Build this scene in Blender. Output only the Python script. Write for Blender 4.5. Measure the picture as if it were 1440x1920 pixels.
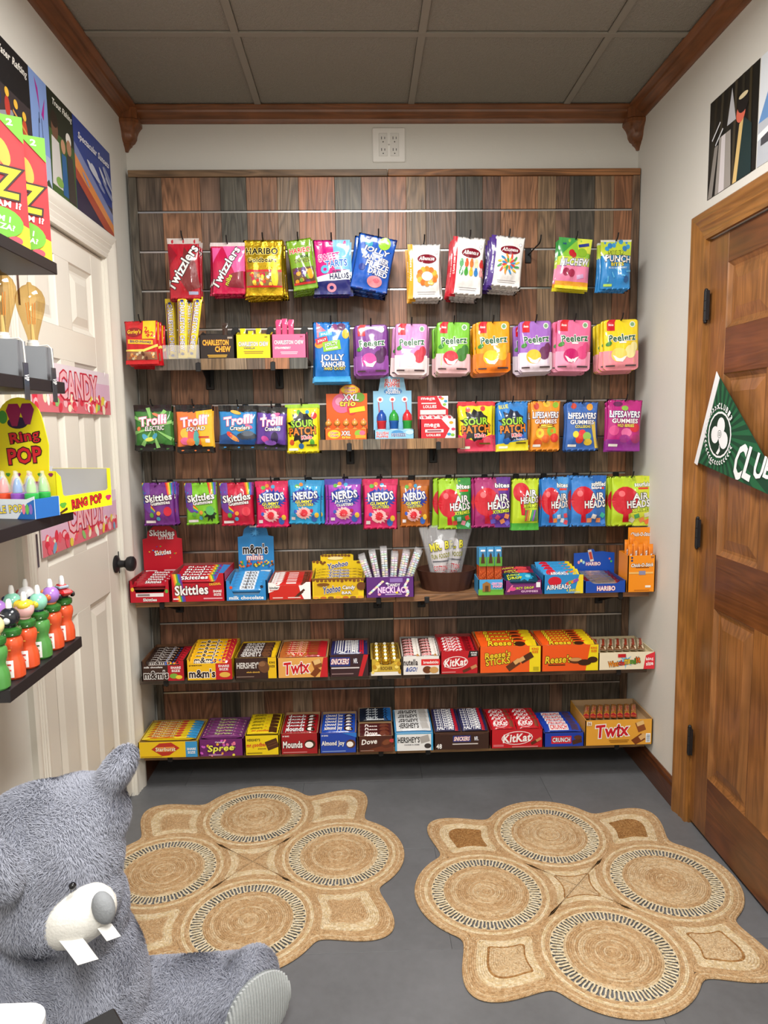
import bpy, bmesh, math, random
import numpy as np
from mathutils import Vector, Matrix
from mathutils.geometry import tessellate_polygon
for o in list(bpy.data.objects): bpy.data.objects.remove(o)
SC = bpy.context.scene; COL = SC.collection
# ---------------------------------------------------------------- camera
FPX = 1342.6
CAM = Vector((-0.11283, -2.8582, 1.3616))
PITCH, YAW, ROLL = math.radians(6.813), math.radians(1.703), math.radians(-0.837)
fw = Vector((math.sin(YAW)*math.cos(PITCH), math.cos(YAW)*math.cos(PITCH), -math.sin(PITCH)))
rt = Vector((math.cos(YAW), -math.sin(YAW), 0)); up = rt.cross(fw)
rt, up = math.cos(ROLL)*rt + math.sin(ROLL)*up, -math.sin(ROLL)*rt + math.cos(ROLL)*up
cd = bpy.data.cameras.new('camera'); cam = bpy.data.objects.new('camera', cd); COL.objects.link(cam)
cd.sensor_fit = 'VERTICAL'; cd.sensor_height = 24.0; cd.lens = 24.0*FPX/1920; cd.clip_start = 0.02
cam.matrix_world = Matrix(((rt.x, up.x, -fw.x, CAM.x), (rt.y, up.y, -fw.y, CAM.y), (rt.z, up.z, -fw.z, CAM.z), (0, 0, 0, 1)))
SC.camera = cam
def ray(x, y): return rt*((x-720)/FPX) + up*((960-y)/FPX) + fw
def aty(x, y, Y): d = ray(x, y); return CAM + d*((Y-CAM.y)/d.y)      # a pixel seen on the upright plane at depth Y
def atx(x, y, X): d = ray(x, y); return CAM + d*((X-CAM.x)/d.x)
def atz(x, y, Z): d = ray(x, y); return CAM + d*((Z-CAM.z)/d.z)
# ---------------------------------------------------------------- world, lights, exposure
W0 = bpy.data.worlds.new('world'); SC.world = W0; W0.use_nodes = True
W0.node_tree.nodes['Background'].inputs[0].default_value = (0.9, 0.92, 1, 1)
W0.node_tree.nodes['Background'].inputs[1].default_value = 0.05
SC.view_settings.view_transform = 'Standard'; SC.view_settings.look = 'None'
SC.view_settings.exposure = 0.0; SC.view_settings.gamma = 1.0; SC.view_settings.use_curve_mapping = False
def area(name, loc, sx, sy, watts, col):
    l = bpy.data.lights.new(name, 'AREA'); l.shape = 'RECTANGLE'; l.size = sx; l.size_y = sy; l.energy = watts; l.color = col
    o = bpy.data.objects.new(name, l); COL.objects.link(o); o.location = loc; return o
H = 2.555            # ceiling height
XL, XR = -0.986, 0.980
YB, YF = 0.03, -4.3
LIGHTS = [((-0.05, -1.35), 44), ((-0.05, -3.1), 64)]  # second entry: unseen lamp behind the camera, added as fill
for i, ((lx, ly), w) in enumerate(LIGHTS): area('ceiling_light_lamp', (lx, ly, H-0.045), 0.50, 0.9, w, (1.0, 0.985, 0.95))
# ---------------------------------------------------------------- materials
def lin(c): return c/12.92 if c <= 0.04045 else ((c+0.055)/1.055)**2.4
_hx = {}
def hx(s):
    if s not in _hx: _hx[s] = tuple(lin(int(s[i:i+2], 16)/255) for i in (0, 2, 4)) + (1.0,)
    return _hx[s]
def newmat(name):
    m = bpy.data.materials.new(name); m.use_nodes = True; nt = m.node_tree
    return m, nt, nt.nodes['Principled BSDF']
def N(nt, t, **kw):
    n = nt.nodes.new(t)
    for k, v in kw.items():
        if k in n.inputs: n.inputs[k].default_value = v
        else: setattr(n, k, v)
    return n
def colmat(name, rough=.4, metal=0, coat=0, bump=None, spec=.5, vary=.08, vscale=9, trans=0, ior=1.45, alpha=1):
    m, nt, b = newmat(name); L = nt.links.new
    a = N(nt, 'ShaderNodeAttribute', attribute_name='Col')
    tc = N(nt, 'ShaderNodeTexCoord')
    if vary:
        no = N(nt, 'ShaderNodeTexNoise', Scale=vscale, Detail=3.0); L(tc.outputs['Object'], no.inputs['Vector'])
        mr = N(nt, 'ShaderNodeMapRange'); mr.inputs[3].default_value = 1-vary; mr.inputs[4].default_value = 1+vary
        L(no.outputs['Fac'], mr.inputs[0])
        mx = N(nt, 'ShaderNodeVectorMath', operation='SCALE'); L(a.outputs['Color'], mx.inputs[0]); L(mr.outputs[0], mx.inputs['Scale'])
        L(mx.outputs[0], b.inputs['Base Color'])
    else: L(a.outputs['Color'], b.inputs['Base Color'])
    b.inputs['Roughness'].default_value = rough; b.inputs['Metallic'].default_value = metal
    b.inputs['Coat Weight'].default_value = coat; b.inputs['Coat Roughness'].default_value = .07
    b.inputs['Specular IOR Level'].default_value = spec; b.inputs['IOR'].default_value = ior
    b.inputs['Transmission Weight'].default_value = trans; b.inputs['Alpha'].default_value = alpha
    if bump:
        last = None
        for sc, st, kind, *vs in bump:
            src = tc.outputs['Object']
            if vs: mpv = N(nt, 'ShaderNodeMapping'); mpv.inputs['Scale'].default_value = vs[0]; L(src, mpv.inputs['Vector']); src = mpv.outputs[0]
            t = N(nt, 'ShaderNodeTexNoise', Scale=sc, Detail=2.0) if kind == 'n' else N(nt, 'ShaderNodeTexVoronoi', Scale=sc)
            L(src, t.inputs['Vector'])
            bp = N(nt, 'ShaderNodeBump', Strength=st, Distance=.01); L(t.outputs[0], bp.inputs['Height'])
            if last: L(last.outputs[0], bp.inputs['Normal'])
            last = bp
        L(last.outputs[0], b.inputs['Normal'])
    return m
FILM = colmat('printed_film', .33, coat=.7, bump=[(20, .3, 'n'), (30, .3, 'n', (1.6, 1, .45))], vary=.05, spec=.35)
FOIL = colmat('metallic_foil', .24, metal=.75, bump=[(30, .3, 'n'), (80, .15, 'n')], vary=.06)
CARD = colmat('printed_card', .42, vary=.05)
PAPER = colmat('plain_paper', .75, vary=.05)
PLAST = colmat('gloss_plastic', .22, coat=.3, vary=.03)
MATTE = colmat('painted_metal', .5, vary=.04)
STEEL = colmat('brushed_metal', .32, metal=1, vary=.05)
PAINT = colmat('wall_paint', .85, vary=.025, vscale=3, bump=[(180, .04, 'n')], spec=.25)
ENAMEL = colmat('door_enamel', .38, vary=.02, vscale=4, bump=[(60, .03, 'n')])
CLEAR = colmat('clear_film', .12, vary=0, alpha=.22, coat=.6, bump=[(30, .3, 'n')])
GLASSY = colmat('clear_plastic', .05, vary=0, trans=1, ior=1.3)
def glassmat(name, tint):
    m, nt, b = newmat(name); L = nt.links.new; nt.nodes.remove(b); out = nt.nodes['Material Output']
    tr = N(nt, 'ShaderNodeBsdfTransparent'); tr.inputs[0].default_value = hx(tint); gl = N(nt, 'ShaderNodeBsdfGlossy', Roughness=.04); lw = N(nt, 'ShaderNodeLayerWeight', Blend=.5); pw_ = N(nt, 'ShaderNodeMath', operation='POWER'); pw_.inputs[1].default_value = 3.0; L(lw.outputs['Facing'], pw_.inputs[0]); fr = N(nt, 'ShaderNodeMath', operation='MULTIPLY_ADD'); fr.inputs[1].default_value = .35; fr.inputs[2].default_value = .06; L(pw_.outputs[0], fr.inputs[0])
    mx = N(nt, 'ShaderNodeMixShader'); L(fr.outputs[0], mx.inputs[0]); L(tr.outputs[0], mx.inputs[1]); L(gl.outputs[0], mx.inputs[2]); L(mx.outputs[0], out.inputs[0]); return m
def woodmat(name, axis, base=None, scale=1.0, rough=.5, contrast=.5, coat=0, dark=(0.35, 0.3, 0.27)):
    """grain along an axis; colour comes from the object colour unless base is given"""
    m, nt, b = newmat(name); L = nt.links.new
    tc = N(nt, 'ShaderNodeTexCoord'); oi = N(nt, 'ShaderNodeObjectInfo')
    off = N(nt, 'ShaderNodeVectorMath', operation='MULTIPLY_ADD'); off.inputs[1].default_value = (37, 53, 71)
    cmb = N(nt, 'ShaderNodeCombineXYZ')
    for i in range(3): L(oi.outputs['Random'], cmb.inputs[i])
    L(cmb.outputs[0], off.inputs[0]); L(tc.outputs['Object'], off.inputs[2])
    mp = N(nt, 'ShaderNodeMapping'); s = [1.0, 1.0, 1.0]; s[axis] = .10; mp.inputs['Scale'].default_value = [v*scale for v in s]
    L(off.outputs[0], mp.inputs['Vector'])
    n1 = N(nt, 'ShaderNodeTexNoise', Scale=16.0, Detail=2.0, Distortion=.6); L(mp.outputs[0], n1.inputs['Vector'])
    ring = N(nt, 'ShaderNodeMath', operation='MULTIPLY'); ring.inputs[1].default_value = 9.0; L(n1.outputs['Fac'], ring.inputs[0])
    fr = N(nt, 'ShaderNodeMath', operation='PINGPONG'); fr.inputs[1].default_value = .5; L(ring.outputs[0], fr.inputs[0])
    mp2 = N(nt, 'ShaderNodeMapping'); s2 = [1.0, 1.0, 1.0]; s2[axis] = .03; mp2.inputs['Scale'].default_value = [v*scale for v in s2]
    L(off.outputs[0], mp2.inputs['Vector'])
    n2 = N(nt, 'ShaderNodeTexNoise', Scale=190.0, Detail=3.0); L(mp2.outputs[0], n2.inputs['Vector'])
    n3 = N(nt, 'ShaderNodeTexNoise', Scale=7.0, Detail=2.0); L(off.outputs[0], n3.inputs['Vector'])
    ad = N(nt, 'ShaderNodeMath', operation='MULTIPLY_ADD'); ad.inputs[1].default_value = .9; L(fr.outputs[0], ad.inputs[0])
    m2 = N(nt, 'ShaderNodeMath', operation='MULTIPLY'); m2.inputs[1].default_value = .75; L(n2.outputs['Fac'], m2.inputs[0]); L(m2.outputs[0], ad.inputs[2])
    mr = N(nt, 'ShaderNodeMapRange'); mr.inputs[1].default_value = .25; mr.inputs[2].default_value = .95
    mr.inputs[3].default_value = 1-contrast; mr.inputs[4].default_value = 1+contrast*.55; L(ad.outputs[0], mr.inputs[0])
    mr3 = N(nt, 'ShaderNodeMapRange'); mr3.inputs[1].default_value = .3; mr3.inputs[2].default_value = .7; mr3.inputs[3].default_value = .78; mr3.inputs[4].default_value = 1.2
    L(n3.outputs['Fac'], mr3.inputs[0])
    mu = N(nt, 'ShaderNodeMath', operation='MULTIPLY'); L(mr.outputs[0], mu.inputs[0]); L(mr3.outputs[0], mu.inputs[1])
    sc = N(nt, 'ShaderNodeVectorMath', operation='SCALE')
    if base: sc.inputs[0].default_value = hx(base)[:3]
    else: L(oi.outputs['Color'], sc.inputs[0])
    L(mu.outputs[0], sc.inputs['Scale']); L(sc.outputs[0], b.inputs['Base Color'])
    b.inputs['Roughness'].default_value = rough; b.inputs['Coat Weight'].default_value = coat; b.inputs['Coat Roughness'].default_value = .2
    bp = N(nt, 'ShaderNodeBump', Strength=.25, Distance=.002); L(ad.outputs[0], bp.inputs['Height']); L(bp.outputs[0], b.inputs['Normal'])
    return m
PLANKM = woodmat('weathered_plank', 2, None, 1.0, .42, .62)
PLANKX = woodmat('weathered_plank_long', 0, None, 1.0, .45, .6)
OAKV = woodmat('door_wood_upright', 2, None, .8, .36, .34, coat=.25)
OAKH = woodmat('door_wood_across', 1, None, .8, .36, .34, coat=.25)
OAKX = woodmat('trim_wood_across', 0, None, .8, .36, .34, coat=.25)
# ---------------------------------------------------------------- mesh builder
class MB:
    def __init__(s): s.v = []; s.f = []; s.c = []
    def face(s, pts, col):
        n = len(s.v); s.v += [tuple(p) for p in pts]; s.f.append(tuple(range(n, n+len(pts)))); s.c.append(col)
    def add(s, vs, fs, col):
        n = len(s.v); s.v += [tuple(p) for p in vs]
        for f in fs: s.f.append(tuple(i+n for i in f)); s.c.append(col)
    def box(s, x0, x1, y0, y1, z0, z1, col):
        v = [(x, y, z) for z in (z0, z1) for y in (y0, y1) for x in (x0, x1)]
        s.add(v, [(0, 2, 3, 1), (4, 5, 7, 6), (0, 1, 5, 4), (2, 6, 7, 3), (0, 4, 6, 2), (1, 3, 7, 5)], col)
    def bbox(s, x0, x1, y0, y1, z0, z1, col, b=.003):
        """box with chamfered edges"""
        cx, cy, cz = (x0+x1)/2, (y0+y1)/2, (z0+z1)/2; hx_, hy_, hz_ = (x1-x0)/2, (y1-y0)/2, (z1-z0)/2
        b = min(b, hx_*.9, hy_*.9, hz_*.9); V = []; idx = {}
        for sx in (-1, 1):
            for sy in (-1, 1):
                for sz in (-1, 1):
                    for k in range(3):
                        p = [hx_-b, hy_-b, hz_-b]; p[k] += b
                        idx[sx, sy, sz, k] = len(V); V.append((cx+sx*p[0], cy+sy*p[1], cz+sz*p[2]))
        F = []
        for k in range(3):
            i, j = [(1, 2), (0, 2), (0, 1)][k]
            for sg in (-1, 1):
                q = []
                for a, c in ((-1, -1), (1, -1), (1, 1), (-1, 1)):
                    t = [0, 0, 0]; t[k] = sg; t[i] = a; t[j] = c; q.append(idx[(*t, k)])
                F.append(tuple(q))
        for k in range(3):      # edge chamfers along axis k
            i, j = [(1, 2), (0, 2), (0, 1)][k]
            for a in (-1, 1):
                for c in (-1, 1):
                    t0 = [0, 0, 0]; t1 = [0, 0, 0]; t0[k] = -1; t1[k] = 1
                    for t in (t0, t1): t[i] = a; t[j] = c
                    F.append((idx[(*t0, i)], idx[(*t1, i)], idx[(*t1, j)], idx[(*t0, j)]))
        for sx in (-1, 1):
            for sy in (-1, 1):
                for sz in (-1, 1): F.append(tuple(idx[sx, sy, sz, k] for k in range(3)))
        s.add(V, F, col)
    def prism(s, poly, k, a, b, col):
        """2-D outline extruded along axis k from a to b (outline uses the other two axes in order)"""
        n = len(poly)
        def P(q, t): l = list(q); l.insert(k, t); return tuple(l)
        tris = tessellate_polygon([[Vector((q[0], q[1], 0)) for q in poly]])
        s.add([P(q, a) for q in poly], [tuple(t) for t in tris], col)
        s.add([P(q, b) for q in poly], [tuple(t) for t in tris], col)
        for i in range(n):
            j = (i+1) % n; s.face([P(poly[i], a), P(poly[j], a), P(poly[j], b), P(poly[i], b)], col)
    def tube(s, pts, r, col, n=8, cap=True):
        pts = [Vector(p) for p in pts]; rr = r if isinstance(r, (list, tuple)) else [r]*len(pts); rings = []
        up0 = None
        for i, p in enumerate(pts):
            t = (pts[min(i+1, len(pts)-1)] - pts[max(i-1, 0)]).normalized()
            if up0 is None: up0 = Vector((0, 0, 1)) if abs(t.z) < .9 else Vector((1, 0, 0))
            a = t.cross(up0).normalized(); bb = a.cross(t).normalized(); up0 = bb
            rings.append([p + (a*math.cos(2*math.pi*k/n) + bb*math.sin(2*math.pi*k/n))*rr[i] for k in range(n)])
        V = [q for g in rings for q in g]; F = []
        for i in range(len(rings)-1):
            for k in range(n): F.append((i*n+k, i*n+(k+1) % n, (i+1)*n+(k+1) % n, (i+1)*n+k))
        if cap: F.append(tuple(range(n))); F.append(tuple((len(rings)-1)*n+k for k in range(n)))
        s.add(V, F, col)
    def lathe(s, prof, col, n=24, cx=0, cy=0, ell=1.0):
        """prof: list of (r, z[, col])"""
        for i in range(len(prof)-1):
            a, b = prof[i], prof[i+1]; c = b[2] if len(b) > 2 else col
            for k in range(n):
                t0, t1 = 2*math.pi*k/n, 2*math.pi*(k+1)/n
                q = [(cx+a[0]*math.cos(t0), cy+ell*a[0]*math.sin(t0), a[1]), (cx+a[0]*math.cos(t1), cy+ell*a[0]*math.sin(t1), a[1]),
                     (cx+b[0]*math.cos(t1), cy+ell*b[0]*math.sin(t1), b[1]), (cx+b[0]*math.cos(t0), cy+ell*b[0]*math.sin(t0), b[1])]
                if a[0] < 1e-6: q = q[1:]
                elif b[0] < 1e-6: q = q[:3]
                s.face(q, c)
    def ball(s, c, r, col, nu=14, nv=9):
        r = r if isinstance(r, (list, tuple)) else (r, r, r)
        V = []; F = []
        for j in range(nv+1):
            for i in range(nu):
                a, b = 2*math.pi*i/nu, math.pi*j/nv-math.pi/2
                V.append((c[0]+r[0]*math.cos(a)*math.cos(b), c[1]+r[1]*math.sin(a)*math.cos(b), c[2]+r[2]*math.sin(b)))
        for j in range(nv):
            for i in range(nu): F.append((j*nu+i, j*nu+(i+1) % nu, (j+1)*nu+(i+1) % nu, (j+1)*nu+i))
        s.add(V, F, col)
    def mesh(s, name, mat, smooth=False, weld=True):
        me = bpy.data.meshes.new(name); me.from_pydata(s.v, [], s.f)
        ca = me.attributes.new('Col', 'FLOAT_COLOR', 'CORNER')
        cols = np.array([hx(c) if isinstance(c, str) else c for c in s.c], dtype=np.float32).reshape(-1, 4)
        cnt = np.array([len(f) for f in s.f]); ca.data.foreach_set('color', np.repeat(cols, cnt, axis=0).ravel())
        me.materials.append(mat)
        if weld:
            bm = bmesh.new(); bm.from_mesh(me); bmesh.ops.remove_doubles(bm, verts=bm.verts, dist=1e-5)
            bmesh.ops.recalc_face_normals(bm, faces=bm.faces); bm.to_mesh(me); bm.free()
        if smooth:
            me.shade_smooth()
            if smooth != 'all': me.set_sharp_from_angle(angle=math.radians(38))
        return me
    def build(s, name, mat, parent=None, smooth=False, weld=True):
        return obj(name, s.mesh(name, mat, smooth, weld), parent)
def obj(name, me, parent=None):
    o = bpy.data.objects.new(name, me); COL.objects.link(o)
    if parent: o.parent = parent
    return o
def tag(o, label=None, cat=None, group=None, kind=None):
    if label: o['label'] = label
    if cat: o['category'] = cat
    if group: o['group'] = group
    if kind: o['kind'] = kind
    return o
def thing(name, label, cat, loc=(0, 0, 0), rot=(0, 0, 0), group=None):
    o = bpy.data.objects.new(name, None); COL.objects.link(o); o.empty_display_size = .05
    o.location = loc; o.rotation_euler = rot; return tag(o, label, cat, group)
def copy_tree(o, parent=None):
    c = o.copy(); COL.objects.link(c)
    if parent: c.parent = parent
    for ch in o.children: copy_tree(ch, c)
    return c
def struct(o): o['kind'] = 'structure'; return o
# ---------------------------------------------------------------- lettering and flat print
CHARS = "ABCDEFGHIJKLMNOPQRSTUVWXYZabcdefghijklmnopqrstuvwxyz0123456789&'-.!?/+,$"
GL = {}
def make_glyphs():
    cu = bpy.data.curves.new('glyph', 'FONT'); o = bpy.data.objects.new('glyph', cu); COL.objects.link(o); cu.resolution_u = 2
    def get(body, off):
        cu.body = body; cu.offset = off
        dg = bpy.context.evaluated_depsgraph_get(); dg.update(); e = o.evaluated_get(dg); me = e.to_mesh()
        r = ([tuple(v.co)[:2] for v in me.vertices], [tuple(p.vertices) for p in me.polygons]); e.to_mesh_clear(); return r
    bar = max(v[0] for v in get('|', 0)[0]); adv = {' ': .34}
    for c in CHARS: adv[c] = max(v[0] for v in get(c+'|', 0)[0]) - bar
    for st, off in (('b', .03), ('o', .08)):
        for c in CHARS: GL[c, st] = get(c, off if c not in 'g' or st == 'o' else .004)
    bpy.data.objects.remove(o); bpy.data.curves.remove(cu)
    return adv
ADV = make_glyphs()
def text2d(s, st, track=.03):
    V = []; F = []; x = 0
    for c in s:
        if c != ' ' and (c, st) in GL:
            v, f = GL[c, st]; n = len(V); V += [(p[0]+x, p[1]) for p in v]; F += [tuple(i+n for i in q) for q in f]
        x += ADV.get(c, .5) + track
    return V, F
def flatten(items, W, Hh, clip=True):
    """print items (percent of the face) -> list of (verts, faces, colour) in metres, x from the middle, y from the bottom"""
    out = []; ar = W/Hh
    def X(p): return (p-50)/100*W
    def Y(p): return p/100*Hh
    for it in items:
        k = it[0]
        if k == 'r':
            x0, y0, x1, y1, c = it[1:6]; cx, cy = (x0+x1)/2, (y0+y1)/2; a = math.radians(it[6]) if len(it) > 6 else 0
            P = []
            for x, y in ((x0, y0), (x1, y0), (x1, y1), (x0, y1)):
                dx, dy = X(x)-X(cx), Y(y)-Y(cy); P.append((X(cx)+dx*math.cos(a)-dy*math.sin(a), Y(cy)+dx*math.sin(a)+dy*math.cos(a)))
            out.append((P, [(0, 1, 2), (0, 2, 3)], c))
        elif k == 'e':
            cx, cy, rx, ry, c = it[1:6]; a = math.radians(it[6]) if len(it) > 6 else 0; n = 18; P = []
            for i in range(n):
                dx, dy = rx/100*W*math.cos(2*math.pi*i/n), ry/100*Hh*math.sin(2*math.pi*i/n)
                P.append((X(cx)+dx*math.cos(a)-dy*math.sin(a), Y(cy)+dx*math.sin(a)+dy*math.cos(a)))
            P.append((X(cx), Y(cy))); out.append((P, [(i, (i+1) % n, n) for i in range(n)], c))
        elif k == 's':
            cx, cy, rx, ry, n, inn, c = it[1:8]; P = []
            for i in range(2*n):
                q = (1 if i % 2 == 0 else inn)*(1+.12*math.sin(i*2.7)); t = math.pi*i/n
                P.append((X(cx)+rx/100*W*q*math.cos(t), Y(cy)+ry/100*Hh*q*math.sin(t)))
            P.append((X(cx), Y(cy))); out.append((P, [(i, (i+1) % (2*n), 2*n) for i in range(2*n)], c))
        elif k == 'p':
            P = [(X(x), Y(y)) for x, y in it[1]]
            out.append((P, [tuple(t) for t in tessellate_polygon([[Vector((q[0], q[1], 0)) for q in P]])], it[2]))
        elif k == 't':
            s, cx, cy, w, h, c = it[1:7]; ol = it[7] if len(it) > 7 else None
            a = math.radians(it[8]) if len(it) > 8 else 0; sh = it[9] if len(it) > 9 else 0; st = 'b' if h > 4 or ol else 'n'
            V, F = text2d(s, 'b'); 
            if not V: continue
            x0, x1 = min(v[0] for v in V), max(v[0] for v in V); y0, y1 = min(v[1] for v in V), max(v[1] for v in V)
            kx, ky = w/100*W/(x1-x0), h/100*Hh/(y1-y0)
            def place(V):
                P = []
                for vx, vy in V:
                    dx, dy = (vx-(x0+x1)/2)*kx, (vy-(y0+y1)/2)*ky; dx += sh*dy
                    P.append((X(cx)+dx*math.cos(a)-dy*math.sin(a), Y(cy)+dx*math.sin(a)+dy*math.cos(a)))
                return P
            if ol: V2, F2 = text2d(s, 'o'); out.append((place(V2), F2, ol))
            out.append((place(V), F, c))
    if clip: out = [([(min(W/2, max(-W/2, x)), min(Hh, max(0, y))) for x, y in P], F, c) for P, F, c in out]
    return out
def printed(items, W, Hh, surf, lim=None, eps=.00015, mb=None, clip=True):
    """lay flat print on a surface: surf(x, y, lift) -> 3-D point"""
    mb = mb or MB(); lift = eps
    for P, F, c in flatten(items, W, Hh, clip):
        lift += eps
        if lim is None: mb.add([surf(p[0], p[1], lift) for p in P], F, c); continue
        V = list(P); tr = []
        for f in F:
            for i in range(1, len(f)-1): tr.append((f[0], f[i], f[i+1]))
        mid = {}
        def M(a, b):
            k = (a, b) if a < b else (b, a)
            if k not in mid: mid[k] = len(V); V.append(((V[a][0]+V[b][0])/2, (V[a][1]+V[b][1])/2))
            return mid[k]
        for _ in range(5):
            nt = []; ch = False
            for a, b, d in tr:
                L = [abs(V[p][0]-V[q][0])+abs(V[p][1]-V[q][1]) > lim for p, q in ((a, b), (b, d), (d, a))]
                if not any(L): nt.append((a, b, d)); continue
                ch = True
                if all(L): x, y, z = M(a, b), M(b, d), M(d, a); nt += [(a, x, z), (x, b, y), (z, y, d), (x, y, z)]
                else:
                    e = [(a, b, d), (b, d, a), (d, a, b)]
                    j = max(range(3), key=lambda i: (V[e[i][0]][0]-V[e[i][1]][0])**2+(V[e[i][0]][1]-V[e[i][1]][1])**2)
                    p, q, o_ = e[j]; x = M(p, q); nt += [(p, x, o_), (x, q, o_)]
            tr = nt
            if not ch: break
        mb.add([surf(p[0], p[1], lift) for p in V], tr, c)
    return mb
# ================================================================ the room
WALLC = 'd5d2ca'
def mk(fn, name, mat, parent=None, smooth=False):
    m = MB(); fn(m); return m.build(name, mat, parent, smooth)
struct(mk(lambda m: m.box(XL-.2, XR+.2, YB, YB+.1, 0, H+.05, WALLC), 'wall_back', PAINT))
struct(mk(lambda m: m.box(XL-.2, XR+.2, YF-.1, YF, 0, H+.05, WALLC), 'wall_rear', PAINT))
LD = (-.965, -.285, 1.95)      # left door opening: near edge, far edge, height
RD = (-1.345, -.578, 1.925)
def sidewall(x0, x1, D):
    def f(m):
        m.box(x0, x1, D[1], YB, 0, H+.05, WALLC); m.box(x0, x1, YF, D[0], 0, H+.05, WALLC); m.box(x0, x1, D[0], D[1], D[2], H+.05, WALLC)
    return f
struct(mk(sidewall(XL-.12, XL, LD), 'wall_left', PAINT)); struct(mk(sidewall(XR, XR+.12, RD), 'wall_right', PAINT))
# floor: large grey vinyl tiles with thin joints
def floormat():
    m, nt, b = newmat('vinyl_floor'); L = nt.links.new
    tc = N(nt, 'ShaderNodeTexCoord'); oi = N(nt, 'ShaderNodeObjectInfo')
    ad = N(nt, 'ShaderNodeVectorMath', operation='ADD'); L(tc.outputs['Object'], ad.inputs[0])
    sc = N(nt, 'ShaderNodeVectorMath', operation='SCALE'); sc.inputs[0].default_value = (31, 17, 5); L(oi.outputs['Random'], sc.inputs['Scale']); L(sc.outputs[0], ad.inputs[1])
    n1 = N(nt, 'ShaderNodeTexNoise', Scale=4.0, Detail=6.0, Roughness=.65); L(ad.outputs[0], n1.inputs['Vector'])
    n2 = N(nt, 'ShaderNodeTexNoise', Scale=45.0, Detail=3.0); L(ad.outputs[0], n2.inputs['Vector'])
    r = N(nt, 'ShaderNodeValToRGB'); e = r.color_ramp.elements; e[0].position = .3; e[0].color = hx('5b5c5e'); e[1].position = .72; e[1].color = hx('6d6e71')
    mx = N(nt, 'ShaderNodeMath', operation='MULTIPLY_ADD'); mx.inputs[1].default_value = .25; L(n2.outputs['Fac'], mx.inputs[0])
    m2 = N(nt, 'ShaderNodeMath', operation='MULTIPLY'); m2.inputs[1].default_value = .75; L(n1.outputs['Fac'], m2.inputs[0]); L(m2.outputs[0], mx.inputs[2])
    L(mx.outputs[0], r.inputs[0]); L(r.outputs[0], b.inputs['Base Color']); b.inputs['Roughness'].default_value = .42
    bp = N(nt, 'ShaderNodeBump', Strength=.06, Distance=.004); L(n2.outputs['Fac'], bp.inputs['Height']); L(bp.outputs[0], b.inputs['Normal'])
    return m
FLOORM = floormat()
fl = struct(mk(lambda m: m.box(XL-.1, XR+.1, YF, YB, -.06, -.003, '464648'), 'floor', MATTE))
tm = MB(); tm.bbox(-.4571, .4571, -.2276, .2276, -.003, 0, '666666', .0003); tmesh = tm.mesh('floor_tile', FLOORM)
for j in range(10):
    for i in range(-2, 3):
        cx, cy = .10-.4575+i*.915+(j % 2)*.4575, -.02-.228-j*.456+.25
        if cx < -1.45 or cx > 1.45: continue
        t = obj('floor_tile', tmesh, fl); t.location = (cx, cy, 0)
# ceiling: dropped tiles between grid bars
CEIL = colmat('ceiling_tile', .9, vary=.12, vscale=120, bump=[(260, .5, 'n'), (90, .25, 'n')], spec=.1)
CC = '8c877d'
ce = struct(mk(lambda m: m.box(XL-.1, XR+.1, YF, YB, H+.022, H+.08, '6a6255'), 'ceiling', MATTE))
gx = [-1.06, -.475, .095, .680, 1.26]; gy = [.09, -.507, -1.105, -1.70, -2.3, -2.9, -3.5, -4.3]
for i in range(4):
    for j in range(7):
        if 1 <= j <= 2 and i in (1, 2) and False: continue
        o = mk(lambda m: m.bbox(gx[i]+.009, gx[i+1]-.009, gy[j+1]+.009, gy[j]-.009, H+.004, H+.02, CC, .004), 'ceiling_tile', CEIL, ce)
for x in gx[1:-1]: mk(lambda m: m.bbox(x-.012, x+.012, YF, YB, H-.002, H+.004, '868075', .001), 'grid_bar', MATTE, ce)
for y in gy[1:-1]: mk(lambda m: m.bbox(XL, XR, y-.012, y+.012, H-.0025, H+.004, '868075', .001), 'grid_bar', MATTE, ce)
# ceiling lights (behind the top of the frame); the rear one is added fill
for i, ((lx, ly), w) in enumerate(LIGHTS):
    t = thing('ceiling_light', ['white ceiling light fixture nearer the candy wall', 'white fill light fixture added on the ceiling nearer the rear wall'][i], 'light', (lx, ly, H))
    def fr(m):
        m.bbox(-.29, .29, -.49, -.455, -.055, -.003, 'e8e8e4'); m.bbox(-.29, .29, .455, .49, -.055, -.003, 'e8e8e4')
        m.bbox(-.29, -.255, -.455, .455, -.055, -.003, 'e8e8e4'); m.bbox(.255, .29, -.455, .455, -.055, -.003, 'e8e8e4')
    mk(fr, 'frame', MATTE, t); mk(lambda m: m.box(-.255, .255, -.455, .455, -.012, -.003, 'f4f4f0'), 'reflector', MATTE, t)
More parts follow.
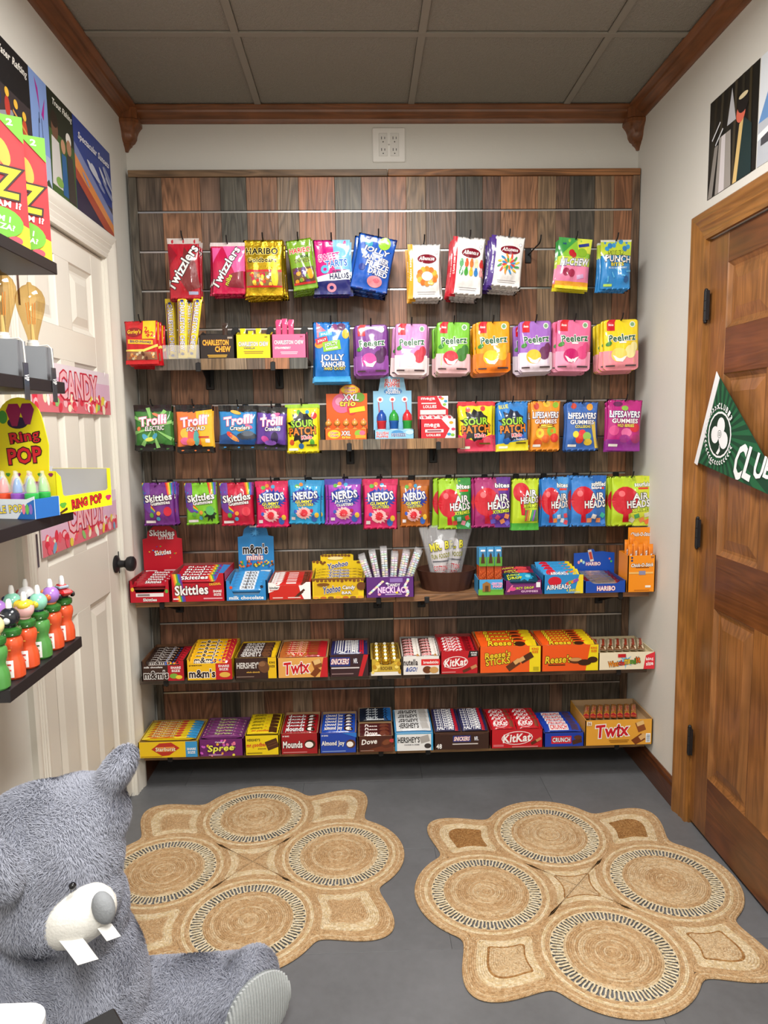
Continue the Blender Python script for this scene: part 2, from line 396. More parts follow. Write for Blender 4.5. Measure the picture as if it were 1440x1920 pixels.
# crown moulding with corner blocks
CROWN = '7a4a29'
def crown_profile(P, Hh):
    return [(0, -Hh), (.006, -Hh), (.010, -Hh+.006), (.012, -Hh+.014), (P*.45, -Hh*.52), (P*.62, -Hh*.40), (P*.66, -Hh*.24), (P*.93, -Hh*.14), (P, -Hh*.10), (P, 0), (0, 0)]
CPR = crown_profile(.062, .047)
def crown(name, mat, f, parent=None):
    o = mk(f, name, mat, parent, True); o.color = hx(CROWN); return struct(o)
crown('trim_1', OAKX, lambda m: m.prism([(YB-a, H+z) for a, z in CPR], 0, XL, XR, 'ffffff'))
crown('trim_2', OAKH, lambda m: m.prism([(XL+a, H+z) for a, z in CPR], 1, YF, YB, 'ffffff'))
crown('trim_3', OAKH, lambda m: m.prism([(XR-a, H+z) for a, z in CPR], 1, YF, YB, 'ffffff'))
CB = [(.062, H), (.062, H-.045), (.066, H-.05), (.066, H-.062), (.060, H-.068), (.052, H-.078), (.046, H-.092), (.044, H-.105), (.036, H-.118), (.026, H-.124), (.026, H-.128), (.016, H-.136), (.012, H-.142), (.010, H-.148), (.004, H-.149)]
for nm, cx, sg in (('trim_4', XL, 1), ('trim_5', XR, -1)):
    m = MB()
    for i in range(len(CB)-1):
        (a, za), (b, zb) = CB[i], CB[i+1]
        def Q(w, z): return [(cx, YB-w*1.0, z), (cx+sg*w*.75, YB-w, z), (cx+sg*w, YB-w*.75, z), (cx+sg*w, YB, z)]
        A, B = Q(a, za), Q(b, zb)
        for k in range(3): m.face([A[k], A[k+1], B[k+1], B[k]], 'ffffff')
    m.face(Q(*CB[-1]), 'ffffff'); o = m.build(nm, OAKV, None, True); o.color = hx('7a4826'); struct(o)
# baseboards
BPR = [(0, 0), (.014, 0), (.014, .075), (.010, .085), (.010, .092), (.004, .1), (0, .1)]
for nm, f in (('baseboard_right', lambda m: m.prism([(XR-a, z) for a, z in BPR], 1, -.49, YB, 'ffffff')), ('baseboard_right_near', lambda m: m.prism([(XR-a, z) for a, z in BPR], 1, YF, -1.433, 'ffffff')),
              ('baseboard_left', lambda m: m.prism([(XL+a, z) for a, z in BPR], 1, -.195, YB, 'ffffff')), ('baseboard_left_near', lambda m: m.prism([(XL+a, z) for a, z in BPR], 1, YF, -1.06, 'ffffff'))):
    o = mk(f, nm, OAKH, None); o.color = hx('5a321b'); struct(o)
# ---------------------------------------------------------------- panelled doors
def panel_rings(m, y0, y1, z0, z1, x, sg, steps, col):
    prev = None
    for off, dep in steps:
        q = [(x+sg*dep, y0+off, z0+off), (x+sg*dep, y1-off, z0+off), (x+sg*dep, y1-off, z1-off), (x+sg*dep, y0+off, z1-off)]
        if prev:
            for k in range(4): m.face([prev[k], prev[(k+1) % 4], q[(k+1) % 4], q[k]], col)
        prev = q
    m.face(prev, col)
def door(name, D, x, sg, mats, cols, ys, zs, steps, cas, casing_label=None):
    """x: plane of the slab's face; sg: +1 when the room lies towards +x"""
    t = bpy.data.objects.new(name, None); COL.objects.link(t); struct(t)
    y0, y1, top = D
    def part(nm, f, mat, c, sm=False):
        o = mk(f, nm, mat, t, sm); o.color = hx(c); return o
    xa, xb = sorted((x, x-sg*.035)); g = .003
    yy = [y0+g] + [v for p in ys for v in p] + [y1-g]; zz = [.012] + [v for p in zs for v in p] + [top-g]
    for i in range(0, len(yy), 2):
        if i == 0 or i == len(yy)-2: part('stile', lambda m: m.bbox(xa, xb, yy[i], yy[i+1], zz[0], zz[-1], cols[0], .0015), mats[0], cols[0])
        else:
            for (za, zb) in zs: part('stile', lambda m: m.bbox(xa, xb, yy[i], yy[i+1], za, zb, cols[0], .0008), mats[0], cols[0])
    for j in range(0, len(zz), 2): part('rail', lambda m: m.bbox(xa, xb, yy[1], yy[-2], zz[j], zz[j+1], cols[1], .0008), mats[1], cols[1])
    for (ya, yb) in ys:
        for (za, zb) in zs: part('panel', lambda m: panel_rings(m, ya, yb, za, zb, x, sg, steps, cols[2]), mats[0], cols[2])
    # jamb lining and stop
    cw, prof, jc, cmv, cmh = cas
    xw = XL if sg > 0 else XR
    for ya, yb in ((y0-.001, y0+.001), (y1-.001, y1+.001)): part('jamb', lambda m: m.box(min(xw, xw-sg*.11), max(xw, xw-sg*.11), ya-.004, yb+.004, 0, top, jc), cmv, jc)
    # casing: profile (distance across, height off the wall)
    def leg(m, yi, d):
        m.prism([(xw+sg*h, yi+d*a) for a, h in prof+[(cw, 0), (0, 0)]], 2, 0, top, jc)
        P = [(xw+sg*h, yi+d*a, top+a) for a, h in prof]; B = [(xw+sg*h, yi+d*a, top) for a, h in prof]
        for k in range(len(P)-1): m.face([B[k], B[k+1], P[k+1], P[k]], jc)
        m.face([(xw, yi+d*cw, top), (xw+sg*prof[-1][1], yi+d*cw, top), (xw+sg*prof[-1][1], yi+d*cw, top+cw), (xw, yi+d*cw, top+cw)], jc)
    part('casing', lambda m: leg(m, y0, -1), cmv, jc, True); part('casing', lambda m: leg(m, y1, 1), cmv, jc, True)
    def head(m):
        for k in range(len(prof)-1):
            (a, h), (b, h2) = prof[k], prof[k+1]
            m.face([(xw+sg*h, y0-a, top+a), (xw+sg*h, y1+a, top+a), (xw+sg*h2, y1+b, top+b), (xw+sg*h2, y0-b, top+b)], jc)
        m.face([(xw, y0-cw, top+cw), (xw, y1+cw, top+cw), (xw+sg*prof[-1][1], y1+cw, top+cw), (xw+sg*prof[-1][1], y0-cw, top+cw)], jc)
        m.face([(xw, y0, top), (xw, y1, top), (xw+sg*prof[0][1], y1, top), (xw+sg*prof[0][1], y0, top)], jc)
    part('casing', head, cmh, jc, True)
    return t
WHT = 'e0dbd0'
wprof = [(0, .004), (0, .010), (.012, .012), (.016, .009), (.030, .013), (.034, .010), (.048, .015), (.052, .012), (.066, .019), (.080, .020), (.088, .016)]
d1 = door('door_1', LD, XL-.008, 1, (ENAMEL, ENAMEL), (WHT, WHT, WHT), [(-.862, -.682), (-.578, -.392)], [(.215, .805), (.985, 1.572), (1.668, 1.872)],
     [(0, 0), (.004, -.004), (.018, -.011), (.026, -.011), (.050, -.003)], (.088, wprof, WHT, ENAMEL, ENAMEL))
bprof = [(0, .004), (0, .011), (.010, .013), (.014, .010), (.034, .012), (.040, .015), (.046, .012), (.062, .016), (.068, .020), (.082, .021), (.088, .014)]
d2 = door('door_2', RD, XR+.006, -1, (OAKV, OAKH), ('87572c', '663a1b', '885930'), [(-1.238, -1.008), (-.922, -.690)], [(.215, .778), (.950, 1.505), (1.640, 1.832)],
     [(0, 0), (.003, -.003), (.014, -.010), (.022, -.011), (.055, -.002)], (.088, bprof, '93622f', OAKV, OAKH))
# knob, latch and hinges
BLK = '17171a'
def knob(m):
    m.lathe([(.0, 0), (.031, 0), (.032, .004), (.026, .009), (.014, .012), (.012, .030), (.015, .036), (.024, .042), (.027, .052), (.026, .062), (.019, .068), (0, .069)], BLK, 24)
o = mk(knob, 'knob', MATTE, d1, True); o.rotation_euler = (0, math.pi/2, 0); o.location = (XL-.008, -.325, .89)
mk(lambda m: m.bbox(XL-.009, XL-.006, -.296, -.284, .85, .93, BLK), 'latch_plate', MATTE, d1)
def hinge(m, c):
    for k in range(3): m.tube([(0, 0, -.045+k*.0305), (0, 0, -.045+k*.0305+.029)], .0065, c, 10)
    m.box(-.002, .002, -.02, .02, -.045, .045, c); m.ball((0, 0, .048), .006, c, 8, 5); m.ball((0, 0, -.048), .006, c, 8, 5)
for z in (.30, 1.045, 1.73): o = mk(lambda m: hinge(m, '9c9a96'), 'hinge', STEEL, d1); o.location = (XL+.001, -.957, z)
for z in (.296, 1.003, 1.722): o = mk(lambda m: hinge(m, BLK), 'hinge', MATTE, d2); o.location = (XR-.006, -.584, z)
# outlet plate
t = thing('wall_outlet', 'white four-gang electrical outlet plate above the plank wall', 'outlet', (.012, YB, 2.43))
mk(lambda m: m.bbox(-.063, .063, -.007, 0, -.063, .063, 'e9e6e0', .004), 'cover_plate', PLAST, t)
for sx in (-1, 1):
    s = mk(lambda m: m.bbox(sx*.022-.0165, sx*.022+.0165, -.009, -.006, -.042, .042, 'dedbd5', .002), 'receptacle', PLAST, t)
    for sz in (-1, 1):
        q2 = MB()
        for dx, hh in ((-.006, .010), (.006, .008)): q2.box(sx*.022+dx-.0012, sx*.022+dx+.0012, -.0096, -.0088, sz*.021-hh/2+.003, sz*.021+hh/2+.003, '3a3835')
        q2.box(sx*.022-.002, sx*.022+.002, -.0096, -.0088, sz*.021-.013, sz*.021-.009, '3a3835'); q2.build('socket', PLAST, s)
mk(lambda m: m.ball((0, -.0075, 0), (.003, .0015, .003), 'c8c5bf', 8, 5), 'screw', STEEL, t)
# ================================================================ slat wall of weathered planks
PXB = [256, 302, 374, 412, 461, 519, 559, 627, 677, 727, 761, 798, 855, 905, 939, 1009, 1043, 1069, 1116, 1152, 1187]
PXC = ['635447', '976c4f', '7c604f', '575248', '866048', '8e7660', 'a56d4e', '685e4f', '8d6249', 'a47154', '8b7055', '785e4e', '544d43', '735748', '9a6d4e', '8b7055', '6d5242', '514a41', '7f674f', '976647']
ALT = ['51483d', '8a5f48', '6e5445', '7d5640', '61574b', '926346', '594f44', '806954']
SLZ = [2.306] + [2.180-.1456*k for k in range(15)]
random.seed(11)
xs = [aty(p, 340, 0).x for p in PXB]
seamx = xs[9]
panels = []
for side in (0, 1):
    t = thing('slat_panel', ['left half of the weathered plank slat wall', 'right half of the weathered plank slat wall'][side], 'wall panel', (0, 0, 0), group='slat wall panels')
    panels.append(t)
    xa, xb = (xs[0]-.004, seamx-.0015) if side == 0 else (seamx+.0015, xs[20]+.004)
    mk(lambda m: m.box(xa, xb, .014, .029, .0, 2.31, '3a332d'), 'backing_board', MATTE, t)
    cols = range(0, 9) if side == 0 else range(9, 20)
    for ci in cols:
        cur = PXC[ci]; m0 = MB(); w = xs[ci+1]-xs[ci]; me = None
        for r in range(15):
            z1, z0 = SLZ[r]-(.002 if r else 0), SLZ[r+1]+.006
            if r and random.random() < .16: cur = random.choice(ALT) if random.random() < .6 else PXC[ci]
            key = 0 if r == 0 else 1
            if r <= 1:
                hh = z1-z0; m0 = MB(); m0.bbox(.0004, w-.0004, 0, .013, 0, hh, 'ffffff', .0008); me = m0.mesh('plank', PLANKM)
            p = obj('plank', me, t); p.location = (xs[ci], 0, z0); p.color = hx(cur)
    for r in range(1, 16):
        z = SLZ[r]
        mr = MB(); mr.box(xa, xb, .004, .012, z-.003, z-.0022, 'd8d8d6'); mr.box(xa, xb, .0, .0045, z-.0025, z+.0032, 'c4c4c4'); mr.box(xa, xb, .012, .013, z-.002, z+.006, '8a8a8a')
        mr.build('metal_rail', STEEL, t)
    fx0, fx1 = (-.9725, -.944) if side == 0 else (.948, .9765)
    a = mk(lambda m: m.bbox(fx0, fx1, -.008, .029, 0, 2.306, 'ffffff', .002), 'frame_strip', PLANKM, t); a.color = hx('5f574c' if side == 0 else '6d5440')
    if side == 0: b = mk(lambda m: m.bbox(-.9725, seamx-.001, -.010, .029, 2.3065, 2.331, 'ffffff', .002), 'frame_strip', PLANKX, t); b.color = hx('7d6349')
    else: b = mk(lambda m: m.bbox(seamx+.001, .9765, -.010, .029, 2.3065, 2.331, 'ffffff', .002), 'frame_strip', PLANKX, t); b.color = hx('96663f')
# ================================================================ builders for bags, bars and cartons
ORD = ['first', 'second', 'third', 'fourth', 'fifth', 'sixth', 'seventh', 'eighth', 'ninth', 'tenth', 'eleventh', 'twelfth']
def sstep(t): t = min(1, max(0, t)); return t*t*(3-2*t)
class BagShape:
    """a filled film bag hanging from its top edge: x across, z down from 0 to -Hh, the front towards -y"""
    def __init__(s, W, Hh, t, seed, kind='bag'):
        s.W, s.H, s.t, s.kind = W, Hh, t, kind; r = random.Random(seed)
        s.wr = [(r.uniform(2, 7), r.uniform(-6, 6), r.uniform(0, 6.3), r.uniform(.07, .15)) for _ in range(4)]
        s.pl = [(r.uniform(7, 13), r.uniform(0, 6.3), r.uniform(.12, .26)) for _ in range(3)]
        s.sk = r.uniform(-.35, .35)
    def depth(s, u, v):
        if s.kind == 'pouch':
            e = sstep((1-abs(u))/.35)*sstep(v/.12)*sstep((1-v)/.55)*(1.25-.5*v)
        else:
            e = (max(0, 1-abs(u)**2.4)**.6)*sstep((v-.045)/.22)*sstep((.93-v)/.30)
        w = sum(a*math.sin(f*u+g*v+p) for f, g, p, a in s.wr)
        pl = sum(a*math.sin(f*u+p) for f, p, a in s.pl)*(sstep((.45-v)/.4)+sstep((v-.55)/.4))*.7
        return s.t*e*(1+s.sk*u*.4+w+pl*(1 if s.kind == 'bag' else .3)) + (.0006*math.sin(9*u+s.sk*9) if s.kind == 'bag' else .0008)
    def ws(s, v):
        if s.kind == 'pouch':
            r = .012/s.H; q = min(v, 1-v)
            return 1 - (0 if q >= r else (.012-math.sqrt(max(0, .012**2-((r-q)*s.H)**2)))/(s.W/2))
        return 1-.045*math.sin(math.pi*min(1, max(0, v)))**.7
    def surf(s, x, y, lift):
        v = y/s.H; u = max(-1, min(1, 2*x/s.W)); return (x*s.ws(v), -s.depth(u, v)-lift, y-s.H)
    def body(s, mb, col, back=None):
        nx, nz = 20, 24
        us = [-1+2*i/nx for i in range(nx+1)]; vs = [j/nz for j in range(nz+1)]
        if s.kind == 'pouch': vs = [0, .02, .05, .1] + [.1+.8*k/14 for k in range(1, 15)] + [.95, .98, 1]
        for sg, c in ((1, col), (-1, back or col)):
            V = []
            for j, v in enumerate(vs):
                for i, u in enumerate(us):
                    z = v*s.H-s.H
                    if s.kind == 'bag' and j in (0, len(vs)-1): z += (.0006 if i % 2 else -.0006)
                    d = s.depth(u, v) if sg > 0 else -.75*s.depth(-u, v)
                    if abs(u) == 1 or j in (0, len(vs)-1): d = 0
                    V.append((u*s.W/2*s.ws(v), -d, z))
            n = nx+1
            mb.add(V, [(j*n+i, j*n+i+1, (j+1)*n+i+1, (j+1)*n+i) for j in range(len(vs)-1) for i in range(nx)], c)
        return mb
RND = random.Random(5)
def hang(name, label, box, Y, base, items, n=1, tilt=0, yaw=0, t=.013, kind='bag', mat=None, step=.015, group=None, behind=None, spread=.004, back=None, cat='candy bag'):
    """box: the front bag's outline seen at depth Y (x0, y0, x1, y1); n bags in all, the others behind it on the same peg"""
    x0, y0, x1, y1 = box; A = aty((x0+x1)/2, y0, Y); W = aty(x1, (y0+y1)/2, Y).x-aty(x0, (y0+y1)/2, Y).x; Hh = A.z-aty((x0+x1)/2, y1, Y).z
    sh = BagShape(W, Hh, t, hash(tuple(box)) % 9999, kind); mat = mat or FILM
    front = sh.body(MB(), base, back).mesh(name, mat, 'all')
    pm = printed(items, W, Hh, lambda x, y, l: sh.surf(x, y, l+.0005), W*.10, eps=.00012).mesh('printed_front', FILM, True, weld=False)
    fd = max(sh.depth(u/8, v/10) for u in range(-8, 9) for v in range(11)); ys = 0
    for k in range(n):
        o = obj(name, front); p = obj('printed_front', pm, o); thin = .5
        if k == 1: ys += fd*(.75+thin)+.003
        elif k > 1: ys += max(step-.002, fd*thin*1.75+.002)
        if Y+ys > -.006-fd*.4: bpy.data.objects.remove(p); bpy.data.objects.remove(o); break
        dx = 0 if k == 0 else RND.uniform(-spread, spread)*1.5
        o.location = (A.x+dx, Y+ys, A.z-(0 if k == 0 else .001*k+RND.uniform(0, .004)))
        o.rotation_euler = (0, math.radians(-tilt+(0 if k == 0 else RND.uniform(-2.5, 2.5))), math.radians(yaw))
        if k: o.scale = (1, thin, 1)
        if k == 0: tag(o, label, cat, group)
        else: tag(o, ORD[k]+' from the front of the '+behind, cat, group)
    return A, W, Hh, n*step
# ---------------------------------------------------------------- wrapped bars
def bar_meshes(L, Wd, T, base, items, crimp=.012, mat=None, endcol=None):
    nx = 12; xs_ = [-L/2, -L/2+crimp*.5, -L/2+crimp] + [-L/2+crimp+(L-2*crimp)*k/nx for k in range(1, nx)] + [L/2-crimp, L/2-crimp*.5, L/2]
    def hz(x):
        e = min(x+L/2, L/2-x); return .0006 + (T/2-.0006)*sstep((e-crimp*.6)/(crimp*1.2))
    def wd(x):
        e = min(x+L/2, L/2-x); return Wd/2*(1-.06*sstep((e-crimp)/crimp))
    m = MB(); R = []; k = 10
    for x in xs_:
        h, w = hz(x), wd(x); R.append([(x, w*math.copysign(abs(math.cos(a))**.5, math.cos(a)), T/2+h*math.copysign(abs(math.sin(a))**.6, math.sin(a))) for a in [2*math.pi*i/k+math.pi/k for i in range(k)]])
    V = [p for r in R for p in r]; F = []
    for i in range(len(R)-1):
        for j in range(k): m.face([R[i][j], R[i][(j+1) % k], R[i+1][(j+1) % k], R[i+1][j]], (endcol or base) if (i < 2 or i >= len(R)-3) else base)
    m.face(R[0], endcol or base); m.face(R[-1], endcol or base)
    body = m.mesh('candy_bar', mat or FILM, True)
    def surf(x, y, lift):
        h, w = hz(x), wd(x); q = min(1, abs(y-Wd/2)/w); s_ = max(0, 1-q**4)**.3
        return (x, (y-Wd/2)*.98, T/2+h*max(.55, s_)+lift)
    if not items: return body, None
    pr = printed(items, L, Wd, surf, L*.12, eps=.0001).mesh('printed_wrapper', mat or FILM, True, weld=False)
    return body, pr
# ---------------------------------------------------------------- display cartons
SHELFY = -.282
def carton(label, x0, x1, yb, yft, ybk, outer, inner, items, Y=SHELFY, z=None, d=.20, notch=None, header=None, bars=None, sidec=None, zf=None, zb=None, name='display_carton', sidetop=None, sideprint=None, mat=None, cat='candy box', yaw=0):
    ym = yb
    A, B = aty(x0, ym, Y), aty(x1, ym, Y); B.x = min(B.x, .9745); A.x = max(A.x, -.966); z = A.z if z is None else z
    w = B.x-A.x; cx = (A.x+B.x)/2
    hf = aty((x0+x1)/2, yft, Y).z - aty((x0+x1)/2, yb, Y).z
    zb_ = aty((x0+x1)/2, ybk, Y+d).z; hb = max(zb_-z, hf+.002)
    t = thing(name, label, cat, (cx, Y, z), (0, 0, math.radians(yaw))); th = .0016; mat = mat or CARD; sc = sidec or outer
    def fpoly(hh):
        if not notch: return [(-w/2, 0), (w/2, 0), (w/2, hh), (-w/2, hh)]
        nd, ins = notch; e = hh*nd
        return [(-w/2, 0), (w/2, 0), (w/2, hh), (w/2-w*ins, hh), (w/2-w*ins*1.6, hh-e*.7), (w/2-w*ins*2.2, hh-e), (-w/2+w*ins*2.2, hh-e), (-w/2+w*ins*1.6, hh-e*.7), (-w/2+w*ins, hh), (-w/2, hh)]
    fp = MB(); fp.prism(fpoly(hf), 1, 0, th, outer); fp.prism(fpoly(hf), 1, th, 2*th, inner); fo = fp.build('front_panel', mat, t)
    if items: printed(items, w, hf, lambda x, y, l: (x, -l, y)).build('printed_front', mat, fo, weld=False)
    side = [(0, 0), (d, 0), (d, hb), (d*.55, hb), (d*.06, hf), (0, hf)] if not sidetop else [(0, 0), (d, 0), (d, sidetop*hb), (0, max(hf, sidetop*hb))]
    for sg in (-1, 1):
        m = MB(); a, b, c = (sg*w/2, sg*(w/2-th), sg*(w/2-2*th)); m.prism(side, 0, a, b, sc); m.prism(side, 0, b, c, inner); m.build('side_panel', mat, t)
    m = MB(); m.prism([(-w/2, 0), (w/2, 0), (w/2, hb), (-w/2, hb)], 1, d-th, d, sc); m.prism([(-w/2, 0), (w/2, 0), (w/2, hb), (-w/2, hb)], 1, d-2*th, d-th, inner); m.build('back_panel', mat, t)
    mk(lambda m: m.box(-w/2+th, w/2-th, th, d-th, 0, th, inner), 'base', mat, t)
    if header:
        hx0, hx1, hyt, shape, hc, hitems = header; Yh = Y+d-.004
        a, b = aty(hx0, hyt, Yh), aty(hx1, hyt, Yh); hw = b.x-a.x; hcx = (a.x+b.x)/2-cx; top = a.z-z; bot = hb*.45; hh = top-bot
        poly = [((p-50)/100*hw+hcx, bot+q/100*hh) for p, q in shape]
        m = MB(); m.prism(poly, 1, d-.006, d-.0042, hc); ho = m.build('header_card', mat, t)
        if hitems: printed(hitems, hw, hh, lambda x, y, l: (x+hcx, d-.006-l, bot+y)).build('printed_header', mat, ho, weld=False)
    if bars:
        zf = hf*.62 if zf is None else zf*hf; zb = hb*.80 if zb is None else zb*hb
        ang = math.atan2(zb-zf, d-.024); Ls = math.hypot(zb-zf, d-.024)
        mk(lambda m: m.prism([(.006, zf-.002), (d-.006, zb-.002), (d-.006, zb-.0035), (.006, zf-.0035)], 0, -w/2+2*th, w/2-2*th, inner), 'insert', mat, t)
        for bset in bars:
            blabel, n, mcols, base, bitems, o = bset['label'], bset['n'], bset.get('m', 1), bset['c'], bset.get('p', []), bset
            s0, s1 = bset.get('s', (0, 1)); xr = bset.get('x', (0, 1)); T = bset.get('T', .012)
            aw = (w-4*th)*(xr[1]-xr[0]); xm = (w-4*th)*((xr[0]+xr[1])/2-.5); rz = bset.get('rz', 0)
            if rz: Lb, Wb = Ls*(s1-s0)*.86, aw/mcols*.84
            else: Lb, Wb = aw/mcols*.955, Ls*(s1-s0)/n*bset.get('ov', 1.04)
            body, pr = bar_meshes(Lb, Wb, T, base, bitems, crimp=min(.012, Lb*.1), mat=bset.get('mat'), endcol=bset.get('end'))
            for i in range(n):
                for j in range(mcols):
                    b = obj(bset.get('name', 'candy_bar'), body); obj('printed_wrapper', pr, b) if bitems else None
                    sl = Ls*(.05+.84*(s0+(s1-s0)*(i+.5)/n)) if not rz else Ls*.5; lift = .0005 + bset.get('lift', 0)
                    px_ = xm + ((j+.5)/mcols-.5)*aw; tl = bset.get('tilt', 0)
                    lz = T*.42*math.sin(math.radians(tl)) if tl else 0
                    p = Vector((cx+px_, Y+.012+sl*math.cos(ang)-lift*math.sin(ang), z+zf+sl*math.sin(ang)+lift*math.cos(ang)+max(0, Wb*.5*math.sin(math.radians(tl))*.55)))
                    b.location = p; jit = bset.get('jit', 1)
                    b.rotation_euler = (ang+math.radians(tl+RND.uniform(-2, 2)*jit), 0, math.radians(rz+RND.uniform(-.8, .8)*jit))
                    if bset.get('flip') and (i*7+j*3) % 4 == 1: b.rotation_euler = (ang+math.radians(tl), 0, math.radians(rz+180))
                    sfx = (ORD[j]+' from left') if n == 1 and mcols > 1 else ((ORD[i]+' from front'+('' if mcols == 1 else (' on the left', ' on the right')[j] if mcols == 2 else ', '+ORD[j]+' from left')) if n > 1 else '')
                    tag(b, blabel+(', '+sfx if sfx else ''), 'candy bar', blabel)
    t['_dims'] = (w, d, hf, hb)
    return t, w, d, hf, hb, cx, z
# ================================================================ bags on pegs
ROD = '141416'
def peg(x, zs, y1, z1, label):
    t = thing('peg_hook', label, 'hook', (x, 0, zs), group='black peg hooks')
    mk(lambda m: m.bbox(-.012, .012, -.006, .0, -.052, .004, ROD, .002), 'back_plate', MATTE, t)
    dz = z1-zs
    mk(lambda m: m.tube([(0, -.004, -.022), (0, -.012, -.020), (0, y1+.035, dz-.012), (0, y1+.018, dz-.010), (0, y1+.006, dz-.002), (0, y1, dz+.012)], .0026, ROD, 8), 'wire', MATTE, t, True)
    return t
S1, S2, S3, S4 = SLZ[2], SLZ[4], SLZ[6], SLZ[8]
WT, BK, YL, RD_, GN, BL = 'f2f0ee', '141214', 'f5dd1e', 'cc1626', '5ea32c', '1f66c4'
def gum(cx, cy, w, h, n, cols, seed, r=5, ry=3):
    q = random.Random(seed); return [('e', cx+q.uniform(-w/2, w/2), cy+q.uniform(-h/2, h/2), r*q.uniform(.7, 1.2), ry*q.uniform(.7, 1.2), q.choice(cols), q.uniform(0, 180)) for _ in range(n)]
def lines(cx, cy, w, n, dy, col, h=1.1): return [('r', cx-w/2+(i*37 % 5), cy-i*dy-h/2, cx+w/2-(i*23 % 7), cy-i*dy+h/2, col) for i in range(n)]
GC = ['d8342a', 'e8902a', 'f0d040', '6fae3a', 'f0ece0', 'c02848']
BAGS = []
def bag(label, box, base, items, slat, n=3, word='bags', **kw):
    Y = kw.pop('Y', -.168); pegx = kw.pop('pegx', None); up_ = kw.pop('up', .012); nm = kw.pop('name', 'candy_bag')
    A, W, Hh, dep = hang(nm, label, box, Y, base, items, n=n, behind=word, group=word, **kw)
    px = A.x if pegx is None else pegx
    peg(px, slat, Y-.026, A.z-.004+up_, 'black peg hook carrying the '+word)
TW = lambda x, y, w: [('t', 'Twizzlers', x, y, w, 17, WT, BK, 57)]
# --- top row
bag('crimson bag with white slanted lettering hanging above the tall yellow bars', (313, 447, 373, 562), 'b3142a', [('r', 0, 91, 100, 100, 'c9bdb8'), ('p', [(0, 52), (30, 72), (8, 88), (0, 88)], '8f1426'), ('p', [(52, 86), (88, 60), (100, 20), (60, 12), (40, 30)], '7c2a2c'), *TW(44, 52, 158), ('r', 62, 8, 92, 13, 'aab0d0')], S1, 3, 'crimson bags at the left end of the top row')
bag('pink and crimson bag with white slanted lettering beside the gold bag', (394, 455, 459, 553), 'c3164a', [('r', 0, 93, 100, 100, 'd8c8c8'), ('p', [(35, 93), (100, 93), (100, 45), (70, 40)], 'df5c9c'), ('p', [(60, 40), (95, 45), (95, 12), (45, 15)], '8a2c38'), ('p', [(5, 60), (30, 90), (5, 90)], 'df5c9c'), *TW(42, 52, 135), ('t', 'nibs', 50, 28, 32, 9, 'd6d838', '5a1028', 62)], S1, 4, 'pink and crimson bags')
bag('shiny gold bag with bold black lettering in the top row', (456, 450, 531, 557), 'd8b22a', [('t', 'HARIBO', 46, 80, 82, 12, BK, 'f6e07a'), ('t', 'Goldbears', 46, 64, 74, 9, '2a1c10', 'f6e07a'), ('r', 4, 43, 96, 47, 'c8242a'), ('r', 4, 18, 96, 43, '8c6a3c'), *gum(38, 30, 62, 20, 22, GC, 3), ('e', 78, 35, 9, 19, 'f0c818'), ('e', 76, 55, 8, 6, 'f3d024'), ('r', 4, 16, 96, 19, 'c8242a')], S1, 5, 'gold bags', mat=FOIL, t=.014)
bag('green bag tilted on its peg with red lettering on top', (535, 449, 583, 545), '76a022', [('t', 'HARIBO', 50, 78, 86, 11, 'd02028', 'f4f0e0'), ('t', 'TWIN', 58, 65, 42, 7, '24301a'), ('t', 'SNAKES', 52, 57, 60, 8, '24301a', 'b8d040'), ('r', 6, 14, 94, 44, '5a3a22'), *gum(42, 28, 60, 24, 14, ['5a2868', 'd89a2c', '7aa030', '8c2c2c'], 8, 7, 4), ('e', 78, 30, 12, 10, 'e8a020'), ('e', 52, 36, 10, 9, '4a2a78'), ('r', 6, 11, 94, 15, 'c02a28')], S1, 5, 'green bags', tilt=8, step=.02, Y=-.192)
bag('magenta and sky-blue bag with a navy bottom in the top row', (587, 450, 656, 552), 'c9127c', [('p', [(52, 100), (100, 100), (100, 45), (58, 45)], '76b8e2'), ('p', [(0, 30), (100, 46), (100, 26), (0, 22)], 'eef2f6'), ('p', [(0, 22), (100, 27), (100, 0), (0, 0)], '22266c'), ('t', 'SWEET', 42, 68, 60, 13, 'e02a8c', WT, 8), ('t', 'TARTS', 62, 56, 62, 13, '2a6cc0', WT, 6), ('e', 30, 45, 12, 8, '5ab0d8'), ('e', 30, 45, 5, 3, 'c9127c'), ('t', 'GUMMY', 66, 41, 30, 5, '24285e'), ('t', 'HALOS', 70, 33, 54, 11, '1c2050', None, 4), ('e', 48, 12, 13, 8, 'e88a9c'), ('e', 48, 12, 6, 3.5, '22266c')], S1, 4, 'magenta and blue bags')
JR = [('e', 70, 88, 16, 12, '9ac83c'), ('e', 30, 84, 10, 7, '3fa0b8'), ('t', 'JOLLY', 52, 71, 70, 13, WT, '14286c', -8, .15), ('t', 'RANCHER', 55, 58, 72, 9, WT, '14286c', -8), ('t', 'FREEZE', 62, 46, 62, 11, WT, '14286c', -8), ('t', 'DRIED', 66, 34, 52, 10, WT, '14286c', -8), ('e', 22, 40, 9, 6, '24388c'), ('e', 62, 18, 20, 10, 'e8929c'), ('e', 66, 20, 9, 4, 'd86a7c')]
bag('blue bag with lime and pink fruit bulging out at the middle of the top row', (673, 443, 746, 548), '1f58b8', JR, S1, 5, 'blue bags with lime fruit', tilt=-12, t=.015, back='182f78', spread=.010)
